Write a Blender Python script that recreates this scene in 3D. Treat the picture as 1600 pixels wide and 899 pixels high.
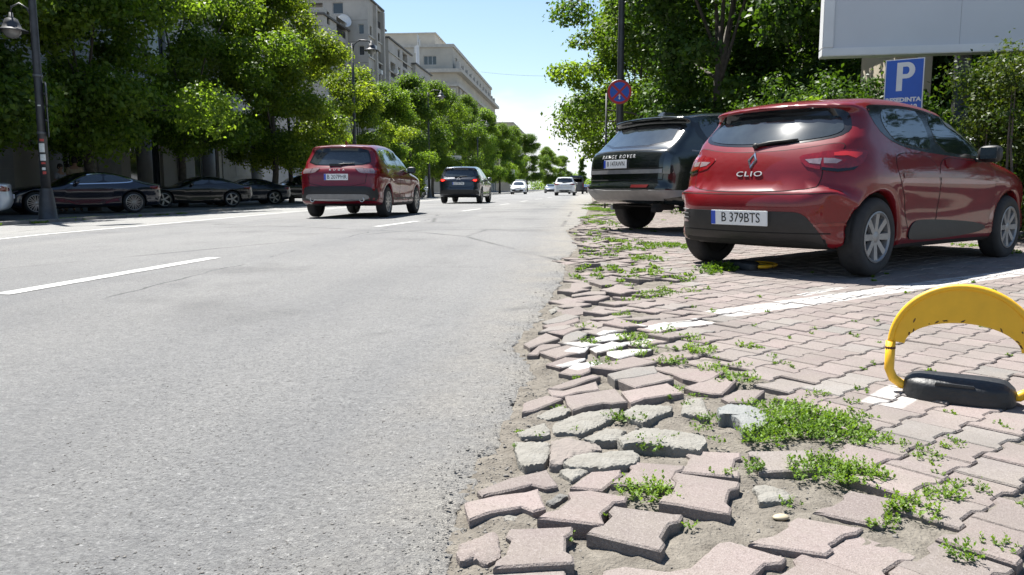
import bpy, bmesh, math, random
import numpy as np
from mathutils import Vector, Matrix, geometry
from mathutils.bvhtree import BVHTree

for _o in list(bpy.data.objects):
    bpy.data.objects.remove(_o)
scene = bpy.context.scene
COL = scene.collection
R = math.radians

# ------------------------------------------------------------------ camera
CAM_H = 0.72
cam_data = bpy.data.cameras.new('camera')
cam = bpy.data.objects.new('camera', cam_data)
COL.objects.link(cam)
cam_data.sensor_width = 36.0
cam_data.lens = 27.56
cam_data.clip_start = 0.05
cam_data.clip_end = 3000
cam.location = (0, 0, CAM_H)
cam.rotation_euler = (R(90 - 7.234), 0, R(4.860))
scene.camera = cam

# ------------------------------------------------------------------ sky and sun
SUN_DIR = Vector((-0.29, 0.35, 0.89)).normalized()      # from the ground towards the sun
sun_el = math.asin(SUN_DIR.z)
sun_az = math.atan2(SUN_DIR.x, SUN_DIR.y)
world = bpy.data.worlds.new('World')
scene.world = world
world.use_nodes = True
nt = world.node_tree
nt.nodes.clear()
w_out = nt.nodes.new('ShaderNodeOutputWorld')
w_bg = nt.nodes.new('ShaderNodeBackground')
w_sky = nt.nodes.new('ShaderNodeTexSky')
w_sky.sky_type = 'NISHITA'
w_sky.sun_disc = False
w_sky.sun_elevation = sun_el
w_sky.sun_rotation = sun_az
w_sky.air_density = 1.25
w_sky.dust_density = 0.25
w_sky.ozone_density = 2.2
# clouds: soft white banks low over the horizon, everywhere round
w_tc = nt.nodes.new('ShaderNodeTexCoord')
w_map = nt.nodes.new('ShaderNodeMapping')
w_map.inputs['Scale'].default_value = (1.6, 1.6, 5.0)
w_map.inputs['Location'].default_value = (0.35, 0.1, 0.2)
w_noise = nt.nodes.new('ShaderNodeTexNoise')
w_noise.inputs['Scale'].default_value = 2.2
w_noise.inputs['Detail'].default_value = 6
w_noise.inputs['Roughness'].default_value = 0.55
w_sep = nt.nodes.new('ShaderNodeSeparateXYZ')
w_mr = nt.nodes.new('ShaderNodeMapRange')
w_mr.inputs['From Min'].default_value = 0.02
w_mr.inputs['From Max'].default_value = 0.24
w_mr.inputs['To Min'].default_value = 0.46
w_mr.inputs['To Max'].default_value = -0.30
w_add = nt.nodes.new('ShaderNodeMath'); w_add.operation = 'ADD'
w_ramp = nt.nodes.new('ShaderNodeMapRange')
w_ramp.interpolation_type = 'SMOOTHSTEP'
w_ramp.inputs['From Min'].default_value = 0.58
w_ramp.inputs['From Max'].default_value = 0.82
w_mix = nt.nodes.new('ShaderNodeMixRGB')
w_mix.inputs['Color2'].default_value = (6.9, 7.1, 7.3, 1)
nt.links.new(w_tc.outputs['Generated'], w_map.inputs['Vector'])
nt.links.new(w_map.outputs['Vector'], w_noise.inputs['Vector'])
nt.links.new(w_tc.outputs['Generated'], w_sep.inputs['Vector'])
nt.links.new(w_sep.outputs['Z'], w_mr.inputs['Value'])
nt.links.new(w_noise.outputs['Fac'], w_add.inputs[0])
nt.links.new(w_mr.outputs['Result'], w_add.inputs[1])
nt.links.new(w_add.outputs['Value'], w_ramp.inputs['Value'])
nt.links.new(w_ramp.outputs['Result'], w_mix.inputs['Fac'])
nt.links.new(w_sky.outputs['Color'], w_mix.inputs['Color1'])
nt.links.new(w_mix.outputs['Color'], w_bg.inputs['Color'])
w_bg.inputs['Strength'].default_value = 0.055
nt.links.new(w_bg.outputs['Background'], w_out.inputs['Surface'])

sun_data = bpy.data.lights.new('sun', 'SUN')
sun_data.energy = 4.9
sun_data.angle = R(0.5)
sun_data.color = (1.0, 0.965, 0.90)
sun = bpy.data.objects.new('sun', sun_data)
sun.rotation_euler = (-SUN_DIR).to_track_quat('-Z', 'Y').to_euler()
sun.location = (0, 0, 60)
COL.objects.link(sun)

scene.view_settings.view_transform = 'Standard'
scene.view_settings.look = 'None'
scene.view_settings.exposure = 1.5
scene.view_settings.gamma = 1.0
scene.cycles.max_bounces = 6
scene.cycles.diffuse_bounces = 3
scene.cycles.glossy_bounces = 4
scene.cycles.transmission_bounces = 4
scene.cycles.transparent_max_bounces = 8

# ------------------------------------------------------------------ terrain
def gz(X, Y):
    zl = np.interp(Y, [0, 1.5, 11.5, 40, 100, 400], [-.06, -.05, .06, .06, -.03, -.03])
    c = np.interp(X, [-13, -12, -10, -8, -6.5, -5], [-.18, -.175, -.11, -.05, -.015, 0])
    return zl + c

# ------------------------------------------------------------------ object helpers
def tag(o, label=None, cat=None, group=None, kind=None):
    if label: o['label'] = label
    if cat: o['category'] = cat
    if group: o['group'] = group
    if kind: o['kind'] = kind
    return o

def empty(name, loc=(0, 0, 0), rz=0.0, label=None, cat=None, group=None):
    o = bpy.data.objects.new(name, None)
    COL.objects.link(o)
    o.location = loc
    o.rotation_euler = (0, 0, rz)
    o.empty_display_size = 0.2
    return tag(o, label, cat, group)

def link_mesh(name, me, mat=None, parent=None):
    o = bpy.data.objects.new(name, me)
    COL.objects.link(o)
    if mat is not None:
        for m in (mat if isinstance(mat, (list, tuple)) else [mat]):
            me.materials.append(m)
    if parent is not None:
        o.parent = parent
    return o

def np_mesh(name, verts, faces, smooth=False, mat_idx=None):
    """verts (n,3); faces: (m,k) array or list of lists"""
    me = bpy.data.meshes.new(name)
    verts = np.asarray(verts, dtype=np.float32)
    if isinstance(faces, np.ndarray):
        m, k = faces.shape
        me.vertices.add(len(verts)); me.vertices.foreach_set('co', verts.ravel())
        me.loops.add(m * k); me.loops.foreach_set('vertex_index', faces.astype(np.int32).ravel())
        me.polygons.add(m)
        me.polygons.foreach_set('loop_start', np.arange(0, m * k, k, dtype=np.int32))
        me.polygons.foreach_set('loop_total', np.full(m, k, dtype=np.int32))
    else:
        me.from_pydata(verts.tolist(), [], faces)
    me.update(calc_edges=True)
    if smooth:
        me.polygons.foreach_set('use_smooth', np.ones(len(me.polygons), dtype=bool))
    if mat_idx is not None:
        me.polygons.foreach_set('material_index', np.asarray(mat_idx, dtype=np.int32))
    me.validate()
    return me

def float_attr(me, name, vals):
    a = me.attributes.new(name, 'FLOAT', 'POINT')
    a.data.foreach_set('value', np.asarray(vals, dtype=np.float32))

class MB:
    """collects simple shapes, links them as ONE mesh object"""
    def __init__(s): s.v = []; s.f = []
    def add(s, v, f):
        n = len(s.v)
        s.v += [tuple(p) for p in v]
        s.f += [[i + n for i in q] for q in f]
        return s
    def box(s, c, d, M=None, taper=1.0):
        x, y, z = d[0] / 2, d[1] / 2, d[2] / 2
        pts = [Vector((sx * x * (taper if sz > 0 else 1), sy * y * (taper if sz > 0 else 1), sz * z)) for sz in (-1, 1) for sy in (-1, 1) for sx in (-1, 1)]
        if M is not None: pts = [M @ p for p in pts]
        pts = [p + Vector(c) for p in pts]
        return s.add(pts, [(0, 2, 3, 1), (4, 5, 7, 6), (0, 1, 5, 4), (2, 6, 7, 3), (0, 4, 6, 2), (1, 3, 7, 5)])
    def prism(s, poly, z0, z1, inset=0.0, bev=0.0):
        """poly: list of (x,y) counter-clockwise, vertical extrusion; optional top chamfer"""
        n = len(poly)
        rings = [[(p[0], p[1], z0) for p in poly]]
        if bev > 0:
            cx = sum(p[0] for p in poly) / n; cy = sum(p[1] for p in poly) / n
            rings.append([(p[0], p[1], z1 - bev) for p in poly])
            top = []
            for i in range(n):
                a, b, c = Vector(poly[i - 1]), Vector(poly[i]), Vector(poly[(i + 1) % n])
                e1 = (b - a).normalized(); e2 = (c - b).normalized()
                nn = Vector((-e1.y - e2.y, e1.x + e2.x))
                if nn.length < 1e-4: nn = Vector((-e1.y, e1.x))
                nn.normalize()
                top.append((b.x + nn.x * inset, b.y + nn.y * inset, z1))
            rings.append(top)
        else:
            rings.append([(p[0], p[1], z1) for p in poly])
        v = [p for r in rings for p in r]
        f = [tuple(range(n - 1, -1, -1))]
        for k in range(len(rings) - 1):
            for i in range(n):
                j = (i + 1) % n
                f.append((k * n + i, k * n + j, (k + 1) * n + j, (k + 1) * n + i))
        f.append(tuple(range((len(rings) - 1) * n, len(rings) * n)))
        return s.add(v, f)
    def tube(s, path, rad, n=8, caps=True):
        path = [Vector(p) for p in path]
        rads = rad if isinstance(rad, (list, tuple)) else [rad] * len(path)
        v = []; f = []
        ref = None
        for i, p in enumerate(path):
            d = (path[min(i + 1, len(path) - 1)] - path[max(i - 1, 0)]).normalized()
            if ref is None:
                ref = d.orthogonal().normalized()
            ref = (ref - d * ref.dot(d)).normalized()
            b = d.cross(ref)
            for k in range(n):
                a = 2 * math.pi * k / n
                v.append(p + (ref * math.cos(a) + b * math.sin(a)) * rads[i])
        for i in range(len(path) - 1):
            for k in range(n):
                k2 = (k + 1) % n
                f.append((i * n + k, i * n + k2, (i + 1) * n + k2, (i + 1) * n + k))
        if caps:
            f.append(tuple(range(n - 1, -1, -1)))
            f.append(tuple(range((len(path) - 1) * n, len(path) * n)))
        return s.add(v, f)
    def lathe(s, prof, c=(0, 0, 0), axis='Z', n=24):
        """prof: list of (r, h)"""
        v = []; f = []
        for r, h in prof:
            for k in range(n):
                a = 2 * math.pi * k / n
                p = (r * math.cos(a), r * math.sin(a), h)
                if axis == 'Y': p = (p[0], h, p[1])
                elif axis == 'X': p = (h, p[0], p[1])
                v.append((p[0] + c[0], p[1] + c[1], p[2] + c[2]))
        for i in range(len(prof) - 1):
            for k in range(n):
                k2 = (k + 1) % n
                q = (i * n + k, i * n + k2, (i + 1) * n + k2, (i + 1) * n + k)
                f.append(q if axis != 'Y' else q[::-1])
        return s.add(v, f)
    def quad(s, a, b, c, d): return s.add([a, b, c, d], [(0, 1, 2, 3)])
    def mesh(s, name, smooth=False, bevel=0.0):
        me = bpy.data.meshes.new(name)
        me.from_pydata([tuple(p) for p in s.v], [], s.f)
        if bevel > 0:
            bm = bmesh.new(); bm.from_mesh(me)
            es = [e for e in bm.edges if len(e.link_faces) == 2 and e.calc_face_angle(0) > 0.6]
            bmesh.ops.bevel(bm, geom=es, offset=bevel, segments=2, affect='EDGES', clamp_overlap=True)
            bm.to_mesh(me); bm.free()
        me.update()
        if smooth:
            me.polygons.foreach_set('use_smooth', np.ones(len(me.polygons), dtype=bool))
        return me
    def build(s, name, mat, parent=None, smooth=False, bevel=0.0, auto=None):
        me = s.mesh(name, smooth, bevel)
        if auto is not None:
            me.polygons.foreach_set('use_smooth', np.ones(len(me.polygons), dtype=bool))
            me.set_sharp_from_angle(angle=R(auto))
        return link_mesh(name, me, mat, parent)

def text_mesh(txt, size, extrude=0.002, sx=1.0, spacing=1.0, bold=0.0):
    cu = bpy.data.curves.new('lettering', 'FONT')
    cu.body = txt; cu.size = size; cu.extrude = extrude
    cu.align_x = 'CENTER'; cu.align_y = 'CENTER'
    cu.space_character = spacing
    cu.resolution_u = 3
    cu.offset = bold
    o = bpy.data.objects.new('lettering', cu)
    COL.objects.link(o)
    dg = bpy.context.evaluated_depsgraph_get()
    dg.update()
    me = bpy.data.meshes.new_from_object(o.evaluated_get(dg))
    bpy.data.objects.remove(o)
    bpy.data.curves.remove(cu)
    if sx != 1.0:
        me.transform(Matrix.Scale(sx, 4, (1, 0, 0)))
    return me

def copy_tree(o, parent=None):
    c = o.copy()
    COL.objects.link(c)
    if parent is not None:
        c.parent = parent
    for ch in list(o.children):
        copy_tree(ch, c)
    return c

# ------------------------------------------------------------------ materials
def nodes_of(name):
    m = bpy.data.materials.new(name)
    m.use_nodes = True
    n = m.node_tree
    return m, n, n.nodes['Principled BSDF']

def mat(name, col, rough=0.6, metal=0.0, var=0.0, vscale=8.0, bump=0.0, bscale=60.0, coat=0.0, spec=0.5, col2=None, obj_var=0.0, emit=None, vdetail=4):
    """principled with noise colour variation (to col2 or darker/lighter), optional bump and per-object variation"""
    m, n, b = nodes_of(name)
    b.inputs['Base Color'].default_value = (*col, 1)
    b.inputs['Roughness'].default_value = rough
    b.inputs['Metallic'].default_value = metal
    b.inputs['Coat Weight'].default_value = coat
    b.inputs['Coat Roughness'].default_value = 0.04
    b.inputs['Specular IOR Level'].default_value = spec
    L = n.links
    tc = n.nodes.new('ShaderNodeTexCoord')
    src = None
    if var > 0 or col2 is not None:
        ns = n.nodes.new('ShaderNodeTexNoise')
        ns.inputs['Scale'].default_value = vscale
        ns.inputs['Detail'].default_value = vdetail
        ns.inputs['Roughness'].default_value = 0.6
        L.new(tc.outputs['Object'], ns.inputs['Vector'])
        mx = n.nodes.new('ShaderNodeMixRGB')
        mr = n.nodes.new('ShaderNodeMapRange')
        mr.inputs['From Min'].default_value = 0.3; mr.inputs['From Max'].default_value = 0.7
        L.new(ns.outputs['Fac'], mr.inputs['Value'])
        L.new(mr.outputs['Result'], mx.inputs['Fac'])
        a = tuple(max(0, c * (1 - var)) for c in col)
        c2 = col2 if col2 is not None else tuple(min(1, c * (1 + var)) for c in col)
        mx.inputs['Color1'].default_value = (*a, 1)
        mx.inputs['Color2'].default_value = (*c2, 1)
        src = mx.outputs['Color']
    if obj_var > 0:
        oi = n.nodes.new('ShaderNodeObjectInfo')
        mr2 = n.nodes.new('ShaderNodeMapRange')
        mr2.inputs['To Min'].default_value = 1 - obj_var; mr2.inputs['To Max'].default_value = 1 + obj_var
        L.new(oi.outputs['Random'], mr2.inputs['Value'])
        hs = n.nodes.new('ShaderNodeHueSaturation')
        L.new(mr2.outputs['Result'], hs.inputs['Value'])
        if src is not None: L.new(src, hs.inputs['Color'])
        else: hs.inputs['Color'].default_value = (*col, 1)
        src = hs.outputs['Color']
    if src is not None: L.new(src, b.inputs['Base Color'])
    if bump > 0:
        nb = n.nodes.new('ShaderNodeTexNoise')
        nb.inputs['Scale'].default_value = bscale
        nb.inputs['Detail'].default_value = 5
        L.new(tc.outputs['Object'], nb.inputs['Vector'])
        bp = n.nodes.new('ShaderNodeBump')
        bp.inputs['Strength'].default_value = min(1, bump)
        bp.inputs['Distance'].default_value = 0.01
        L.new(nb.outputs['Fac'], bp.inputs['Height'])
        L.new(bp.outputs['Normal'], b.inputs['Normal'])
    if emit:
        b.inputs['Emission Color'].default_value = (*emit[0], 1)
        b.inputs['Emission Strength'].default_value = emit[1]
    return m

def leaf_mat(name, c1, c2, trans=0.45):
    """leaf colour from a per-leaf attribute, partly translucent"""
    m, n, b = nodes_of(name)
    L = n.links
    at = n.nodes.new('ShaderNodeAttribute'); at.attribute_name = 'tint'
    oi = n.nodes.new('ShaderNodeObjectInfo')
    mx = n.nodes.new('ShaderNodeMixRGB')
    mx.inputs['Color1'].default_value = (*c1, 1); mx.inputs['Color2'].default_value = (*c2, 1)
    L.new(at.outputs['Fac'], mx.inputs['Fac'])
    hs = n.nodes.new('ShaderNodeHueSaturation')
    mr = n.nodes.new('ShaderNodeMapRange'); mr.inputs['To Min'].default_value = 0.85; mr.inputs['To Max'].default_value = 1.15
    L.new(oi.outputs['Random'], mr.inputs['Value'])
    L.new(mr.outputs['Result'], hs.inputs['Value'])
    L.new(mx.outputs['Color'], hs.inputs['Color'])
    L.new(hs.outputs['Color'], b.inputs['Base Color'])
    b.inputs['Roughness'].default_value = 0.5
    b.inputs['Specular IOR Level'].default_value = 0.28
    tr = n.nodes.new('ShaderNodeBsdfTranslucent')
    tcol = n.nodes.new('ShaderNodeMixRGB'); tcol.blend_type = 'MULTIPLY'; tcol.inputs['Fac'].default_value = 1
    tcol.inputs['Color2'].default_value = (1.65, 1.65, 0.55, 1)
    L.new(hs.outputs['Color'], tcol.inputs['Color1'])
    L.new(tcol.outputs['Color'], tr.inputs['Color'])
    ms = n.nodes.new('ShaderNodeMixShader'); ms.inputs['Fac'].default_value = trans
    L.new(b.outputs['BSDF'], ms.inputs[1]); L.new(tr.outputs['BSDF'], ms.inputs[2])
    L.new(ms.outputs['Shader'], n.nodes['Material Output'].inputs['Surface'])
    return m
SLABS = [
    ('paver', -0.080, 1.582, 0.020, [(-0.084, -0.105), (0.078, -0.071), (0.077, -0.038), (0.061, -0.021), (0.060, 0.045), (0.074, 0.068), (0.074, 0.101), (-0.067, 0.075), (-0.071, 0.040), (-0.058, 0.022), (-0.063, -0.046), (-0.081, -0.071)]),
    ('broken', -0.203, 1.567, 0.012, [(-0.048, -0.011), (-0.034, -0.057), (-0.004, -0.042), (0.023, -0.064), (0.051, -0.025), (0.034, 0.076), (0.024, 0.096), (-0.045, 0.028)]),
    ('paver', -0.160, 1.800, 0.016, [(-0.083, -0.099), (-0.042, -0.056), (0.031, -0.014), (0.060, -0.040), (0.089, -0.017), (0.064, 0.102), (0.032, 0.077), (-0.040, 0.048), (-0.109, -0.001)]),
    ('paver', -0.146, 1.936, 0.006, [(-0.087, -0.075), (-0.044, -0.049), (0.032, 0.008), (0.069, -0.012), (0.101, 0.005), (0.067, 0.122), (-0.034, 0.047), (-0.104, -0.045)]),
    ('paver', 0.025, 1.788, 0.022, [(-0.037, 0.050), (-0.067, -0.024), (-0.098, -0.040), (-0.113, -0.074), (0.013, -0.096), (0.040, -0.100), (0.033, -0.042), (0.067, 0.029), (0.094, 0.039), (0.101, 0.069), (0.010, 0.102), (-0.043, 0.087)]),
    ('paver', 0.135, 1.698, 0.020, [(-0.111, -0.049), (0.043, -0.123), (0.056, -0.087), (0.049, -0.058), (0.076, 0.013), (0.100, 0.030), (0.114, 0.066), (-0.046, 0.105), (-0.058, 0.076), (-0.050, 0.052), (-0.075, -0.007), (-0.099, -0.019)]),
    ('paver', 0.310, 1.909, 0.018, [(-0.110, -0.071), (0.046, -0.132), (0.059, -0.093), (0.051, -0.062), (0.075, 0.016), (0.099, 0.034), (0.111, 0.073), (-0.047, 0.130), (-0.059, 0.092), (-0.051, 0.062), (-0.075, -0.015), (-0.098, -0.033)]),
    ('paver', 0.199, 2.034, 0.014, [(-0.110, -0.078), (0.055, -0.086), (0.063, -0.056), (0.053, -0.036), (0.070, 0.024), (0.090, 0.042), (0.099, 0.071), (-0.044, 0.093), (-0.057, 0.060), (-0.049, 0.038), (-0.074, -0.027), (-0.097, -0.046)]),
    ('paver', 0.066, 2.000, 0.008, [(0.001, -0.080), (0.054, 0.028), (0.056, 0.072), (-0.028, 0.047), (-0.082, -0.067)]),
    ('paver', 0.375, 2.148, 0.006, [(-0.106, -0.079), (0.056, -0.106), (0.065, -0.069), (0.054, -0.044), (0.071, 0.030), (0.091, 0.052), (0.099, 0.090), (-0.050, 0.095), (-0.061, 0.062), (-0.052, 0.040), (-0.073, -0.027), (-0.095, -0.046)]),
    ('paver', 0.591, 2.186, 0.006, [(-0.101, -0.106), (0.094, -0.055), (0.095, -0.026), (0.076, -0.013), (0.079, 0.045), (0.099, 0.066), (0.101, 0.094), (-0.093, 0.066), (-0.095, 0.034), (-0.076, 0.016), (-0.079, -0.048), (-0.100, -0.073)]),
    ('paver', 0.514, 1.701, 0.008, [(-0.142, -0.052), (0.010, -0.092), (0.033, -0.065), (0.033, -0.044), (0.081, 0.009), (0.110, 0.021), (0.134, 0.047), (-0.001, 0.097), (-0.028, 0.068), (-0.031, 0.046), (-0.084, -0.010), (-0.115, -0.024)]),
    ('paver', 0.305, 1.548, 0.008, [(-0.073, -0.016), (-0.122, -0.038), (-0.170, -0.124), (0.000, -0.110), (0.082, 0.011), (0.118, 0.019), (0.134, 0.043), (0.030, 0.113), (0.002, 0.102)]),
    ('paver', 0.689, 1.875, 0.004, [(-0.128, -0.040), (0.006, -0.110), (0.027, -0.080), (0.028, -0.055), (0.071, 0.004), (0.096, 0.017), (0.117, 0.046), (0.005, 0.104), (-0.020, 0.077), (-0.024, 0.053), (-0.074, -0.002), (-0.102, -0.013)]),
    ('paver', -0.098, 1.452, 0.004, [(-0.089, -0.047), (0.088, -0.033), (0.079, 0.055), (-0.079, 0.026)]),
    ('paver', 0.123, 1.492, 0.000, [(-0.084, -0.062), (0.093, -0.047), (0.079, 0.032), (-0.023, 0.048), (-0.064, 0.028)]),
    ('paver', -0.134, 2.653, 0.022, [(-0.049, -0.113), (-0.009, -0.082), (0.086, 0.073), (0.024, 0.111), (-0.052, 0.010)]),
    ('paver', 0.058, 2.701, 0.026, [(-0.092, -0.047), (-0.071, -0.133), (-0.025, -0.072), (0.034, -0.030), (0.063, -0.035), (0.118, -0.007), (0.084, 0.169), (-0.011, 0.110), (-0.100, 0.045)]),
    ('paver', 0.272, 2.821, 0.024, [(-0.084, -0.146), (-0.032, -0.078), (0.057, -0.024), (0.117, 0.010), (0.073, 0.150), (-0.021, 0.079), (-0.110, 0.011)]),
    ('paver', -0.017, 2.872, 0.008, [(-0.072, -0.089), (-0.032, -0.093), (0.016, -0.032), (0.102, 0.017), (0.091, 0.142), (0.025, 0.064), (-0.034, -0.011), (-0.097, 0.001)]),
    ('paver', -0.003, 2.979, 0.014, [(-0.061, -0.116), (-0.008, -0.059), (0.049, 0.038), (0.097, 0.099), (0.059, 0.126), (-0.027, 0.022), (-0.109, -0.111)]),
    ('paver', 0.278, 3.022, 0.020, [(-0.059, -0.131), (0.030, -0.028), (0.098, 0.044), (0.051, 0.134), (-0.120, -0.019)]),
    ('paver', 0.490, 3.121, 0.016, [(-0.076, -0.059), (-0.013, -0.120), (0.032, -0.072), (0.107, 0.073), (0.054, 0.169), (-0.104, 0.008)]),
    ('paver', 0.502, 2.941, 0.016, [(-0.070, -0.058), (-0.009, -0.102), (0.027, -0.099), (0.119, 0.115), (0.033, 0.153), (-0.100, -0.010)]),
    ('paver', 0.593, 2.828, 0.012, [(-0.057, -0.082), (0.021, -0.076), (0.106, 0.093), (0.007, 0.095), (-0.077, -0.029)]),
    ('paver', 0.004, 3.161, 0.020, [(-0.025, -0.096), (0.018, -0.083), (0.048, -0.020), (0.055, 0.155), (-0.017, 0.104), (-0.079, -0.060)]),
    ('paver', -0.047, 3.287, 0.020, [(-0.025, -0.103), (0.034, -0.044), (0.086, 0.086), (-0.009, 0.102), (-0.086, -0.042)]),
    ('paver', -0.180, 3.735, 0.022, [(-0.038, -0.186), (0.023, -0.057), (0.095, 0.065), (0.018, 0.200), (-0.024, 0.071), (-0.075, -0.093)]),
    ('paver', -0.150, 3.557, 0.016, [(-0.025, -0.130), (-0.016, -0.041), (0.070, 0.072), (0.074, 0.128), (-0.029, 0.105), (-0.074, -0.134)]),
    ('paver', -0.038, 3.507, 0.022, [(-0.049, -0.160), (0.005, -0.071), (0.070, -0.015), (0.093, 0.105), (0.014, 0.173), (-0.132, -0.032)]),
    ('paver', -0.045, 4.034, 0.018, [(-0.023, -0.151), (0.019, -0.035), (0.095, 0.107), (0.053, 0.157), (-0.032, -0.006), (-0.111, -0.072)]),
    ('paver', -0.022, 3.869, 0.012, [(-0.031, -0.182), (0.032, -0.056), (0.082, 0.129), (0.020, 0.170), (-0.047, 0.061), (-0.056, -0.122)]),
    ('paver', 0.157, 3.854, 0.012, [(-0.071, -0.108), (0.013, -0.052), (0.110, 0.040), (0.046, 0.156), (-0.099, -0.037)]),
    ('paver', 0.146, 3.652, 0.008, [(-0.058, -0.143), (0.034, -0.032), (0.097, 0.083), (0.018, 0.134), (-0.090, -0.042)]),
    ('paver', 0.215, 3.509, 0.014, [(-0.080, -0.047), (-0.035, -0.116), (0.021, -0.051), (0.136, 0.097), (0.041, 0.090), (-0.083, 0.028)]),
    ('paver', 0.203, 3.289, 0.020, [(-0.045, -0.123), (0.060, -0.040), (0.138, 0.045), (0.042, 0.143), (-0.042, 0.053), (-0.153, -0.078)]),
    ('paver', 0.228, 3.123, 0.022, [(-0.082, -0.124), (-0.005, -0.080), (0.098, 0.007), (0.095, 0.133), (0.002, 0.093), (-0.107, -0.029)]),
    ('paver', 0.265, 3.015, 0.020, [(-0.055, -0.094), (0.002, -0.072), (0.113, 0.030), (0.049, 0.143), (-0.109, -0.007)]),
    ('paver', 0.207, 5.903, 0.026, [(-0.036, -0.155), (0.062, -0.121), (0.103, -0.006), (-0.007, 0.220), (-0.122, 0.062)]),
    ('paver', 0.011, 5.791, 0.012, [(-0.065, -0.174), (0.000, -0.188), (0.089, -0.032), (0.038, 0.266), (-0.063, 0.128)]),
    ('paver', 0.073, 5.345, 0.016, [(-0.110, -0.151), (-0.029, -0.050), (0.111, -0.010), (0.133, 0.139), (0.014, 0.130), (-0.119, -0.057)]),
    ('paver', 0.086, 5.165, 0.014, [(-0.098, -0.105), (0.035, -0.121), (0.129, 0.101), (0.057, 0.152), (-0.122, -0.028)]),
    ('paver', -0.030, 4.861, 0.012, [(-0.055, -0.098), (0.027, -0.059), (0.118, 0.068), (0.011, 0.134), (-0.101, -0.046)]),
    ('paver', -0.098, 4.351, 0.012, [(-0.061, -0.158), (0.023, -0.078), (0.110, 0.124), (0.025, 0.200), (-0.097, -0.088)]),
    ('paver', -0.082, 4.244, 0.010, [(-0.073, -0.145), (0.003, -0.104), (0.093, 0.085), (0.086, 0.202), (-0.000, 0.040), (-0.108, -0.078)]),
    ('paver', -0.105, 4.082, 0.014, [(-0.058, -0.099), (0.028, -0.049), (0.116, 0.132), (0.064, 0.110), (-0.051, 0.030), (-0.098, -0.125)]),
    ('slab', 0.235, 2.588, 0.016, [(-0.066, -0.070), (-0.019, -0.112), (0.019, -0.048), (0.087, 0.039), (0.096, 0.100), (-0.031, 0.099), (-0.086, -0.008)]),
    ('slab', 0.412, 2.682, 0.008, [(-0.063, -0.067), (0.013, -0.110), (0.029, -0.084), (0.042, 0.141), (-0.022, 0.120)]),
    ('bluish', 0.535, 2.537, 0.034, [(-0.068, 0.009), (-0.039, 0.020), (-0.013, -0.033), (-0.023, -0.138), (0.005, -0.121), (0.074, -0.057), (0.099, 0.023), (0.053, 0.110), (-0.022, 0.113), (-0.066, 0.075)]),
    ('slab', 0.272, 2.307, 0.026, [(-0.137, -0.062), (-0.077, -0.045), (0.014, -0.075), (0.079, -0.106), (0.113, -0.016), (0.118, 0.044), (0.078, 0.061), (0.029, 0.085), (-0.065, 0.113), (-0.152, 0.001)]),
    ('slab', 0.075, 2.125, 0.024, [(-0.095, -0.071), (-0.004, -0.073), (0.089, -0.028), (0.107, 0.041), (0.090, 0.080), (-0.001, 0.052), (-0.070, 0.036), (-0.116, -0.036)]),
    ('pinkish', -0.013, 2.188, 0.022, [(-0.061, -0.106), (-0.031, -0.122), (0.005, -0.053), (0.088, 0.021), (0.082, 0.057), (-0.018, 0.126), (-0.064, 0.077)]),
    ('slab', -0.122, 2.164, 0.014, [(-0.039, -0.067), (-0.017, -0.102), (0.035, -0.070), (0.048, 0.019), (0.041, 0.114), (-0.067, 0.105)]),
    ('slab', -0.125, 2.371, 0.012, [(-0.046, -0.061), (0.041, -0.031), (0.043, 0.017), (0.021, 0.090), (-0.059, -0.015)]),
    ('slab', 0.022, 2.483, 0.012, [(-0.104, -0.071), (-0.091, -0.118), (-0.002, -0.122), (0.045, -0.046), (0.120, 0.091), (0.128, 0.177), (-0.001, 0.109), (-0.095, -0.020)]),
    ('slab', 0.089, 2.345, 0.014, [(-0.041, -0.056), (0.032, -0.039), (0.070, 0.057), (0.007, 0.076), (-0.069, -0.036)]),
    ('slab', -0.066, 2.578, 0.012, [(-0.031, -0.090), (0.050, 0.011), (0.046, 0.054), (0.004, 0.079), (-0.069, -0.054)]),
    ('slab', -0.009, 2.041, 0.010, [(-0.004, -0.064), (0.047, 0.010), (-0.005, 0.051), (-0.037, 0.003)]),
    ('slab', -0.160, 1.745, -0.004, [(0.001, -0.044), (0.048, 0.005), (0.005, 0.035), (-0.054, 0.003)]),
    ('slab', 0.485, 1.943, 0.004, [(-0.029, -0.007), (-0.037, -0.060), (0.045, -0.045), (0.055, 0.009), (0.002, 0.065), (-0.036, 0.038)]),
    ('dark', -0.046, 1.878, -0.006, [(-0.007, -0.039), (0.028, 0.023), (0.009, 0.040), (-0.031, -0.024)]),
    ('pebble', 0.484, 1.820, -0.004, [(-0.019, -0.023), (0.002, -0.013), (0.025, 0.006), (0.021, 0.022), (-0.003, 0.016), (-0.026, -0.008)]),
    ('slab', -0.142, 4.705, 0.004, [(-0.010, -0.155), (0.035, 0.046), (0.010, 0.136), (-0.036, -0.027)]),
]
EDGE = [(-0.236, 1.457), (-0.251, 1.578), (-0.267, 1.773), (-0.287, 1.888), (-0.267, 2.021), (-0.252, 2.145), (-0.214, 2.287), (-0.217, 2.547), (-0.204, 2.783), (-0.183, 3.066), (-0.174, 3.263), (-0.303, 3.668), (-0.263, 3.855), (-0.233, 4.364), (-0.202, 4.816), (-0.155, 5.691), (-0.105, 6.560), (-0.107, 7.369), (-0.209, 7.596), (-0.105, 8.119), (0.007, 9.216), (-0.079, 10.631), (-0.204, 12.391), (-0.004, 14.131), (0.137, 17.851), (0.328, 26.540), (0.670, 39.234)]
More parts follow.
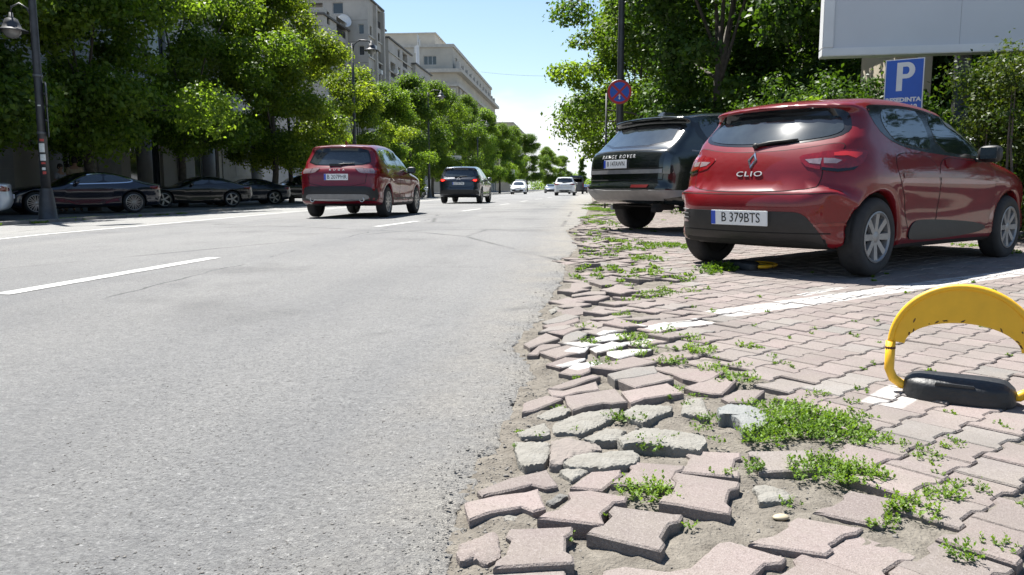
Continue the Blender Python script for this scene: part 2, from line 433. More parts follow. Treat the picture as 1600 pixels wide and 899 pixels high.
WEEDS = [(0.726, 2.554, 0.188, 3), (0.789, 2.429, 0.119, 2.2), (0.565, 2.38, 0.088, 2), (0.67, 2.098, 0.095, 2.6), (0.748, 2.081, 0.077, 2.2), (0.469, 2.105, 0.038, 2), (0.924, 2.38, 0.048, 1), (0.648, 3.083, 0.065, 2.2), (0.562, 3.232, 0.063, 1.6), (0.565, 3.598, 0.071, 1.6), (0.562, 3.89, 0.057, 1.2), (0.225, 2.265, 0.042, 1.6), (0.177, 2.543, 0.047, 1.2), (0.192, 2.32, 0.031, 1), (0.124, 2.539, 0.042, 1.2), (0.176, 1.906, 0.064, 2.6), (0.076, 1.784, 0.02, 1), (0.038, 1.745, 0.015, 0.7), (-0.071, 1.537, 0.009, 0.6), (-0.02, 1.658, 0.013, 0.7), (-0.002, 2.395, 0.022, 0.8), (-0.117, 2.355, 0.016, 0.6), (0.262, 1.73, 0.012, 0.5), (0.395, 2.075, 0.034, 0.7), (0.52, 1.876, 0.025, 0.9), (0.807, 1.862, 0.061, 2.4), (0.911, 1.966, 0.048, 1.8), (0.697, 1.766, 0.036, 1.5), (0.888, 1.985, 0.013, 1.6), (1.002, 2.015, 0.041, 1.2), (0.806, 1.637, 0.038, 2), (0.909, 1.689, 0.034, 1.2), (0.999, 2.248, 0.044, 1.2), (1.09, 2.337, 0.034, 0.9), (0.978, 2.327, 0.038, 0.9), (1.056, 2.956, 0.033, 0.7), (1.136, 2.398, 0.027, 0.6), (0.968, 2.796, 0.032, 0.6), (0.978, 2.609, 0.017, 0.4), (1.36, 2.585, 0.012, 0.3), (0.117, 3.286, 0.049, 1.5), (0.055, 3.772, 0.05, 1.1), (0.261, 3.866, 0.07, 1.3), (0.283, 4.211, 0.048, 1), (0.185, 3.594, 0.036, 0.6), (0.269, 4.574, 0.052, 0.9), (0.042, 4.154, 0.048, 0.9), (0.281, 3.508, 0.04, 0.8), (0.431, 3.335, 0.055, 0.9), (-0.005, 3.06, 0.023, 0.5), (0.34, 3.872, 0.044, 0.9), (1.234, 6.945, 0.167, 3.2), (1.077, 6.651, 0.086, 1.6), (1.392, 7.056, 0.057, 1), (1.026, 9.381, 0.287, 1.4), (0.673, 7.848, 0.19, 1.1), (0.584, 8.92, 0.188, 1.0), (0.239, 8.145, 0.066, 0.9), (0.291, 6.972, 0.102, 1), (0.636, 6.755, 0.12, 0.9), (0.493, 10.014, 0.162, 0.9), (0.465, 5.357, 0.113, 1.2), (0.623, 5.43, 0.097, 1), (0.341, 5.119, 0.058, 0.7), (0.799, 5.6, 0.063, 0.6), (0.787, 24.233, 0.43, 1.6), (0.459, 18.693, 0.242, 1.2), (0.658, 14.695, 0.095, 0.5), (0.481, 14.68, 0.095, 0.5), (0.645, 31.682, 0.307, 1), (4.551, 9.641, 0.135, 1), (4.601, 8.83, 0.137, 1.4), (0.859, 3.69, 0.018, 0.3), (1.042, 3.928, 0.019, 0.35), (1.226, 5.329, 0.034, 0.3), (1.236, 4.196, 0.02, 0.3), (0.78, 4.659, 0.03, 0.3), (0.867, 3.37, 0.038, 0.6), (0.855, 3.491, 0.028, 0.4), (0.38, 2.919, 0.029, 0.7), (0.414, 2.528, 0.038, 0.9), (0.423, 2.339, 0.023, 0.7), (0.307, 2.329, 0.027, 0.8), (-0.069, 2.633, 0.022, 0.5), (-0.178, 2.381, 0.014, 0.5), (-0.18, 2.232, 0.013, 0.5), (0.737, 1.814, 0.015, 0.8)]
DASHES = [[(-4.1, 5.2), (-3.85, 4.89), (-3.62, 7.52), (-3.74, 7.78)], [(-3.57, 13.63), (-3.36, 12.82), (-3.13, 15.09), (-3.31, 15.93)], [(-3.44, 23.05), (-3.24, 21.69), (-3.05, 24.49), (-3.18, 25.57)], [(-3.18, 31.6), (-3.01, 29.97), (-2.86, 32.39), (-2.99, 33.87)], [(-2.94, 39.5), (-2.79, 37.5), (-2.63, 40.12), (-2.76, 42.17)], [(-2.67, 47.93), (-2.54, 45.57), (-2.26, 49.24), (-2.37, 51.63)], [(-2.29, 56.78), (-2.17, 53.9), (-1.93, 57.25), (-2.03, 60.02)]]
ZONE = [(-0.264, 1.454), (0.413, 1.511), (0.533, 1.62), (0.709, 1.777), (0.822, 1.92), (0.701, 1.99), (0.695, 2.124), (0.828, 2.372), (0.852, 2.634), (0.792, 2.881), (0.639, 2.81), (0.228, 2.801), (-0.189, 2.767), (-0.311, 2.613)]
HOLE = [[0.344, 5.907], [0.73, 6.624], [0.849, 6.133], [0.615, 5.554], [0.39, 5.536]]
PAINT = [[4.79, 7.8, 0.81, 4.617, 0.11], [0.749, 4.423, 0.359, 4.09, 0.08], [0.312, 3.918, 0.008, 3.58, 0.1], [-0.045, 3.183, 0.363, 3.707, 0.06], [-0.006, 3.472, 0.188, 3.99, 0.06], [1.06, 2.772, 1.249, 3.008, 0.07], [1.507, 5.439, 1.937, 5.855, 0.03]]
# ------------------------------------------------------------------ cars
M_TYRE = mat('tyre_rubber', (0.022, 0.022, 0.023), 0.85, var=0.25, vscale=20)
M_BLACKPL = mat('black_plastic', (0.013, 0.013, 0.014), 0.55, var=0.2, vscale=12, bump=0.1, bscale=300)
M_UNDER = mat('underbody_black', (0.012, 0.012, 0.012), 0.9)
M_GLASS = mat('tinted_glass', (0.012, 0.016, 0.016), 0.03, spec=1.0, coat=0.6)
M_GLASS_REAR = mat('rear_glass', (0.02, 0.026, 0.028), 0.08, spec=0.7, coat=0.7, var=0.4, vscale=5)
M_LETTER = mat('bright_lettering', (0.5, 0.5, 0.5), 0.4, 0.2)
M_GLOSSBLACK = mat('gloss_black', (0.006, 0.006, 0.007), 0.16, coat=0.3)
M_SILVER = mat('silver_paint', (0.25, 0.25, 0.255), 0.45, 0.6, var=0.12, vscale=15)
M_CHROME = mat('chrome', (0.62, 0.63, 0.65), 0.14, 1.0)
M_RIMDARK = mat('rim_shadow', (0.012, 0.012, 0.013), 0.7)
M_REDLAMP = mat('red_lamp', (0.16, 0.004, 0.006), 0.12, coat=0.8, var=0.25, vscale=25)
M_WHITELAMP = mat('clear_lamp', (0.26, 0.20, 0.21), 0.15, 0.3, coat=0.8, var=0.2, vscale=30)
M_REDLIT = mat('lit_brake_lamp', (0.6, 0.01, 0.01), 0.2, emit=((1, 0.03, 0.02), 1.6))
M_PLATE = mat('plate_white', (0.72, 0.73, 0.73), 0.4)
M_PLATEBLUE = mat('plate_blue', (0.02, 0.07, 0.45), 0.4)
M_INK = mat('plate_ink', (0.012, 0.012, 0.012), 0.5)
M_GAP = mat('panel_gap', (0.006, 0.006, 0.006), 0.9)

def chaikin(pts, it=2):
    p = np.asarray(pts, float)
    for _ in range(it):
        q = np.roll(p, -1, axis=0)
        p = np.stack([0.75 * p + 0.25 * q, 0.25 * p + 0.75 * q], axis=1).reshape(-1, p.shape[1])
    return p

def smooth_interp(xs, ys, x, s=0.08):
    """piecewise linear, blurred"""
    o = np.linspace(-1.5 * s, 1.5 * s, 5); w = np.array([1, 2, 3, 2, 1.]) / 9
    r = 0
    for a, b in zip(o, w):
        r = r + b * np.interp(x + a, xs, ys)
    return r

def smax(a, b, k):
    h = np.maximum(k - np.abs(a - b), 0) / k
    return np.maximum(a, b) + h * h * k * 0.25

class CarShape:
    def __init__(s, sp):
        s.sp = sp
        s.step = 0.0125
        poly = chaikin(sp['prof'], sp.get('soft', 2))
        s.x0, s.z0 = -0.3, -0.15
        nx = int((sp['L'] + 0.6) / s.step); nz = int((sp['H'] + 0.4) / s.step)
        X, Z = np.meshgrid(s.x0 + np.arange(nx) * s.step, s.z0 + np.arange(nz) * s.step, indexing='ij')
        d2 = np.full(X.shape, 1e9); inside = np.zeros(X.shape, bool)
        n = len(poly)
        for i in range(n):
            ax, az = poly[i]; bx, bz = poly[(i + 1) % n]
            ex, ez = bx - ax, bz - az
            L2 = ex * ex + ez * ez + 1e-12
            t = np.clip(((X - ax) * ex + (Z - az) * ez) / L2, 0, 1)
            d2 = np.minimum(d2, (X - ax - t * ex) ** 2 + (Z - az - t * ez) ** 2)
            c = (az > Z) != (bz > Z)
            with np.errstate(divide='ignore', invalid='ignore'):
                inside ^= c & (X < (bx - ax) * (Z - az) / (bz - az + 1e-12) + ax)
        s.sdf = np.where(inside, -1, 1) * np.sqrt(d2)
        s.gx = np.gradient(s.sdf, s.step, axis=0)
    def samp(s, A, x, z):
        u = np.clip((x - s.x0) / s.step, 0, A.shape[0] - 1.001); v = np.clip((z - s.z0) / s.step, 0, A.shape[1] - 1.001)
        i = u.astype(int); j = v.astype(int); fu = u - i; fv = v - j
        return (A[i, j] * (1 - fu) * (1 - fv) + A[i + 1, j] * fu * (1 - fv) + A[i, j + 1] * (1 - fu) * fv + A[i + 1, j + 1] * fu * fv)
    def f(s, x, y, z):
        sp = s.sp
        y = np.abs(y)
        mid = sp['L'] * 0.5
        kr, kf = sp['bow']
        xs = np.where(x < mid, x - kr * y * y, x + kf * y * y)
        # keep the bow only near the ends
        zs = z + sp.get('crown', 0.05) * y * y * np.clip((z - 0.55) / 0.3, 0, 1)
        f1 = s.samp(s.sdf, xs, zs)
        nx = s.samp(s.gx, xs, zs)
        wl = smooth_interp(*sp['plan'], x, 0.12)
        sec = smooth_interp(*sp['sec'], z, 0.05)
        W = wl + sec
        for (bx, bz, sx, sz, a) in sp.get('bulge', ()):
            W = W + a * np.exp(-((x - bx) / sx) ** 2 - ((z - bz) / sz) ** 2)
        for xa in (sp['xr'], sp['xf']):
            d = np.sqrt((x - xa) ** 2 + (z - sp['wr']) ** 2) - sp['arch']
            W = W + sp.get('flare', 0.012) * np.exp(-(d / 0.05) ** 2)
        zb = smooth_interp(*sp['belt'], x, 0.1)
        wb = smooth_interp(*sp['plan'], x, 0.12) + smooth_interp(*sp['sec'], zb, 0.05) - sp.get('ledge', 0.0)
        fg = (y - (wb - (z - zb) * sp['tumble'])) * 0.95
        f2 = smax(y - W, fg, sp.get('kshoulder', 0.05))
        below = np.clip((zb - z) / 0.1 + 0.3, 0, 1)
        rr = np.where(x < mid, sp['r_end'][0], sp['r_end'][1])
        k = sp['r_top'] + (rr - sp['r_top']) * nx * nx * below
        f0 = smax(f1, f2, np.maximum(k, 0.02))
        for xa in (sp['xr'], sp['xf']):
            d = np.sqrt((x - xa) ** 2 + (z - sp['wr']) ** 2)
            cyl = np.minimum(sp['arch'] - d, y - (sp['W'] / 2 - 0.34))
            f0 = smax(f0, cyl, 0.045)
        return f0
    def grad(s, p, e=0.004):
        g = np.zeros_like(p)
        for k in range(3):
            d = np.zeros(3); d[k] = e
            a = p + d; b = p - d
            g[:, k] = (s.f(a[:, 0], a[:, 1], a[:, 2]) - s.f(b[:, 0], b[:, 1], b[:, 2])) / (2 * e)
        return g
    def snap(s, p, it=3):
        for _ in range(it):
            g = s.grad(p); n2 = np.maximum((g * g).sum(1), 0.05)
            v = s.f(p[:, 0], p[:, 1], p[:, 2])
            st = np.clip(v / n2, -0.02, 0.02)
            p = p - g * st[:, None]
        return p
    def mesh(s, h):
        sp = s.sp
        ax = [np.arange(-0.06, sp['L'] + 0.06 + h, h), (np.arange(int((sp['W'] / 2 + 0.06) / h) * 2 + 2) - int((sp['W'] / 2 + 0.06) / h) - 0.5) * h, np.arange(0.02, sp['H'] + 0.08, h)]
        G = np.meshgrid(*ax, indexing='ij')
        V = s.f(*G)
        S = V < 0
        nx, ny, nz = V.shape
        off = [(i, j, k) for i in (0, 1) for j in (0, 1) for k in (0, 1)]
        sl = lambda o: tuple(slice(a, n - 1 + a) for a, n in zip(o, (nx, ny, nz)))
        cnt = sum(S[sl(o)].astype(np.int8) for o in off)
        act = (cnt > 0) & (cnt < 8)
        ii, jj, kk = np.nonzero(act)
        acc = np.zeros((len(ii), 3)); num = np.zeros(len(ii))
        for o in off:
            for k in range(3):
                if o[k] == 1: continue
                o2 = list(o); o2[k] = 1
                a = V[ii + o[0], jj + o[1], kk + o[2]]; b = V[ii + o2[0], jj + o2[1], kk + o2[2]]
                c = (a < 0) != (b < 0)
                t = np.where(c, a / np.where(c, a - b, 1), 0)
                p = np.tile(np.array(o, float), (len(ii), 1)); p[:, k] += t
                acc += p * c[:, None]; num += c
        P = np.stack([ii, jj, kk], 1) + acc / num[:, None]
        P = np.array([a[0] for a in ax]) + P * h
        idx = np.full(act.shape, -1, np.int64); idx[ii, jj, kk] = np.arange(len(ii))
        F = []
        for k in range(3):
            a1, a2 = (k + 1) % 3, (k + 2) % 3
            lo = [slice(1, n - 1) for n in (nx, ny, nz)]; lo[k] = slice(0, (nx, ny, nz)[k] - 1)
            hi = list(lo); hi[k] = slice(1, (nx, ny, nz)[k])
            A = S[tuple(lo)]; B = S[tuple(hi)]
            ch = np.argwhere(A != B)
            if not len(ch): continue
            base = ch + np.array([l.start for l in lo])
            def cell(d1, d2):
                q = base.copy(); q[:, a1] -= d1; q[:, a2] -= d2
                return idx[q[:, 0], q[:, 1], q[:, 2]]
            q = np.stack([cell(1, 1), cell(0, 1), cell(0, 0), cell(1, 0)], 1)
            flip = ~A[tuple(ch.T)]
            q[flip] = q[flip][:, ::-1]
            F.append(q)
        F = np.concatenate(F)
        F = F[(F >= 0).all(1)]
        P = s.snap(P, 3)
        return P, F

def view_axes(az):
    """az: heading of the viewing ray in the car's frame; returns ray dir and sideways axis"""
    a = R(az)
    return np.array([math.cos(a), math.sin(a), 0.0]), np.array([-math.sin(a), math.cos(a), 0.0])

class Car:
    def __init__(s, name, sp, paint, label, cat='car', group=None):
        s.sp = sp
        s.shape = sp.get('_shape') or CarShape(sp)
        s.root = empty(name, label=label, cat=cat, group=group)
        P, F = s.shape.mesh(sp.get('h', 0.03))
        me = np_mesh('body', P, F, smooth=True)
        c = P[F].mean(1)
        mi = np.zeros(len(F), np.int32)
        for xa in (sp['xr'], sp['xf']):
            d = np.sqrt((c[:, 0] - xa) ** 2 + (c[:, 2] - sp['wr']) ** 2)
            mi[(d < sp['arch'] - 0.001) & (np.abs(c[:, 1]) < sp['W'] / 2 - 0.06) & (np.abs(c[:, 1]) > 0.2)] = 1
        mi[c[:, 2] < sp.get('under', 0.24)] = 1
        mi[(c[:, 2] < sp.get('under_rear', 0)) & (c[:, 0] < 0.3) & (np.abs(c[:, 1]) < sp['W'] * 0.39)] = 1
        s.body = link_mesh('body', me, [paint, M_UNDER], s.root)
        me.polygons.foreach_set('material_index', mi)
        s.paint = paint
        s.bvh = BVHTree.FromPolygons([tuple(p) for p in P], [tuple(int(i) for i in q) for q in F])
        s.cache = {}
    def hit(s, pts2, az, tilt=None):
        """project 2D points (sideways, z) along the ray heading az onto the body"""
        d, ax = view_axes(az)
        if tilt == 'top':
            org = [Vector((p[0], p[1], 4)) for p in pts2]; dr = Vector((0, 0, -1))
        elif tilt == 'bottom':
            org = [Vector((p[0], p[1], -2)) for p in pts2]; dr = Vector((0, 0, 1))
        else:
            dr = Vector(d)
            base = np.array([s.sp['L'] / 2, 0, 0])
            org = []
            for p in pts2:
                o = ax * (p[0] - base @ ax) + base * 1.0
                o = base + ax * (p[0] - base @ ax) - d * 6
                org.append(Vector((o[0], o[1], p[1])))
        out = []
        for o in org:
            h = s.bvh.ray_cast(o, dr)
            if h[0] is None:
                h = s.bvh.find_nearest(o + dr * (dr.dot(Vector((s.sp['L'] / 2, 0, 0)) - o)))
            out.append(tuple(h[0]))
        return np.array(out)
    def patch(s, name, poly, az, material, off=0.004, parent=None, rnd=2, grid=0.05, tilt=None, mirror=False, skirt=0.006, snap=True):
        """a panel that lies on the body: poly in (sideways, z)"""
        poly = np.asarray(poly, float)
        if rnd: poly = chaikin(poly, rnd)
        # refine long outline edges
        out = []
        n = len(poly)
        for i in range(n):
            a, b = poly[i], poly[(i + 1) % n]
            m = max(1, int(np.hypot(*(b - a)) / (grid * 0.8)))
            for k in range(m): out.append(a + (b - a) * k / m)
        out = np.array(out)
        n = len(out)
        lo, hi = out.min(0), out.max(0)
        gx, gy = np.meshgrid(np.arange(lo[0] + grid / 2, hi[0], grid), np.arange(lo[1] + grid / 2, hi[1], grid))
        gp = np.stack([gx.ravel(), gy.ravel()], 1)
        inside = np.zeros(len(gp), bool); dist = np.full(len(gp), 1e9)
        for i in range(n):
            a, b = out[i], out[(i + 1) % n]
            c = (a[1] > gp[:, 1]) != (b[1] > gp[:, 1])
            with np.errstate(divide='ignore', invalid='ignore'):
                inside ^= c & (gp[:, 0] < (b[0] - a[0]) * (gp[:, 1] - a[1]) / (b[1] - a[1] + 1e-12) + a[0])
            dist = np.minimum(dist, np.hypot(gp[:, 0] - a[0], gp[:, 1] - a[1]))
        gp = gp[inside & (dist > grid * 0.45)]
        pts = np.concatenate([out, gp])
        res = geometry.delaunay_2d_cdt([Vector(p) for p in pts], [], [list(range(n))], 1, 1e-5)
        v2 = np.array([tuple(v) for v in res[0]]); tris = [tuple(t) for t in res[2]]
        P = s.hit(v2, az, tilt)
        if snap: P = s.shape.snap(P, 2)
        N = s.shape.grad(P); N /= np.maximum(np.linalg.norm(N, axis=1), 1e-6)[:, None]
        Q = P + N * off
        # boundary skirt
        edges = {}
        for t in tris:
            for i in range(len(t)):
                e = (t[i], t[(i + 1) % len(t)])
                edges[e] = True
        bd = [e for e in edges if (e[1], e[0]) not in edges]
        # orient outward
        a, b, c = (Q[i] for i in tris[0][:3])
        tot = 0
        for t in tris:
            nn = np.cross(Q[t[1]] - Q[t[0]], Q[t[2]] - Q[t[0]])
            tot += nn @ N[t[0]]
        flip = tot < 0
        low = P - N * skirt
        nv = len(Q)
        V = np.concatenate([Q, low])
        F = [t[::-1] if flip else t for t in tris]
        for e in bd:
            q = (e[1], e[0], e[0] + nv, e[1] + nv)
            F.append(q[::-1] if flip else q)
        outs = []
        for sgn in ([1, -1] if mirror else [1]):
            VV = V.copy(); FF = F
            if sgn < 0:
                VV[:, 1] *= -1; FF = [f[::-1] for f in F]
            me = np_mesh(name, VV, [list(map(int, f)) for f in FF], smooth=True)
            me.set_sharp_from_angle(angle=R(50))
            outs.append(link_mesh(name, me, material, parent or s.root))
        return outs[0] if not mirror else outs
    def line(s, name, pts, az, material, width=0.006, off=0.0015, tilt=None, mirror=False, parent=None, closed=False, rnd=0):
        """a thin strip along a polyline on the body (panel gaps, trim)"""
        pts = np.asarray(pts, float)
        if rnd:
            if closed: pts = chaikin(pts, rnd)
            else:
                for _ in range(rnd):
                    q = [pts[0]]
                    for i in range(len(pts) - 1):
                        q += [0.75 * pts[i] + 0.25 * pts[i + 1], 0.25 * pts[i] + 0.75 * pts[i + 1]]
                    pts = np.array(q + [pts[-1]])
        if closed: pts = np.concatenate([pts, pts[:1]])
        d = []
        for i in range(len(pts) - 1):
            m = max(1, int(np.hypot(*(pts[i + 1] - pts[i])) / 0.03))
            for k in range(m): d.append(pts[i] + (pts[i + 1] - pts[i]) * k / m)
        d.append(pts[-1]); d = np.array(d)
        P = s.shape.snap(s.hit(d, az, tilt), 2)
        N = s.shape.grad(P); N /= np.maximum(np.linalg.norm(N, axis=1), 1e-6)[:, None]
        T = np.gradient(P, axis=0)
        B = np.cross(T, N); B /= np.maximum(np.linalg.norm(B, axis=1), 1e-9)[:, None]
        A1 = P + B * width / 2 - N * 0.002; A2 = P + B * width / 2 + N * off; A3 = P - B * width / 2 + N * off; A4 = P - B * width / 2 - N * 0.002
        n = len(P)
        V = np.concatenate([A1, A2, A3, A4])
        F = []
        for i in range(n - 1):
            for k in range(3):
                F.append([k * n + i, k * n + i + 1, (k + 1) * n + i + 1, (k + 1) * n + i])
        outs = []
        for sgn in ([1, -1] if mirror else [1]):
            VV = V.copy(); VV[:, 1] *= sgn
            FF = F if sgn > 0 else [f[::-1] for f in F]
            outs.append(link_mesh(name, np_mesh(name, VV, FF), material, parent or s.root))
        return outs
    def wheels(s, spokes=8, style='wide', rim=None, width=0.2, rimr=None, twin=False):
        sp = s.sp
        wr = sp['wr']; rim = rim or M_SILVER
        rr = rimr or wr * 0.66
        t = MB()
        w = width
        prof = [(rr, -w / 2 + .02), (rr + .01, -w / 2 + 0.005), (wr - 0.05, -w / 2), (wr - 0.02, -w / 2 + 0.012), (wr - 0.004, -w / 2 + 0.035), (wr, -w / 4), (wr, w / 4), (wr - 0.004, w / 2 - 0.035), (wr - 0.02, w / 2 - 0.012), (wr - 0.05, w / 2), (rr + .01, w / 2 - 0.005), (rr, w / 2 - .02)]
        t.lathe(prof, axis='Y', n=48)
        tm = t.mesh('tyre', smooth=True); tm.materials.append(M_TYRE)
        # rim: outer side is +y
        r = MB()
        r.lathe([(rr + 0.004, w / 2 - 0.004), (rr - 0.008, w / 2 + 0.0), (rr - 0.02, w / 2 - 0.012), (rr - 0.028, w / 2 - 0.06)], axis='Y', n=48)
        hub = wr * 0.17
        r.lathe([(0.0, w / 2 - 0.010), (hub * 0.5, w / 2 - 0.012), (hub * 0.85, w / 2 - 0.018), (hub, w / 2 - 0.03), (hub, w / 2 - 0.07)], axis='Y', n=20)
        for k in range(spokes):
            a = 2 * math.pi * k / spokes
            subs = [(-0.085, 0.6), (0.085, 0.6)] if twin else [(0, 1)]
            for da, ws in subs:
                wi = hub * (0.42 if style == 'wide' else 0.3) * ws
                wo = rr * (0.13 if style == 'wide' else 0.06) * ws
                a2 = a + da * 1.7
                ci, si = math.cos(a + da * 0.6), math.sin(a + da * 0.6); co, so = math.cos(a2), math.sin(a2)
                y0, y1 = w / 2 - 0.018, w / 2 - 0.008
                def P(rad, lat, c, sn, y): return (rad * c - lat * sn, y, rad * sn + lat * c)
                r0, r1 = hub * 0.8, rr - 0.014
                v = []
                for (rad, lat, c, sn, y) in ((r0, wi, ci, si, y0), (r0, -wi, ci, si, y0), (r1, -wo, co, so, y1), (r1, wo, co, so, y1)):
                    v.append(P(rad, lat, c, sn, y))
                for (rad, lat, c, sn, y) in ((r0, wi * 1.25, ci, si, y0 - 0.03), (r0, -wi * 1.25, ci, si, y0 - 0.03), (r1, -wo * 1.25, co, so, y1 - 0.03), (r1, wo * 1.25, co, so, y1 - 0.03)):
                    v.append(P(rad, lat, c, sn, y))
                r.add(v, [(0, 1, 2, 3), (0, 4, 5, 1), (1, 5, 6, 2), (2, 6, 7, 3), (3, 7, 4, 0)])
        rm = r.mesh('rim'); rm.materials.append(rim)
        rm.polygons.foreach_set('use_smooth', np.ones(len(rm.polygons), dtype=bool)); rm.set_sharp_from_angle(angle=R(35))
        b = MB()
        b.lathe([(0.0, w / 2 - 0.075), (rr - 0.02, w / 2 - 0.075)], axis='Y', n=32)
        b.lathe([(rr + 0.002, -w / 2 + 0.03), (0.0, -w / 2 + 0.05)], axis='Y', n=32)
        bm_ = b.mesh('rim_shade_disc'); bm_.materials.append(M_RIMDARK)  # dark backing discs stand in for the shade behind the spokes
        for xa in (sp['xr'], sp['xf']):
            for sg in (1, -1):
                e = bpy.data.objects.new('wheel', tm); COL.objects.link(e)
                e.parent = s.root
                e.location = (xa, sg * (sp['W'] / 2 - w / 2 - sp.get('wheel_in', 0.02)), wr)
                e.rotation_euler = (0, 0, 0 if sg > 0 else math.pi)
                for nm, me in (('rim', rm), ('rim_shade_disc', bm_)):
                    o = bpy.data.objects.new(nm, me); COL.objects.link(o); o.parent = e
    def arch_liners(s):
        sp = s.sp
        for xa in (sp['xr'], sp['xf']):
            for sg in (1, -1):
                m = MB(); r = sp['arch'] - 0.006; v = []; f = []
                yo, yi = s.edge_y(xa) - 0.035, sp['W'] / 2 - 0.36
                n = 33
                for k in range(n):
                    a = R(-8 + 196 * k / (n - 1))
                    for rr_, y in ((r, yo), (r, yi), (0.05, yi)):
                        v.append((xa + rr_ * math.cos(a), sg * y, sp['wr'] + rr_ * math.sin(a)))
                for k in range(n - 1):
                    for j in (0, 1):
                        f.append((k * 3 + j, k * 3 + j + 1, k * 3 + j + 4, k * 3 + j + 3))
                m.add(v, f).build('arch_liner', M_UNDER, s.root, smooth=True)
    def edge_y(s, xa):
        sp = s.sp
        h = s.bvh.ray_cast(Vector((xa + sp['arch'] + 0.05, 3, sp['wr'] + 0.12)), Vector((0, -1, 0)))
        return h[0].y if h[0] is not None else sp['W'] / 2 - 0.03
    def plate(s, txt, y, z, x=None, size=(0.52, 0.112), tilt=0.0, front=False, az=0, out=0.012, fit=0.92):
        p = s.hit([(y, z)], 180 if front else 0)[0] if x is None else (x, y, z)
        e = MB(); e.box((0, 0, 0), (0.012, size[0], size[1]))
        o = e.build('number_plate', M_PLATE, s.root, bevel=0.003)
        o.location = (p[0] + (out if front else -out), y, z)
        o.rotation_euler = (0, tilt, math.pi if front else 0)
        b = MB(); b.box((-0.0072, size[0] / 2 - 0.024, 0), (0.003, 0.042, size[1] - 0.008))
        b.build('country_band', M_PLATEBLUE, o)
        if txt:
            m = text_mesh(txt, size[1] * fit, 0.0012, sx=0.86)
            m.transform(Matrix(((0, 0, -1, -0.0075), (-1, 0, 0, -0.02), (0, 1, 0, 0.0), (0, 0, 0, 1))))
            link_mesh('lettering', m, M_INK, o)
        return o
    def letters(s, txt, y, z, size, material, sx=1.0, spacing=1.0, name='badge_lettering', out=0.003, tilt=0.0):
        """lettering on the rear face, read from behind; each letter follows the surface"""
        p = s.shape.snap(s.hit([(y, z)], 0), 2)[0]
        m = text_mesh(txt, size, 0.003, sx=sx, spacing=spacing)
        co = np.array([v.co[:] for v in m.vertices])
        yy = y - co[:, 0]; zz = z + co[:, 1]
        H = s.hit(np.stack([yy, zz], 1), 0)
        x = H[:, 0] - 0.003 - np.clip(co[:, 2], -1, 1) - out
        m.vertices.foreach_set('co', np.stack([x, yy, zz], 1).astype(np.float32).ravel())
        m.update()
        return link_mesh(name, m, material, s.root)
    def mirrors(s, x, z, wy, material=None, size=(0.11, 0.2, 0.14), reach=0.16):
        for sg in (1, -1):
            m = MB()
            pr = [(0.0, -0.9), (0.45, -1), (1, -0.65), (1, 0.6), (0.5, 1), (0.0, 0.9)]
            c = (x, sg * (wy + reach * 0.62), z)
            sec = []
            for k, (t, sc) in enumerate(((0, .5), (.1, .8), (.25, .95), (.5, 1.0), (.75, .97), (.9, .85), (.97, .65), (1.0, .35))):
                yy = sg * (wy + 0.03 + (reach - 0.02) * t) 
                for a in range(18):
                    an = 2 * math.pi * a / 18
                    sec.append((x + 0.02 + size[0] * 0.5 * sc * math.copysign(abs(math.cos(an)) ** 0.7, math.cos(an)) , yy, z + size[2] * 0.5 * sc * math.copysign(abs(math.sin(an)) ** 0.8, math.sin(an))))
            f = []
            for k in range(7):
                for a in range(18):
                    q = (k * 18 + a, k * 18 + (a + 1) % 18, (k + 1) * 18 + (a + 1) % 18, (k + 1) * 18 + a)
                    f.append(q if sg < 0 else q[::-1])
            e1 = tuple(range(17, -1, -1)); e2 = tuple(range(126, 144))
            f += [e1 if sg < 0 else e1[::-1], e2 if sg < 0 else e2[::-1]]
            m.add(sec, f)
            m.box((x + 0.03, sg * (wy + 0.02), z - size[2] * 0.35), (0.06, 0.09, 0.035))
            o = m.build('wing_mirror', material or s.paint, s.root, smooth=True)
            g = MB()
            g.box((x + 0.02 - size[0] * 0.5 - 0.001, sg * (wy + 0.03 + reach * 0.5), z + 0.005), (0.006, reach * 0.66, size[2] * 0.66))
            g.build('mirror_glass', M_GLASS, o, bevel=0.002)
    def place(s, loc, heading, scale=1.0):
        """loc: ground point under the middle of the rear axle; heading in degrees from +X"""
        h = R(heading)
        dx = s.sp['xr'] * scale
        s.root.location = (loc[0] - math.cos(h) * dx, loc[1] - math.sin(h) * dx, loc[2])
        s.root.rotation_euler = (0, 0, h)
        s.root.scale = (scale,) * 3
M_LAMPBRIGHT = mat('bright_red_lamp', (0.42, 0.02, 0.02), 0.15, coat=0.8)
M_RED = mat('dusty_red_paint', (0.138, 0.0045, 0.008), 0.4, 0.0, var=0.14, vscale=3, coat=0.9, spec=0.12)
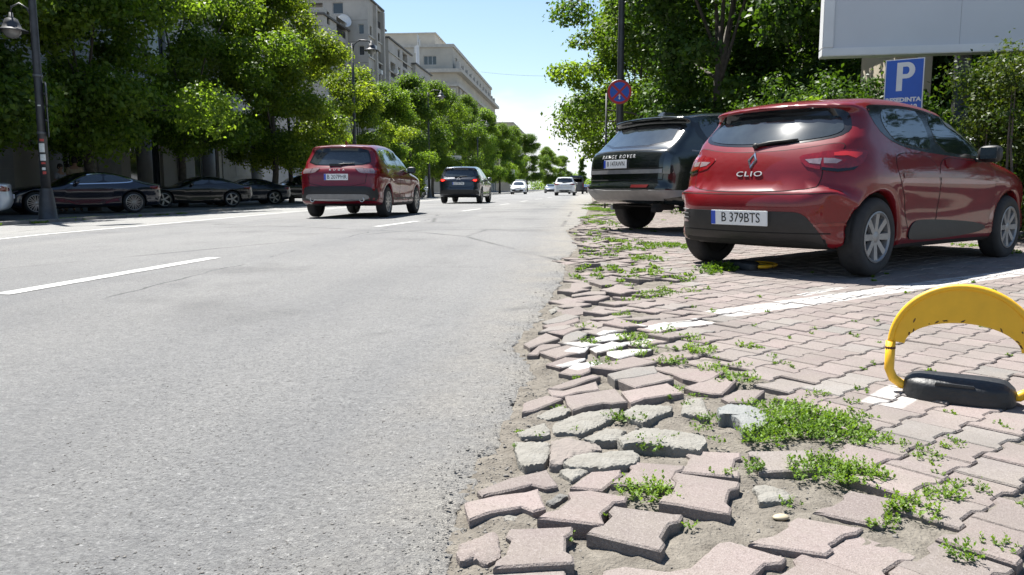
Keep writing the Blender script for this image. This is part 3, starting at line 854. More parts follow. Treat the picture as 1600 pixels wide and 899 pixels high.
CLIO = dict(L=4.06, W=1.732, H=1.448, xr=0.62, xf=3.21, wr=0.31, arch=0.355, h=0.024,
    prof=[(0.14, 0.22), (0.06, 0.27), (0.02, 0.36), (0.0, 0.50), (0.0, 0.60), (0.035, 0.675), (0.085, 0.70), (0.10, 0.76), (0.125, 0.86), (0.165, 0.95), (0.21, 1.01),
          (0.235, 1.045), (0.345, 1.165), (0.46, 1.285), (0.455, 1.315), (0.40, 1.335), (0.395, 1.365), (0.56, 1.412), (0.9, 1.443), (1.35, 1.45), (1.85, 1.42), (2.2, 1.345), (2.55, 1.20), (2.85, 1.05), (3.0, 0.985),
          (3.3, 0.935), (3.65, 0.86), (3.88, 0.76), (4.0, 0.64), (4.05, 0.52), (4.06, 0.40), (4.02, 0.27), (3.9, 0.2), (3.4, 0.19), (0.5, 0.19)],
    plan=([0, 0.12, 0.35, 0.7, 1.2, 2.0, 2.8, 3.3, 3.7, 4.06], [0.74, 0.80, 0.845, 0.862, 0.845, 0.84, 0.845, 0.85, 0.80, 0.70]),
    sec=([0.15, 0.25, 0.35, 0.5, 0.62, 0.75, 0.88, 0.98, 1.05, 1.5], [-0.06, -0.02, -0.012, -0.02, -0.012, 0.0, -0.012, -0.04, -0.07, -0.07]),
    belt=([0, 0.3, 0.7, 1.3, 2.4, 3.0, 4.06], [1.02, 1.05, 1.04, 1.0, 0.95, 0.94, 0.92]),
    tumble=0.43, ledge=0.0, kshoulder=0.06,
    bulge=[(0.62, 0.78, 0.5, 0.2, 0.02), (3.2, 0.78, 0.4, 0.15, 0.014), (1.75, 0.42, 0.7, 0.14, -0.009), (0.5, 1.0, 0.35, 0.1, 0.02)],
    bow=(0.20, 0.22), r_end=(0.30, 0.45), r_top=0.10, crown=0.055, flare=0.008, under=0.235, under_rear=0.30)

def build_clio():
    c = Car('hatchback_car', CLIO, M_RED, 'dusty dark red hatchback parked on the pavers in front of the blue parking sign', 'car')
    S = -90  # rays that look at the left side (+y) travel towards -y
    # side glass, one panel a window
    def side(name, poly, m, **k):
        # poly in (x, z); az=-90 has sideways axis +x
        return c.patch(name, poly, -90, m, mirror=True, **k)
    side('window_surround', [(0.64, 1.30), (0.70, 1.16), (0.84, 1.075), (1.1, 1.02), (1.5, 0.99), (2.3, 0.955), (2.80, 0.95), (2.70, 1.02), (2.42, 1.185), (2.1, 1.305), (1.75, 1.362), (1.35, 1.38), (0.9, 1.36), (0.68, 1.345)], M_GLOSSBLACK, off=0.002, rnd=1)
    side('door_window', [(0.92, 1.085), (1.1, 1.045), (1.50, 1.02), (1.60, 1.02), (1.57, 1.338), (1.35, 1.35), (1.02, 1.335), (0.86, 1.31), (0.80, 1.20)], M_GLASS, off=0.005, rnd=1)
    side('door_window', [(1.72, 1.01), (2.30, 0.985), (2.66, 0.985), (2.40, 1.16), (2.12, 1.275), (1.9, 1.318), (1.68, 1.332)], M_GLASS, off=0.005, rnd=1)
    # panel gaps and doors
    rd = [(0.93, 0.98), (1.62, 0.965), (1.66, 0.6), (1.62, 0.315), (1.16, 0.315), (1.08, 0.47), (1.02, 0.62), (0.90, 0.74), (0.84, 0.88)]
    fd = [(1.645, 0.965), (2.30, 0.935), (2.78, 0.93), (2.80, 0.72), (2.76, 0.45), (2.70, 0.315), (1.645, 0.315), (1.685, 0.6)]
    side('door', rd, M_RED, off=0.0025, rnd=2, grid=0.06, skirt=0.001)
    side('door', fd, M_RED, off=0.0025, rnd=2, grid=0.06, skirt=0.001)
    for poly in (rd, fd):
        c.line('panel_gap', poly, -90, M_GAP, 0.013, 0.0012, mirror=True, closed=True, rnd=2)
    side('side_moulding', [(1.12, 0.30), (1.18, 0.40), (1.35, 0.435), (2.2, 0.40), (2.62, 0.36), (2.66, 0.30), (2.0, 0.262), (1.2, 0.262)], M_BLACKPL, off=0.012, rnd=2)
    side('door_handle', [(1.77, 0.86), (1.78, 0.955), (1.97, 0.89), (1.98, 0.862)], M_RED, off=0.012, rnd=1, grid=0.02)
    c.patch('fuel_flap', [(0.55, 0.80), (0.75, 0.80), (0.75, 0.96), (0.55, 0.96)], 90, M_RED, off=0.002, rnd=2) if False else None
    c.arch_liners()
    # rear: window, tailgate, lamps, bumper
    c.patch('rear_surround', [(-0.70, 1.10), (-0.4, 1.045), (0, 1.025), (0.4, 1.045), (0.70, 1.10), (0.625, 1.25), (0.56, 1.318), (0.3, 1.335), (-0.3, 1.335), (-0.56, 1.318), (-0.625, 1.25)], 0, M_GLOSSBLACK, off=0.002, rnd=2)
    c.patch('rear_window', [(-0.645, 1.115), (-0.4, 1.065), (0, 1.045), (0.4, 1.065), (0.645, 1.115), (0.585, 1.22), (0.52, 1.27), (0.25, 1.288), (-0.25, 1.288), (-0.52, 1.27), (-0.585, 1.22)], 0, M_GLASS_REAR, off=0.006, rnd=2)
    gate = [(-0.56, 0.665), (0.56, 0.665), (0.60, 0.76), (0.59, 0.86), (0.70, 1.0), (0.66, 1.045), (0.4, 0.995), (0, 0.975), (-0.4, 0.995), (-0.66, 1.045), (-0.70, 1.0), (-0.59, 0.86), (-0.60, 0.76)]
    c.patch('tailgate', gate, 0, M_RED, off=0.0025, rnd=2, grid=0.06, skirt=0.001)
    c.line('panel_gap', gate, 0, M_GAP, 0.013, 0.0012, closed=True, rnd=2)
    for sg in (1, -1):
        # lamp: seen at 45 degrees from the corner; inner piece sits on the tailgate
        az = -38 * sg
        d, ax = view_axes(az)
        def q(x, y, z): return (np.array([x, sg * y, 0]) @ ax, z)
        out = c.patch('tail_lamp', [q(0.2, 0.585, 0.835), q(0.2, 0.60, 0.83), q(0.25, 0.69, 0.82), q(0.33, 0.775, 0.835), q(0.39, 0.82, 0.89), q(0.43, 0.835, 0.955), q(0.43, 0.835, 0.97), q(0.36, 0.81, 0.985), q(0.28, 0.74, 0.985), q(0.2, 0.60, 0.968), q(0.2, 0.585, 0.965)], az, M_REDLAMP, off=0.010, rnd=1, grid=0.035)
        c.patch('lamp_base', [q(0.2, 0.588, 0.828), q(0.25, 0.69, 0.812), q(0.33, 0.775, 0.828), q(0.36, 0.795, 0.858), q(0.31, 0.75, 0.842), q(0.25, 0.69, 0.836), q(0.2, 0.59, 0.85)], az, M_GLOSSBLACK, off=0.012, rnd=0, grid=0.03, parent=out)
        c.patch('reversing_lens', [q(0.22, 0.592, 0.878), q(0.27, 0.665, 0.876), q(0.29, 0.70, 0.90), q(0.25, 0.66, 0.915), q(0.22, 0.592, 0.918)], az, M_WHITELAMP, off=0.012, rnd=0, grid=0.03, parent=out)
        c.patch('lamp_red_band', [q(0.25, 0.66, 0.935), q(0.30, 0.745, 0.935), q(0.34, 0.785, 0.915), q(0.38, 0.815, 0.945), q(0.38, 0.815, 0.962), q(0.28, 0.73, 0.968), q(0.25, 0.66, 0.958)], az, M_LAMPBRIGHT, off=0.012, rnd=0, grid=0.03, parent=out)  # brighter red band along the upper edge of the lamp
        inner = c.patch('tail_lamp', [(sg * 0.40, 0.93), (sg * 0.42, 0.90), (sg * 0.47, 0.855), (sg * 0.577, 0.832), (sg * 0.577, 0.966), (sg * 0.5, 0.958), (sg * 0.42, 0.945)], 0, M_REDLAMP, off=0.008, rnd=0, grid=0.035)
        c.patch('reversing_lens', [(sg * 0.45, 0.91), (sg * 0.49, 0.882), (sg * 0.572, 0.872), (sg * 0.572, 0.918)], 0, M_WHITELAMP, off=0.0105, rnd=0, grid=0.03, parent=inner)
        c.patch('reflector', [q(0.1, 0.60, 0.395), q(0.25, 0.80, 0.41), q(0.25, 0.80, 0.432), q(0.1, 0.60, 0.42)], az, M_REDLAMP, off=0.006, rnd=1, grid=0.03)
    for k in range(3):
        c.line('vent_gleam', [(0.58, 0.44 + 0.035 * k), (0.70, 0.445 + 0.035 * k)], 0, M_SILVER, 0.006, 0.014)  # silver strips paint the gleams on the vent slats
    c.patch('bumper_insert', [(-0.66, 0.195), (0, 0.195), (0.66, 0.195), (0.715, 0.33), (0.70, 0.47), (0.62, 0.512), (0.45, 0.51), (0.0, 0.505), (-0.42, 0.51), (-0.52, 0.50), (-0.585, 0.43), (-0.66, 0.30)], 0, M_BLACKPL, off=0.006, rnd=2, grid=0.06)
    c.line('bumper_crease', [(-0.74, 0.655), (-0.4, 0.645), (0, 0.642), (0.4, 0.645), (0.74, 0.655)], 0, M_GAP, 0.006, 0.0015)
    c.line('bumper_crease', [(-0.70, 0.345), (0, 0.34), (0.70, 0.345)], 0, M_GAP, 0.008, 0.0075)
    c.plate('B 379BTS', 0.0, 0.452, tilt=R(-4), out=0.02, size=(0.54, 0.12))
    # badge: open rhombus
    p = c.hit([(0, 0.955)], 0)[0]
    b = MB()
    o = [(0, 0.075), (0.048, 0), (0, -0.075), (-0.048, 0)]; i = [(0, 0.042), (0.022, 0), (0, -0.042), (-0.022, 0)]
    v = []
    for ring, dx in ((o, 0.006), ([(y * .86, z * .9) for y, z in o], -0.010), (i, -0.010), (i, 0.004)):
        H = c.hit([(y, 0.918 + z) for y, z in ring], 0)
        for h_, (y, z) in zip(H, ring): v.append((h_[0] + dx, y, 0.918 + z))
    b.add(v, [(k * 4 + j, k * 4 + (j + 1) % 4, (k + 1) * 4 + (j + 1) % 4, (k + 1) * 4 + j) for k in range(3) for j in range(4)])
    b.build('rhombus_badge', M_CHROME, c.root)
    c.letters('CLIO', 0, 0.805, 0.058, M_LETTER, sx=1.75, spacing=1.15)
    # wiper
    p = c.hit([(0.0, 1.02)], 0)[0]
    w = MB()
    w.lathe([(0.0, -0.016), (0.02, -0.016), (0.026, 0.0), (0.026, 0.02)], (p[0] - 0.004, 0.02, 1.035), 'X', 14)
    A = c.hit([(0.02, 1.035), (-0.1, 1.06), (-0.24, 1.07), (-0.33, 1.078)], 0)
    w.tube([(a[0] - 0.02, a[1], a[2]) for a in A], [0.014, 0.014, 0.011, 0.006], 8)
    w.build('rear_wiper', M_BLACKPL, c.root, smooth=True)
    # roof aerial, spoiler brake lamp, exhaust and tow eye cover
    c.patch('brake_lamp', [(-0.14, 1.352), (0.14, 1.352), (0.14, 1.362), (-0.14, 1.362)], 0, M_REDLAMP, off=0.004, rnd=0, grid=0.05)
    a = MB(); a.tube([(0.78, 0, 1.43), (0.72, 0, 1.455), (0.60, 0, 1.50)], [0.012, 0.007, 0.003], 8)
    # front: windscreen, headlamps, grille (turned away from the street)
    c.patch('windscreen', [(-0.66, 1.0), (0.66, 1.0), (0.60, 1.15), (0.52, 1.33), (0, 1.37), (-0.52, 1.33), (-0.60, 1.15)], 180, M_GLASS, off=0.004, rnd=1, grid=0.08)
    for sg in (1, -1):
        c.patch('headlamp', [(sg * 0.42, 0.66), (sg * 0.76, 0.70), (sg * 0.78, 0.80), (sg * 0.5, 0.76)], 180, M_WHITELAMP, off=0.006, rnd=1)
    c.patch('grille', [(-0.6, 0.3), (0.6, 0.3), (0.5, 0.5), (-0.5, 0.5)], 180, M_BLACKPL, off=0.004, rnd=1)
    c.line('flank_crease', [(0.95, 0.79), (1.6, 0.80), (2.3, 0.795), (2.85, 0.77)], -90, M_RED, 0.035, 0.007, mirror=True, rnd=1)
    c.wheels(8, 'wide', width=0.195, rimr=0.2)
    c.mirrors(2.42, 1.0, 0.79, M_BLACKPL, size=(0.13, 0.2, 0.155), reach=0.21)
    return c
# ---- other vehicles
M_DRED = mat('deep_red_paint', (0.14, 0.0035, 0.011), 0.4, 0.0, var=0.1, vscale=3, coat=1.0, spec=0.12)
M_NAVY = mat('dark_blue_grey_paint', (0.018, 0.024, 0.036), 0.3, 0.4, var=0.1, vscale=3, coat=1.0)
M_BLACK = mat('black_green_paint', (0.006, 0.009, 0.008), 0.22, 0.3, coat=1.0, var=0.2, vscale=3)
M_INDIGO = mat('midnight_blue_paint', (0.010, 0.013, 0.026), 0.25, 0.4, coat=1.0, var=0.15, vscale=2)
M_CHAR = mat('charcoal_paint', (0.010, 0.010, 0.012), 0.27, 0.3, coat=1.0, var=0.15, vscale=2)
M_WHITE = mat('white_paint', (0.72, 0.73, 0.74), 0.3, coat=1.0, var=0.05, vscale=3)
M_GREYP = mat('grey_paint', (0.2, 0.21, 0.22), 0.3, 0.4, coat=1.0, var=0.08, vscale=3)
M_HEADLIT = mat('head_lamp', (0.8, 0.8, 0.8), 0.1, coat=0.8)
M_DIFF = mat('silver_diffuser', (0.21, 0.21, 0.215), 0.42, 0.5, var=0.1, vscale=10)
M_REFLEX = mat('dim_reflector', (0.09, 0.004, 0.004), 0.3)
M_SPOKE = mat('pale_alloy', (0.36, 0.35, 0.34), 0.32, 0.7)

SUV = dict(L=4.61, W=1.88, H=1.67, xr=0.95, xf=3.66, wr=0.355, arch=0.405, h=0.032,
    prof=[(0.2, 0.30), (0.08, 0.36), (0.03, 0.46), (0.02, 0.62), (0.05, 0.72), (0.07, 0.86), (0.08, 0.98), (0.13, 1.08), (0.20, 1.14), (0.30, 1.25), (0.44, 1.45), (0.46, 1.53), (0.40, 1.57), (0.46, 1.60),
          (0.8, 1.645), (1.4, 1.67), (2.0, 1.655), (2.4, 1.58), (2.8, 1.42), (3.15, 1.20), (3.35, 1.10), (3.7, 1.05), (4.1, 0.98), (4.4, 0.86), (4.55, 0.72), (4.6, 0.55), (4.55, 0.34), (4.4, 0.25), (3.9, 0.24), (0.6, 0.25)],
    plan=([0, 0.15, 0.4, 0.9, 1.5, 2.4, 3.2, 3.7, 4.2, 4.6], [0.83, 0.88, 0.915, 0.935, 0.925, 0.92, 0.93, 0.935, 0.89, 0.78]),
    sec=([0.2, 0.3, 0.42, 0.6, 0.8, 0.95, 1.05, 1.15, 1.7], [-0.07, -0.02, -0.01, -0.018, 0.0, 0.0, -0.03, -0.06, -0.06]),
    belt=([0, 0.5, 1.0, 1.7, 2.8, 3.3, 4.6], [1.15, 1.19, 1.14, 1.09, 1.04, 1.03, 1.0]),
    tumble=0.43, kshoulder=0.05, bulge=[(0.95, 0.9, 0.45, 0.16, 0.02), (3.66, 0.85, 0.45, 0.16, 0.015), (2.2, 0.5, 0.8, 0.12, -0.02)],
    bow=(0.14, 0.2), r_end=(0.26, 0.5), r_top=0.11, crown=0.06, flare=0.014, under=0.30)

def variant(base, **k):
    d = dict(base); d.update(k); return d

def dark_lower(c, z0=0.27, z1=0.42):
    """black cladding round the arches and along the sills"""
    sp = c.sp
    L = sp['L']
    c.patch('sill_cladding', [(sp['xr'] + sp['arch'] + 0.04, z0), (sp['xr'] + sp['arch'] + 0.0, z1), (sp['xf'] - sp['arch'], z1), (sp['xf'] - sp['arch'] - 0.04, z0)], -90, M_BLACKPL, off=0.006, rnd=0, mirror=True, grid=0.1)

def glasshouse(c, front, back, trim=None):
    """side windows of a four door car: outlines in (x, z)"""
    for p in back + front:
        c.patch('side_window', p, -90, M_GLASS, off=0.004, rnd=1, grid=0.08, mirror=True)

def build_crossover(name, sp, paint, label, plate, kind, group=None, cat='car'):
    c = Car(name, sp, paint, label, cat, group)
    W = sp['W'] / 2
    c.arch_liners()
    c.patch('window_surround', [(0.62, 1.44), (0.80, 1.24), (1.3, 1.12), (2.0, 1.075), (3.05, 1.06), (3.02, 1.13), (2.72, 1.375), (2.4, 1.50), (2.0, 1.565), (1.4, 1.585), (0.8, 1.545)], -90, M_GLOSSBLACK, off=0.002, rnd=1, mirror=True, grid=0.08)
    glasshouse(c, [[(2.02, 1.10), (2.9, 1.085), (2.66, 1.345), (2.35, 1.465), (1.98, 1.53)]],
                  [[(0.74, 1.42), (0.86, 1.26), (1.02, 1.20), (1.0, 1.52), (0.84, 1.505)], [(1.08, 1.19), (1.35, 1.135), (1.94, 1.105), (1.90, 1.535), (1.4, 1.548), (1.06, 1.53)]])
    for poly in ([(2.0, 1.06), (3.0, 1.04), (3.08, 0.8), (3.02, 0.40), (1.98, 0.40), (2.03, 0.7)], [(1.0, 1.12), (1.97, 1.06), (2.0, 0.7), (1.95, 0.40), (1.45, 0.40), (1.36, 0.65), (1.2, 0.82), (1.02, 0.95)]):
        c.patch('door', poly, -90, paint, off=0.002, rnd=2, grid=0.08, mirror=True, skirt=0.001)
        c.line('panel_gap', poly, -90, M_GAP, 0.01, 0.001, mirror=True, closed=True, rnd=2)
    for x in (1.25, 2.15):
        c.patch('door_handle', [(x, 0.96), (x + 0.01, 0.985), (x + 0.2, 0.985), (x + 0.2, 0.96)], -90, paint, off=0.014, rnd=1, grid=0.05, mirror=True)
    dark_lower(c, 0.26, 0.44)
    c.patch('windscreen', [(-0.72, 1.12), (0.72, 1.12), (0.66, 1.3), (0.58, 1.56), (-0.58, 1.56), (-0.66, 1.3)], 180, M_GLASS, off=0.004, rnd=1, grid=0.1)
    for sg in (1, -1):
        c.patch('headlamp', [(sg * 0.48, 0.86), (sg * 0.84, 0.90), (sg * 0.84, 0.99), (sg * 0.55, 0.95)], 180, M_HEADLIT, off=0.006, rnd=1)
    c.patch('grille', [(-0.42, 0.66), (0.42, 0.66), (0.5, 0.9), (-0.5, 0.9)], 180, M_BLACKPL, off=0.006, rnd=1)
    c.patch('front_intake', [(-0.7, 0.34), (0.7, 0.34), (0.62, 0.55), (-0.62, 0.55)], 180, M_BLACKPL, off=0.004, rnd=1)
    # rear glass
    c.patch('rear_surround', [(-0.72, 1.17), (0, 1.14), (0.72, 1.17), (0.66, 1.38), (0.58, 1.535), (0, 1.55), (-0.58, 1.535), (-0.66, 1.38)], 0, M_GLOSSBLACK, off=0.002, rnd=1, grid=0.08)
    c.patch('rear_window', [(-0.69, 1.19), (0, 1.165), (0.69, 1.19), (0.63, 1.36), (0.56, 1.475), (0, 1.495), (-0.56, 1.475), (-0.63, 1.36)], 0, M_GLASS_REAR, off=0.005, rnd=1, grid=0.08)
    A = c.hit([(0.0, 1.17), (-0.15, 1.19), (-0.36, 1.20)], 0)
    w = MB(); w.tube([(a[0] - 0.022, a[1], a[2]) for a in A], [0.02, 0.014, 0.007], 8)
    w.box((A[0][0] - 0.012, 0.06, 1.165), (0.05, 0.26, 0.05))
    w.build('rear_wiper', M_BLACKPL, c.root)
    gate = [(-0.62, 0.70), (0.62, 0.70), (0.66, 0.95), (0.72, 1.1), (0.0, 1.12), (-0.72, 1.1), (-0.66, 0.95)]
    c.line('panel_gap', gate, 0, M_GAP, 0.010, 0.0012, closed=True, rnd=1)
    if kind == 'red':
        for sg in (1, -1):
            az = -40 * sg; d, ax = view_axes(az)
            q = lambda x, y, z: (np.array([x, sg * y, 0]) @ ax, z)
            o = c.patch('tail_lamp', [q(0.1, 0.655, 0.972), q(0.2, 0.80, 0.955), q(0.5, 0.93, 0.985), q(0.62, 0.93, 1.03), q(0.45, 0.93, 1.085), q(0.15, 0.78, 1.088), q(0.1, 0.655, 1.085)], az, M_REDLAMP, off=0.012, rnd=0, grid=0.05)
            c.patch('reversing_lens', [q(0.1, 0.66, 0.982), q(0.2, 0.83, 0.975), q(0.22, 0.85, 1.03), q(0.2, 0.83, 1.078), q(0.1, 0.66, 1.078)], az, M_WHITELAMP, off=0.014, rnd=0, grid=0.05, parent=o)
            o = c.patch('tail_lamp', [(sg * 0.40, 1.085), (sg * 0.50, 1.0), (sg * 0.645, 0.972), (sg * 0.645, 1.085)], 0, M_WHITELAMP, off=0.010, rnd=0, grid=0.05)
            c.patch('reflector', [q(0.08, 0.80, 0.66), q(0.14, 0.86, 0.60), q(0.15, 0.88, 0.74), q(0.1, 0.83, 0.76)], az, M_REDLAMP, off=0.006, rnd=1, grid=0.04)
            e = MB(); p = c.hit([(sg * 0.56, 0.42)], 0)[0]
            e.lathe([(0.045, 0.06), (0.058, 0.0), (0.05, -0.025), (0.04, -0.02), (0.035, 0.08)], (p[0] - 0.0, sg * 0.56, 0.41), 'X', 16)
            e.build('tailpipe', M_CHROME, c.root, smooth=True)
        c.patch('bumper_insert', [(-0.84, 0.27), (0.84, 0.27), (0.885, 0.50), (0.84, 0.70), (0.0, 0.70), (-0.84, 0.70), (-0.885, 0.50)], 0, M_BLACKPL, off=0.006, rnd=1, grid=0.08)
        c.patch('skid_plate', [(-0.72, 0.42), (-0.3, 0.385), (0.3, 0.385), (0.72, 0.42), (0.69, 0.52), (0.5, 0.53), (-0.5, 0.53), (-0.69, 0.52)], 0, M_DIFF, off=0.02, rnd=1, grid=0.08)
        c.line('bright_strip', [(-0.5, 0.415), (0.5, 0.415)], 0, M_CHROME, 0.012, 0.026)
        c.letters('KUGA', 0, 1.055, 0.055, M_LETTER, sx=1.3, spacing=2.4)
        c.plate(plate, 0.0, 0.90, size=(0.54, 0.135), out=0.02)
        c.letters('HYBRID', -0.5, 0.76, 0.03, M_CHROME, sx=1.3) if False else None
    elif kind == 'navy':
        for sg in (1, -1):
            az = -35 * sg; d, ax = view_axes(az)
            q = lambda x, y, z: (np.array([x, sg * y, 0]) @ ax, z)
            o = c.patch('tail_lamp', [q(0.1, 0.50, 0.99), q(0.2, 0.80, 0.96), q(0.42, 0.92, 0.99), q(0.55, 0.93, 1.06), q(0.2, 0.82, 1.10), q(0.1, 0.6, 1.04)], az, M_REDLAMP, off=0.010, rnd=1, grid=0.05)
            c.patch('lit_segment', [q(0.12, 0.66, 0.985), q(0.2, 0.81, 0.975), q(0.2, 0.82, 1.05), q(0.13, 0.68, 1.04)], az, M_REDLIT, off=0.014, rnd=1, grid=0.04, parent=o)
        c.patch('bumper_insert', [(-0.86, 0.32), (0.86, 0.32), (0.88, 0.46), (0.82, 0.60), (0.0, 0.62), (-0.82, 0.60), (-0.88, 0.46)], 0, M_BLACKPL, off=0.006, rnd=1, grid=0.08)
        b = MB(); p = c.hit([(0, 1.06)], 0)[0]
        b.lathe([(0.075, 0.0), (0.075, -0.012), (0.06, -0.012), (0.06, 0.0)], (p[0] - 0.004, 0, 1.06), 'X', 20)
        b.tube([(p[0] - 0.012, 0.055, 1.085), (p[0] - 0.014, 0, 1.045), (p[0] - 0.012, -0.055, 1.085)], 0.01, 6)
        b.build('ring_badge', M_CHROME, c.root)
        c.plate(plate, 0.0, 0.88, out=0.02)
    elif kind == 'white':
        for sg in (1, -1):
            az = -38 * sg; d, ax = view_axes(az)
            q = lambda x, y, z: (np.array([x, sg * y, 0]) @ ax, z)
            c.patch('tail_lamp', [q(0.1, 0.45, 1.0), q(0.2, 0.80, 0.93), q(0.42, 0.92, 0.98), q(0.6, 0.93, 1.08), q(0.2, 0.80, 1.07), q(0.1, 0.5, 1.04)], az, M_REDLAMP, off=0.010, rnd=1, grid=0.05)
        c.patch('bumper_insert', [(-0.72, 0.32), (0.72, 0.32), (0.66, 0.50), (-0.66, 0.50)], 0, M_BLACKPL, off=0.006, rnd=1, grid=0.08)
        c.plate(plate, 0.0, 0.88, out=0.02)
    f = MB()
    f.add([(1.0, 0.02, 1.655), (1.0, -0.02, 1.655), (0.78, 0.006, 1.72), (0.78, -0.006, 1.72), (0.8, 0.02, 1.645), (0.8, -0.02, 1.645)], [(0, 1, 3, 2), (0, 2, 4), (1, 5, 3), (2, 3, 5, 4)])
    f.build('roof_aerial', paint, c.root)
    c.line('roof_rail', [(0.75, 0.66), (1.3, 0.69), (2.2, 0.66)], 0, M_BLACKPL, 0.03, 0.02, tilt=None) if False else None
    c.wheels(10 if kind != 'navy' else 5, 'thin' if kind != 'navy' else 'wide', rim=M_SPOKE if kind == 'red' else M_SILVER, width=0.225, twin=(kind == 'navy'))
    c.mirrors(2.72, 1.10, W - 0.06, None if kind != 'red' else M_BLACKPL, size=(0.13, 0.2, 0.17), reach=0.22)
    return c

# ---- large black off-roader
BIGSUV = dict(L=5.05, W=2.0, H=1.87, xr=1.12, xf=4.1, wr=0.39, arch=0.44, h=0.034,
    prof=[(0.45, 0.42), (0.2, 0.44), (0.10, 0.55), (0.02, 0.62), (0.0, 0.68), (0.03, 0.74), (0.06, 0.78), (0.07, 0.95), (0.08, 1.12), (0.13, 1.25), (0.23, 1.30), (0.38, 1.42), (0.60, 1.62), (0.62, 1.68), (0.52, 1.73), (0.56, 1.765),
          (0.9, 1.82), (1.6, 1.87), (2.4, 1.86), (2.9, 1.78), (3.25, 1.62), (3.55, 1.38), (3.7, 1.27), (4.1, 1.22), (4.6, 1.14), (4.9, 1.0), (5.02, 0.8), (5.03, 0.55), (4.9, 0.36), (4.7, 0.3), (4.0, 0.3), (0.8, 0.36)],
    plan=([0, 0.15, 0.5, 1.1, 1.8, 2.8, 3.6, 4.1, 4.7, 5.05], [0.90, 0.945, 0.97, 0.985, 0.985, 0.985, 0.985, 0.985, 0.94, 0.84]),
    sec=([0.2, 0.4, 0.5, 0.7, 0.9, 1.1, 1.22, 1.32, 1.9], [-0.08, -0.03, -0.012, -0.008, 0.0, 0.0, -0.02, -0.05, -0.05]),
    belt=([0, 0.5, 1.2, 2.0, 3.4, 3.8, 5.05], [1.30, 1.31, 1.30, 1.28, 1.23, 1.22, 1.2]),
    tumble=0.27, kshoulder=0.04, bulge=[(2.4, 0.55, 0.9, 0.12, -0.015)],
    bow=(0.10, 0.16), r_end=(0.20, 0.45), r_top=0.09, crown=0.05, flare=0.008, under=0.40)

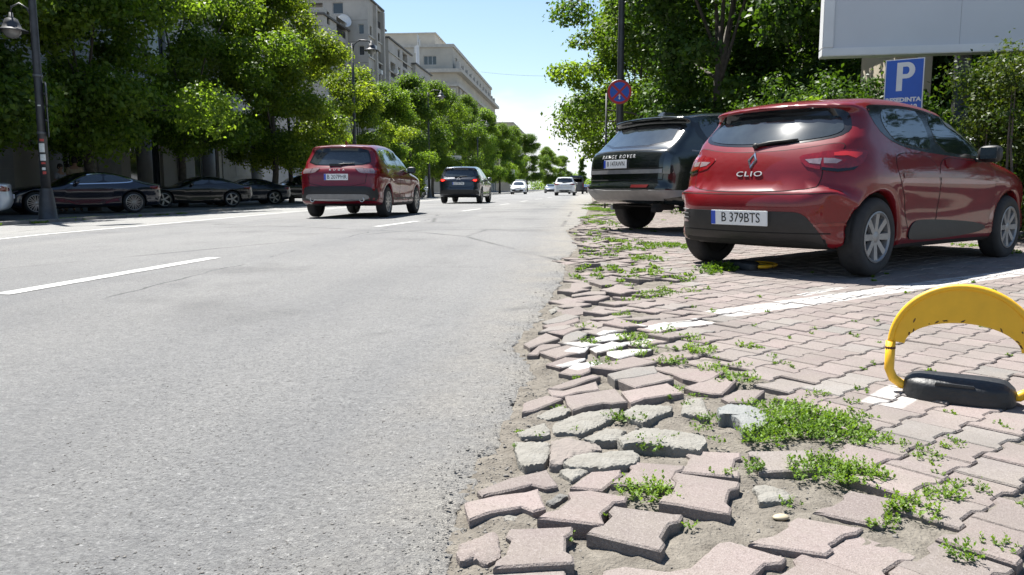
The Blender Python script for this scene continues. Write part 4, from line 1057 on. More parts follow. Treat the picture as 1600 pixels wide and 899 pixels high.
def build_bigsuv():
    c = Car('luxury_off_roader', BIGSUV, M_BLACK, 'big black square backed off-roader parked nose in beyond the red hatchback', 'car')
    c.arch_liners()
    c.patch('window_surround', [(0.66, 1.66), (0.85, 1.36), (1.2, 1.335), (3.35, 1.27), (3.3, 1.36), (3.05, 1.56), (2.7, 1.69), (2.2, 1.76), (1.3, 1.77), (0.8, 1.73)], -90, M_GLOSSBLACK, off=0.002, rnd=1, mirror=True, grid=0.1)
    glasshouse(c, [[(2.3, 1.33), (3.25, 1.30), (2.98, 1.54), (2.62, 1.66), (2.26, 1.72)]], [[(0.82, 1.62), (0.98, 1.385), (1.22, 1.37), (1.22, 1.73), (0.9, 1.70)], [(1.28, 1.37), (2.22, 1.335), (2.2, 1.735), (1.28, 1.74)]])
    for poly in ([(2.28, 1.28), (3.35, 1.24), (3.42, 0.9), (3.35, 0.45), (2.26, 0.45)], [(1.5, 1.30), (2.24, 1.28), (2.22, 0.45), (1.72, 0.45), (1.62, 0.75), (1.5, 0.9)]):
        c.line('panel_gap', poly, -90, M_GAP, 0.009, 0.001, mirror=True, closed=True, rnd=2)
    c.line('bright_strip', [(0.62, 1.225), (1.12, 1.222)], -90, M_SILVER, 0.022, 0.004, mirror=True)
    c.patch('windscreen', [(-0.78, 1.3), (0.78, 1.3), (0.70, 1.72), (-0.70, 1.72)], 180, M_GLASS, off=0.004, rnd=1, grid=0.12)
    c.patch('rear_surround', [(-0.80, 1.29), (0.80, 1.29), (0.71, 1.58), (0.67, 1.655), (-0.67, 1.655), (-0.71, 1.58)], 0, M_GLOSSBLACK, off=0.002, rnd=1, grid=0.08)
    c.patch('rear_window', [(-0.77, 1.315), (0.77, 1.315), (0.68, 1.56), (0.65, 1.61), (-0.65, 1.61), (-0.68, 1.56)], 0, M_GLASS_REAR, off=0.005, rnd=1, grid=0.08)
    c.line('panel_gap', [(-0.84, 0.80), (0.84, 0.80), (0.86, 1.24), (-0.86, 1.24)], 0, M_GAP, 0.012, 0.001, closed=True)
    c.line('panel_gap', [(-0.84, 0.972), (0.84, 0.972)], 0, M_GAP, 0.012, 0.001)
    c.patch('tailgate_bar', [(-0.83, 0.895), (0.83, 0.895), (0.83, 0.955), (-0.83, 0.955)], 0, M_SILVER, off=0.012, rnd=0, grid=0.06)
    c.letters('RANGE ROVER', 0.10, 1.155, 0.078, M_LETTER, sx=1.12, spacing=1.5)
    for sg in (1, -1):
        c.patch('tail_lamp', [(sg * 0.84, 0.88), (sg * 0.915, 0.88), (sg * 0.915, 1.2), (sg * 0.84, 1.2)], 0, M_GLASS, off=0.006, rnd=0, grid=0.08)
        if sg < 0: c.patch('reflector', [(sg * 0.30, 0.685), (sg * 0.62, 0.685), (sg * 0.64, 0.725), (sg * 0.30, 0.725)], 0, M_REFLEX, off=0.012, rnd=0, grid=0.06)
        az = -40 * sg; d, ax = view_axes(az)
        q = lambda x, y, z: (np.array([x, sg * y, 0]) @ ax, z)
        c.patch('skid_plate', [q(0.05, 0.55, 0.53), q(0.2, 0.85, 0.53), q(0.55, 0.99, 0.57), q(0.75, 0.99, 0.64), q(0.3, 0.92, 0.65), q(0.1, 0.6, 0.65)], az, M_DIFF, off=0.012, rnd=0, grid=0.06)
    c.patch('skid_plate', [(-0.82, 0.50), (0.82, 0.50), (0.86, 0.62), (0.6, 0.66), (0.3, 0.645), (-0.3, 0.645), (-0.6, 0.66), (-0.86, 0.62)], 0, M_DIFF, off=0.010, rnd=0, grid=0.06)
    c.plate('B 147AWN', 0.12, 1.045, size=(0.54, 0.13), out=0.02, fit=0.78)
    t = MB()
    t.box((0.40, -0.60, 0.40), (0.3, 0.2, 0.1)); t.box((0.26, -0.62, 0.36), (0.14, 0.14, 0.08))
    t.build('exhaust_box', M_UNDER, c.root, bevel=0.015)
    f = MB(); f.box((1.0, 0.0, 1.83), (0.32, 0.16, 0.07), taper=0.6); f.build('roof_aerial', M_BLACK, c.root, bevel=0.01)
    c.wheels(5, 'wide', rim=M_SILVER, width=0.275, twin=True)
    c.mirrors(3.0, 1.32, 0.93, None, size=(0.14, 0.2, 0.2), reach=0.24)
    return c

# ---- low coupe and saloon parked on the far side
LOWCAR = dict(L=4.84, W=1.90, H=1.35, xr=1.06, xf=3.88, wr=0.345, arch=0.385, h=0.032,
    prof=[(0.25, 0.24), (0.1, 0.30), (0.03, 0.45), (0.02, 0.62), (0.06, 0.80), (0.05, 0.935), (0.10, 0.965), (0.4, 1.0), (0.75, 1.08), (1.15, 1.22), (1.5, 1.305), (1.9, 1.345), (2.25, 1.335), (2.6, 1.265), (2.95, 1.12), (3.2, 0.98),
          (3.4, 0.92), (3.9, 0.87), (4.35, 0.79), (4.65, 0.68), (4.8, 0.55), (4.82, 0.42), (4.76, 0.26), (4.5, 0.19), (3.5, 0.18), (0.7, 0.2)],
    plan=([0, 0.15, 0.5, 1.06, 1.8, 2.8, 3.4, 3.9, 4.4, 4.84], [0.80, 0.86, 0.91, 0.945, 0.92, 0.915, 0.93, 0.935, 0.88, 0.74]),
    sec=([0.15, 0.25, 0.4, 0.55, 0.7, 0.82, 0.92, 1.0, 1.4], [-0.07, -0.02, -0.01, -0.02, 0.0, 0.0, -0.03, -0.06, -0.06]),
    belt=([0, 0.5, 1.2, 2.0, 3.1, 3.5, 4.84], [0.95, 0.96, 0.965, 0.94, 0.90, 0.89, 0.85]),
    tumble=0.5, kshoulder=0.05, bulge=[(1.06, 0.78, 0.5, 0.15, 0.025), (3.88, 0.74, 0.45, 0.15, 0.015), (2.4, 0.45, 0.8, 0.12, -0.02)],
    bow=(0.14, 0.22), r_end=(0.28, 0.5), r_top=0.11, crown=0.06, flare=0.012, under=0.24)

def build_lowcar(name, sp, paint, label, coupe=True, bright=None, group=None, rear_win=None):
    c = Car(name, sp, paint, label, 'car', group)
    c.arch_liners()
    k = sp['H'] / 1.35
    dz = lambda P: [(x, 0.94 + (z - 0.94) * (sp['H'] - 0.94) / 0.41) for x, z in P]
    if coupe:
        sur = [(1.02, 1.03), (1.25, 0.985), (2.0, 0.955), (3.0, 0.925), (2.86, 1.02), (2.55, 1.18), (2.25, 1.25), (1.9, 1.268), (1.55, 1.235), (1.2, 1.13)]
        w1 = [(1.98, 0.985), (2.9, 0.96), (2.78, 1.03), (2.5, 1.165), (2.22, 1.225), (1.93, 1.24)]
        w2 = [(1.12, 1.045), (1.3, 1.01), (1.93, 0.985), (1.88, 1.24), (1.58, 1.21), (1.26, 1.115)]
    else:
        sur = [(0.95, 1.05), (1.25, 0.995), (2.0, 0.96), (3.05, 0.925), (2.86, 1.03), (2.55, 1.19), (2.25, 1.255), (1.9, 1.275), (1.5, 1.255), (1.1, 1.14)]
        w1 = [(2.05, 0.985), (2.9, 0.96), (2.78, 1.04), (2.5, 1.17), (2.24, 1.228), (2.0, 1.245)]
        w2 = [(1.12, 1.05), (1.3, 1.015), (1.98, 0.985), (1.94, 1.248), (1.52, 1.225), (1.22, 1.13)]
    if bright is not None:
        c.line('bright_trim', dz(sur), -90, bright, 0.035, 0.006, mirror=True, closed=True, rnd=2)
    c.patch('window_surround', dz(sur), -90, M_GLOSSBLACK, off=0.002, rnd=2, mirror=True, grid=0.08)
    for w in (w1, w2):
        c.patch('side_window', dz(w), -90, M_GLASS, off=0.005, rnd=1, mirror=True, grid=0.08)
    c.patch('rear_window', [(-0.60, 1.03), (0.60, 1.03), (0.5, 1.22 * k), (-0.5, 1.22 * k)], 0, M_GLASS_REAR, off=0.004, rnd=1, grid=0.08)
    c.patch('windscreen', [(-0.68, 0.98), (0.68, 0.98), (0.54, 1.27 * k), (-0.54, 1.27 * k)], 180, M_GLASS, off=0.004, rnd=1, grid=0.08)
    for sg in (1, -1):
        az = -50 * sg; d, ax = view_axes(az)
        q = lambda x, y, z: (np.array([x, sg * y, 0]) @ ax, z)
        c.patch('tail_lamp', [q(0.06, 0.45, 0.76), q(0.2, 0.82, 0.74), q(0.5, 0.92, 0.80), q(0.55, 0.92, 0.85), q(0.3, 0.88, 0.89), q(0.06, 0.5, 0.86)], az, M_REDLAMP, off=0.010, rnd=1, grid=0.05)
        c.patch('headlamp', [(sg * 0.45, 0.62), (sg * 0.80, 0.66), (sg * 0.80, 0.74), (sg * 0.5, 0.70)], 180, M_WHITELAMP, off=0.006, rnd=1)
    c.patch('front_intake', [(-0.6, 0.28), (0.6, 0.28), (0.5, 0.5), (-0.5, 0.5)], 180, M_BLACKPL, off=0.004, rnd=1)
    doors = [[(1.72, 0.93), (3.05, 0.90), (3.12, 0.6), (3.05, 0.28), (1.75, 0.28), (1.66, 0.6)]] if coupe else [[(2.02, 0.93), (3.05, 0.90), (3.12, 0.6), (3.05, 0.28), (2.0, 0.28)], [(1.2, 0.95), (1.98, 0.93), (1.96, 0.28), (1.55, 0.28), (1.45, 0.55), (1.2, 0.75)]]
    for poly in doors:
        c.patch('door', poly, -90, paint, off=0.002, rnd=2, grid=0.1, mirror=True, skirt=0.001)
        c.line('panel_gap', poly, -90, M_GAP, 0.01, 0.001, mirror=True, closed=True, rnd=2)
        c.patch('door_handle', [(poly[0][0] + 0.1, 0.80), (poly[0][0] + 0.1, 0.825), (poly[0][0] + 0.32, 0.825), (poly[0][0] + 0.32, 0.80)], -90, paint, off=0.012, rnd=1, grid=0.05, mirror=True)
    c.plate(None, 0.0, 0.62, out=0.015)
    c.wheels(5 if not coupe else 10, 'wide' if not coupe else 'thin', rim=M_SPOKE, width=0.24, rimr=sp['wr'] * 0.76, twin=coupe)
    c.mirrors(2.75, 0.98, 0.86, None, size=(0.12, 0.2, 0.13), reach=0.2)
    return c

# ---- oncoming white hatchback-crossover with a roof sign
def build_oncoming():
    sp = variant(SUV, h=0.045)
    c = Car('oncoming_crossover', sp, M_WHITE, 'white crossover coming towards the camera with a white sign bar on its roof', 'car')
    c.arch_liners()
    c.patch('windscreen', [(-0.72, 1.12), (0.72, 1.12), (0.66, 1.3), (0.58, 1.55), (-0.58, 1.55), (-0.66, 1.3)], 180, M_GLASS, off=0.004, rnd=1, grid=0.1)
    for p in ([(2.02, 1.10), (2.9, 1.085), (2.66, 1.345), (2.35, 1.465), (1.98, 1.53)], [(1.08, 1.19), (1.35, 1.135), (1.94, 1.105), (1.90, 1.535), (1.4, 1.548), (1.06, 1.53)]):
        c.patch('side_window', p, -90, M_GLASS, off=0.004, rnd=1, grid=0.1, mirror=True)
    for sg in (1, -1):
        c.patch('headlamp', [(sg * 0.46, 0.86), (sg * 0.84, 0.88), (sg * 0.86, 1.0), (sg * 0.5, 0.95)], 180, M_HEADLIT, off=0.006, rnd=1)
    c.patch('grille', [(-0.5, 0.76), (0.0, 0.70), (0.5, 0.76), (0.5, 0.9), (0.0, 0.84), (-0.5, 0.9)], 180, M_BLACKPL, off=0.006, rnd=0)
    c.patch('front_intake', [(-0.8, 0.34), (0.8, 0.34), (0.66, 0.62), (-0.66, 0.62)], 180, M_BLACKPL, off=0.004, rnd=1)
    c.plate(None, 0.0, 0.56, front=True)
    b = MB(); b.box((1.7, 0, 1.78), (0.3, 1.05, 0.16), taper=0.9); b.box((1.7, 0, 1.68), (0.2, 0.9, 0.06))
    b.build('roof_sign', M_PLATE, c.root, bevel=0.02)
    c.wheels(5, 'wide', width=0.22)
    c.mirrors(2.72, 1.10, 0.88, None, size=(0.13, 0.2, 0.17), reach=0.22)
    return c
# ------------------------------------------------------------------ ground, road, pavers
rng = np.random.default_rng(7)

def in_poly(poly, x, y):
    c = np.zeros(np.shape(x), bool)
    n = len(poly)
    for i in range(n):
        a, b = poly[i], poly[(i + 1) % n]
        if a[1] == b[1]: continue
        c ^= ((a[1] > y) != (b[1] > y)) & (x < (b[0] - a[0]) * (y - a[1]) / (b[1] - a[1]) + a[0])
    return c

def vnoise(x, y, seed=0):
    """cheap smooth value noise"""
    x = np.asarray(x, float); y = np.asarray(y, float)
    xi = np.floor(x).astype(int); yi = np.floor(y).astype(int)
    fx = x - xi; fy = y - yi
    fx = fx * fx * (3 - 2 * fx); fy = fy * fy * (3 - 2 * fy)
    def h(a, b):
        v = np.sin(a * 127.1 + b * 311.7 + seed * 74.7) * 43758.5453
        return v - np.floor(v)
    return (h(xi, yi) * (1 - fx) + h(xi + 1, yi) * fx) * (1 - fy) + (h(xi, yi + 1) * (1 - fx) + h(xi + 1, yi + 1) * fx) * fy

EDGE_A = np.array([(-0.24, -4.0)] + EDGE + [(1.5, 100.0), (4.0, 420.0)])
def edge_x(Y): return np.interp(Y, EDGE_A[:, 1], EDGE_A[:, 0])
def kerb_x(Y): return np.interp(Y, [-5, 60, 150, 420], [-12.9, -12.9, -12.0, -9.0])

def asphalt_mat():
    m, n, b = nodes_of('worn_asphalt')
    L = n.links; N = n.nodes.new
    tc = N('ShaderNodeTexCoord')
    def noise(sc, det=4, rough=0.6, vec=None):
        q = N('ShaderNodeTexNoise'); q.inputs['Scale'].default_value = sc; q.inputs['Detail'].default_value = det; q.inputs['Roughness'].default_value = rough
        L.new(vec or tc.outputs['Object'], q.inputs['Vector']); return q.outputs['Fac']
    def ramp(f, a, b_, lo=0., hi=1.):
        q = N('ShaderNodeMapRange'); q.inputs['From Min'].default_value = a; q.inputs['From Max'].default_value = b_
        q.inputs['To Min'].default_value = lo; q.inputs['To Max'].default_value = hi
        L.new(f, q.inputs['Value']); return q.outputs['Result']
    def mix(f, c1, c2, mode='MIX'):
        q = N('ShaderNodeMixRGB'); q.blend_type = mode
        for k, v in (('Fac', f), ('Color1', c1), ('Color2', c2)):
            if isinstance(v, (tuple, float)): q.inputs[k].default_value = v
            else: L.new(v, q.inputs[k])
        return q.outputs['Color']
    big = ramp(noise(0.35, 5), 0.3, 0.7)
    st = N('ShaderNodeMapping'); st.inputs['Scale'].default_value = (0.9, 0.06, 1)
    L.new(tc.outputs['Object'], st.inputs['Vector'])
    streak = ramp(noise(1.0, 4, 0.6, st.outputs['Vector']), 0.35, 0.65)
    c = mix(big, (0.126, 0.128, 0.133, 1), (0.182, 0.183, 0.184, 1))
    c = mix(ramp(streak, 0, 1, 0, 0.5), c, (0.215, 0.213, 0.208, 1))
    rough_zone = ramp(noise(0.55, 3), 0.56, 0.66)
    c = mix(ramp(rough_zone, 0, 1, 0, 0.5), c, (0.105, 0.105, 0.107, 1))
    # dusty margin beside the pavers
    sp = N('ShaderNodeSeparateXYZ'); L.new(tc.outputs['Object'], sp.inputs['Vector'])
    du = ramp(sp.outputs['X'], -0.75, -0.15)
    dn = N('ShaderNodeMath'); dn.operation = 'MULTIPLY'; L.new(du, dn.inputs[0]); L.new(ramp(noise(3, 5), 0.35, 0.6, 0.25, 0.8), dn.inputs[1])
    c = mix(dn.outputs['Value'], c, (0.235, 0.220, 0.195, 1))
    lane = N('ShaderNodeMath'); lane.operation = 'MULTIPLY'; L.new(ramp(sp.outputs['X'], -8.2, -8.7), lane.inputs[0]); L.new(ramp(noise(0.8, 4), 0.3, 0.6, 0.5, 0.95), lane.inputs[1])
    c = mix(lane.outputs['Value'], c, (0.24, 0.238, 0.23, 1))
    c = mix(1.0, c, mix(ramp(noise(22, 5, 0.8), 0.3, 0.7), (0.86, 0.86, 0.87, 1), (1.14, 1.14, 1.13, 1)), 'MULTIPLY')
    # aggregate: pale and dark grains
    vo = N('ShaderNodeTexVoronoi'); vo.inputs['Scale'].default_value = 130; L.new(tc.outputs['Object'], vo.inputs['Vector'])
    grain = N('ShaderNodeSeparateColor'); L.new(vo.outputs['Color'], grain.inputs['Color'])
    c = mix(ramp(grain.outputs['Red'], 0.0, 1.0, 0.0, 0.55), mix(1.0, c, (1.22, 1.22, 1.21, 1), 'MULTIPLY'), mix(1.0, c, (0.62, 0.62, 0.64, 1), 'MULTIPLY'))
    fine = noise(70, 6, 0.75)
    pits = ramp(fine, 0.36, 0.44, 1, 0)
    worn = ramp(noise(1.1, 4), 0.45, 0.62)
    pm = N('ShaderNodeMath'); pm.operation = 'MULTIPLY'; L.new(pits, pm.inputs[0]); L.new(ramp(worn, 0, 1, 0.5, 1.0), pm.inputs[1])
    c = mix(pm.outputs['Value'], c, (0.055, 0.055, 0.056, 1))
    # old patch seams and cracks
    wv = N('ShaderNodeTexVoronoi'); wv.feature = 'DISTANCE_TO_EDGE'; wv.inputs['Scale'].default_value = 0.22
    dst = N('ShaderNodeMixRGB'); dst.inputs['Fac'].default_value = 0.04
    wn = N('ShaderNodeTexNoise'); wn.inputs['Scale'].default_value = 2.5; wn.inputs['Detail'].default_value = 6
    L.new(tc.outputs['Object'], wn.inputs['Vector']); L.new(tc.outputs['Object'], dst.inputs['Color1']); L.new(wn.outputs['Color'], dst.inputs['Color2'])
    ml = N('ShaderNodeMapping'); ml.inputs['Scale'].default_value = (1, 0.6, 1); L.new(dst.outputs['Color'], ml.inputs['Vector'])
    L.new(ml.outputs['Vector'], wv.inputs['Vector'])
    ck = N('ShaderNodeMath'); ck.operation = 'MULTIPLY'
    L.new(ramp(wv.outputs['Distance'], 0.0, 0.010, 0.8, 0), ck.inputs[0]); L.new(ramp(noise(0.5, 3), 0.45, 0.55), ck.inputs[1])
    c = mix(ck.outputs['Value'], c, (0.06, 0.06, 0.06, 1))
    jn = N('ShaderNodeMath'); jn.operation = 'MULTIPLY_ADD'; L.new(wn.outputs['Fac'], jn.inputs[0]); jn.inputs[1].default_value = 0.22; jn.inputs[2].default_value = 3.05
    jx = N('ShaderNodeMath'); jx.operation = 'ADD'; L.new(sp.outputs['X'], jx.inputs[0]); L.new(jn.outputs['Value'], jx.inputs[1])
    ja = N('ShaderNodeMath'); ja.operation = 'ABSOLUTE'; L.new(jx.outputs['Value'], ja.inputs[0])
    jm = N('ShaderNodeMath'); jm.operation = 'MULTIPLY'; L.new(ramp(ja.outputs['Value'], 0.006, 0.022, 0.75, 0), jm.inputs[0]); L.new(ramp(noise(0.6, 4), 0.46, 0.54), jm.inputs[1])
    c = mix(jm.outputs['Value'], c, (0.055, 0.055, 0.056, 1))
    L.new(c, b.inputs['Base Color'])
    b.inputs['Roughness'].default_value = 0.88
    b.inputs['Specular IOR Level'].default_value = 0.3
    hs = N('ShaderNodeMath'); hs.operation = 'ADD'
    L.new(ramp(vo.outputs['Distance'], 0, 0.6, 1, 0), hs.inputs[0]); L.new(ramp(fine, 0.3, 0.6, 0, 1.6), hs.inputs[1])
    bp = N('ShaderNodeBump'); bp.inputs['Strength'].default_value = 0.75; bp.inputs['Distance'].default_value = 0.006
    L.new(hs.outputs['Value'], bp.inputs['Height']); L.new(bp.outputs['Normal'], b.inputs['Normal'])
    return m

def paver_mat(name, c1, c2, c3, paint=True):
    """concrete paver: colour by piece, fine pale grains, worn white paint where the bay lines run"""
    m, n, b = nodes_of(name)
    L = n.links; N = n.nodes.new
    geo = N('ShaderNodeNewGeometry')
    tc = N('ShaderNodeTexCoord')
    oi = N('ShaderNodeObjectInfo')
    at = N('ShaderNodeAttribute'); at.attribute_name = 'tint'
    ad = N('ShaderNodeMath'); ad.operation = 'ADD'; L.new(oi.outputs['Random'], ad.inputs[0]); L.new(at.outputs['Fac'], ad.inputs[1])
    fr = N('ShaderNodeMath'); fr.operation = 'FRACT'; L.new(ad.outputs['Value'], fr.inputs[0])
    r = N('ShaderNodeValToRGB')
    r.color_ramp.elements[0].color = (*c1, 1); r.color_ramp.elements[1].color = (*c3, 1)
    r.color_ramp.elements[0].position = 0.05; r.color_ramp.elements[1].position = 0.98
    e = r.color_ramp.elements.new(0.86); e.color = (*c2, 1)
    L.new(fr.outputs['Value'], r.inputs['Fac'])
    f2 = N('ShaderNodeMath'); f2.operation = 'MULTIPLY'; L.new(fr.outputs['Value'], f2.inputs[0]); f2.inputs[1].default_value = 7.31
    f3 = N('ShaderNodeMath'); f3.operation = 'FRACT'; L.new(f2.outputs['Value'], f3.inputs[0])
    tone = N('ShaderNodeMapRange'); tone.inputs['To Min'].default_value = 0.80; tone.inputs['To Max'].default_value = 1.12; L.new(f3.outputs['Value'], tone.inputs['Value'])
    hsv = N('ShaderNodeHueSaturation'); L.new(tone.outputs['Result'], hsv.inputs['Value']); L.new(r.outputs['Color'], hsv.inputs['Color'])
    def noise(sc, det=4, rough=0.6):
        q = N('ShaderNodeTexNoise'); q.inputs['Scale'].default_value = sc; q.inputs['Detail'].default_value = det; q.inputs['Roughness'].default_value = rough
        L.new(geo.outputs['Position'], q.inputs['Vector']); return q.outputs['Fac']
    def ramp(f, a, b_, lo=0., hi=1.):
        q = N('ShaderNodeMapRange'); q.inputs['From Min'].default_value = a; q.inputs['From Max'].default_value = b_
        q.inputs['To Min'].default_value = lo; q.inputs['To Max'].default_value = hi
        L.new(f, q.inputs['Value']); return q.outputs['Result']
    def mix(f, c1, c2, mode='MIX'):
        q = N('ShaderNodeMixRGB'); q.blend_type = mode
        for k, v in (('Fac', f), ('Color1', c1), ('Color2', c2)):
            if isinstance(v, (tuple, float)): q.inputs[k].default_value = v
            else: L.new(v, q.inputs[k])
        return q.outputs['Color']
    c = mix(ramp(noise(6, 5), 0.35, 0.65, 0, 0.55), hsv.outputs['Color'], (0.185, 0.165, 0.145, 1))
    vo = N('ShaderNodeTexVoronoi'); vo.inputs['Scale'].default_value = 260; L.new(geo.outputs['Position'], vo.inputs['Vector'])
    g = N('ShaderNodeSeparateColor'); L.new(vo.outputs['Color'], g.inputs['Color'])
    c = mix(ramp(g.outputs['Red'], 0.6, 1.0, 0, 0.34), c, (0.29, 0.26, 0.25, 1))
    c = mix(ramp(g.outputs['Green'], 0.62, 1.0, 0, 0.4), c, (0.09, 0.072, 0.066, 1))
    c = mix(ramp(noise(1.3, 4), 0.5, 0.68, 0, 0.55), c, (0.125, 0.115, 0.105, 1))
    if paint:
        pos = N('ShaderNodeVectorMath'); pos.operation = 'MULTIPLY'; pos.inputs[1].default_value = (1, 1, 0)
        L.new(geo.outputs['Position'], pos.inputs[0])
        total = None
        for (ax, ay, bx, by, w) in PAINT:
            A = N('ShaderNodeVectorMath'); A.operation = 'SUBTRACT'; L.new(pos.outputs['Vector'], A.inputs[0]); A.inputs[1].default_value = (ax, ay, 0)
            D = Vector((bx - ax, by - ay, 0))
            dt = N('ShaderNodeVectorMath'); dt.operation = 'DOT_PRODUCT'; L.new(A.outputs['Vector'], dt.inputs[0]); dt.inputs[1].default_value = D / D.length_squared
            pj = N('ShaderNodeVectorMath'); pj.operation = 'SCALE'; pj.inputs[0].default_value = D; L.new(dt.outputs['Value'], pj.inputs['Scale'])
            ds = N('ShaderNodeVectorMath'); ds.operation = 'DISTANCE'; L.new(A.outputs['Vector'], ds.inputs[0]); L.new(pj.outputs['Vector'], ds.inputs[1])
            k = N('ShaderNodeMath'); k.operation = 'MULTIPLY'; L.new(ramp(ds.outputs['Value'], w - 0.006, w + 0.006, 1, 0), k.inputs[0])
            ln = D.length; ka = N('ShaderNodeMath'); ka.operation = 'SUBTRACT'; L.new(dt.outputs['Value'], ka.inputs[0]); ka.inputs[1].default_value = 0.5
            kb_ = N('ShaderNodeMath'); kb_.operation = 'ABSOLUTE'; L.new(ka.outputs['Value'], kb_.inputs[0])
            L.new(ramp(kb_.outputs['Value'], 0.5 - 0.004 / ln, 0.5 + 0.004 / ln, 1, 0), k.inputs[1]); k = k.outputs['Value']
            if total is None: total = k
            else:
                mx = N('ShaderNodeMath'); mx.operation = 'MAXIMUM'; L.new(total, mx.inputs[0]); L.new(k, mx.inputs[1]); total = mx.outputs['Value']
        wear = ramp(noise(9, 6, 0.7), 0.40, 0.50, 1.0, 0.55)
        wear2 = ramp(noise(45, 4, 0.7), 0.36, 0.46, 0.25, 1.0)
        q = N('ShaderNodeMath'); q.operation = 'MULTIPLY'; L.new(wear, q.inputs[0]); L.new(wear2, q.inputs[1])
        q2 = N('ShaderNodeMath'); q2.operation = 'MULTIPLY'; L.new(q.outputs['Value'], q2.inputs[0]); L.new(total, q2.inputs[1])
        sz = N('ShaderNodeSeparateXYZ'); L.new(geo.outputs['Normal'], sz.inputs['Vector'])
        q3 = N('ShaderNodeMath'); q3.operation = 'MULTIPLY'; L.new(q2.outputs['Value'], q3.inputs[0]); L.new(ramp(sz.outputs['Z'], 0.5, 0.8), q3.inputs[1])
        c = mix(q3.outputs['Value'], c, (0.46, 0.46, 0.45, 1))
    L.new(c, b.inputs['Base Color'])
    b.inputs['Roughness'].default_value = 0.9
    b.inputs['Specular IOR Level'].default_value = 0.25
    bp = N('ShaderNodeBump'); bp.inputs['Strength'].default_value = 0.5; bp.inputs['Distance'].default_value = 0.003
    hh = N('ShaderNodeMath'); hh.operation = 'ADD'; L.new(vo.outputs['Distance'], hh.inputs[0]); L.new(noise(120, 4, 0.7), hh.inputs[1])
    L.new(hh.outputs['Value'], bp.inputs['Height']); L.new(bp.outputs['Normal'], b.inputs['Normal'])
    return m

M_ASPHALT = asphalt_mat()
M_PAVER = paver_mat('pink_paver', (0.200, 0.163, 0.155), (0.180, 0.155, 0.146), (0.186, 0.180, 0.170))
M_SLAB = mat('broken_concrete', (0.155, 0.147, 0.130), 0.92, col2=(0.215, 0.208, 0.190), vscale=14, bump=0.8, bscale=90, spec=0.2, vdetail=8)
M_SLABBLUE = mat('bluish_concrete', (0.165, 0.172, 0.17), 0.9, col2=(0.20, 0.205, 0.20), vscale=20, bump=0.8, bscale=80, spec=0.2)
M_SLABPINK = mat('pinkish_concrete', (0.19, 0.165, 0.152), 0.92, col2=(0.165, 0.148, 0.135), vscale=16, bump=0.9, bscale=60, spec=0.2)
M_DARKSTONE = mat('dark_stone', (0.09, 0.09, 0.088), 0.9, col2=(0.16, 0.155, 0.145), vscale=40, bump=1.0, bscale=90, spec=0.2)
M_PEBBLE = mat('cream_pebble', (0.34, 0.29, 0.20), 0.6, var=0.1, vscale=20)
M_DIRT = mat('dry_dirt', (0.098, 0.088, 0.075), 0.95, col2=(0.185, 0.168, 0.144), vscale=16, bump=1.0, bscale=120, spec=0.15, vdetail=9)
M_LINE = mat('road_paint', (0.44, 0.44, 0.43), 0.8, col2=(0.24, 0.24, 0.237), vscale=7, bump=0.3, bscale=90, vdetail=8)
M_KERB = mat('kerb_concrete', (0.23, 0.225, 0.21), 0.9, col2=(0.15, 0.145, 0.135), vscale=3, bump=0.4, bscale=60, obj_var=0.12)
M_FARPAVE = mat('left_pavement_asphalt', (0.10, 0.10, 0.098), 0.9, var=0.25, vscale=1.2, bump=0.4, bscale=50)
M_GROUND = mat('ground_earth', (0.12, 0.115, 0.095), 0.95, var=0.3, vscale=0.4, bump=0.4, bscale=10)

# base sheet to the horizon
g = MB(); g.quad((-1500, -60, -0.45), (1500, -60, -0.45), (1500, 2600, -0.45), (-1500, 2600, -0.45))
tag(g.build('ground', M_GROUND), kind='structure')

def sheet(name, xs_of_y, ys, zf, material, skirt_right=0.0, skirt_left=0.0, uvec=None):
    """a strip along the street: xs_of_y(y) gives the x positions across"""
    V = []; nx = None
    for y in ys:
        xs = xs_of_y(y); nx = len(xs)
        z = zf(xs, np.full(nx, y))
        V.append(np.stack([xs, np.full(nx, y), z], 1))
    V = np.array(V)
    if skirt_right:
        s_ = V[:, -1:, :].copy(); s_[..., 2] -= skirt_right; s_[..., 0] += 0.012
        V = np.concatenate([V, s_], 1); nx += 1
    ny = len(ys)
    I = np.arange(ny * nx).reshape(ny, nx)
    F = np.stack([I[:-1, :-1], I[:-1, 1:], I[1:, 1:], I[1:, :-1]], -1).reshape(-1, 4)
    return link_mesh(name, np_mesh(name, V.reshape(-1, 3), F), material)

ys = np.concatenate([np.arange(-3, 1.2, 0.3), np.arange(1.2, 6, 0.012), np.arange(6, 16, 0.05), np.arange(16, 60, 1.0), np.arange(60, 421, 10.0)])
def road_xs(y):
    e = edge_x(y)
    j = (vnoise(y * 9, 0.3, 1) - 0.5) * 0.05 + (vnoise(y * 28, 1.7, 2) - 0.5) * 0.03 + (vnoise(y * 70, 3.1, 3) - 0.5) * 0.018
    e = e + j * np.clip((30 - y) / 20, 0.2, 1)
    k = kerb_x(y)
    inner = np.array([-12, -11, -10, -9, -8, -6.5, -5, -3, -1.5, -0.8, -0.55])
    inner = inner + 0 * y
    inner = np.clip(inner, k + 0.2, None)
    return np.concatenate([[k - 0.02], inner, [e - 0.10, e - 0.04, e - 0.012, e]])
def road_z(x, y):
    z = gz(x, y)
    e = edge_x(y)
    d = np.clip(1 - (e - x) / 0.10, 0, 1)
    lump = (vnoise(x * 40, y * 40, 5) - 0.5) * 0.012 * d
    return z + lump - 0.012 * d * d
road = sheet('road', road_xs, ys, road_z, M_ASPHALT, skirt_right=0.09)
tag(road, kind='structure')

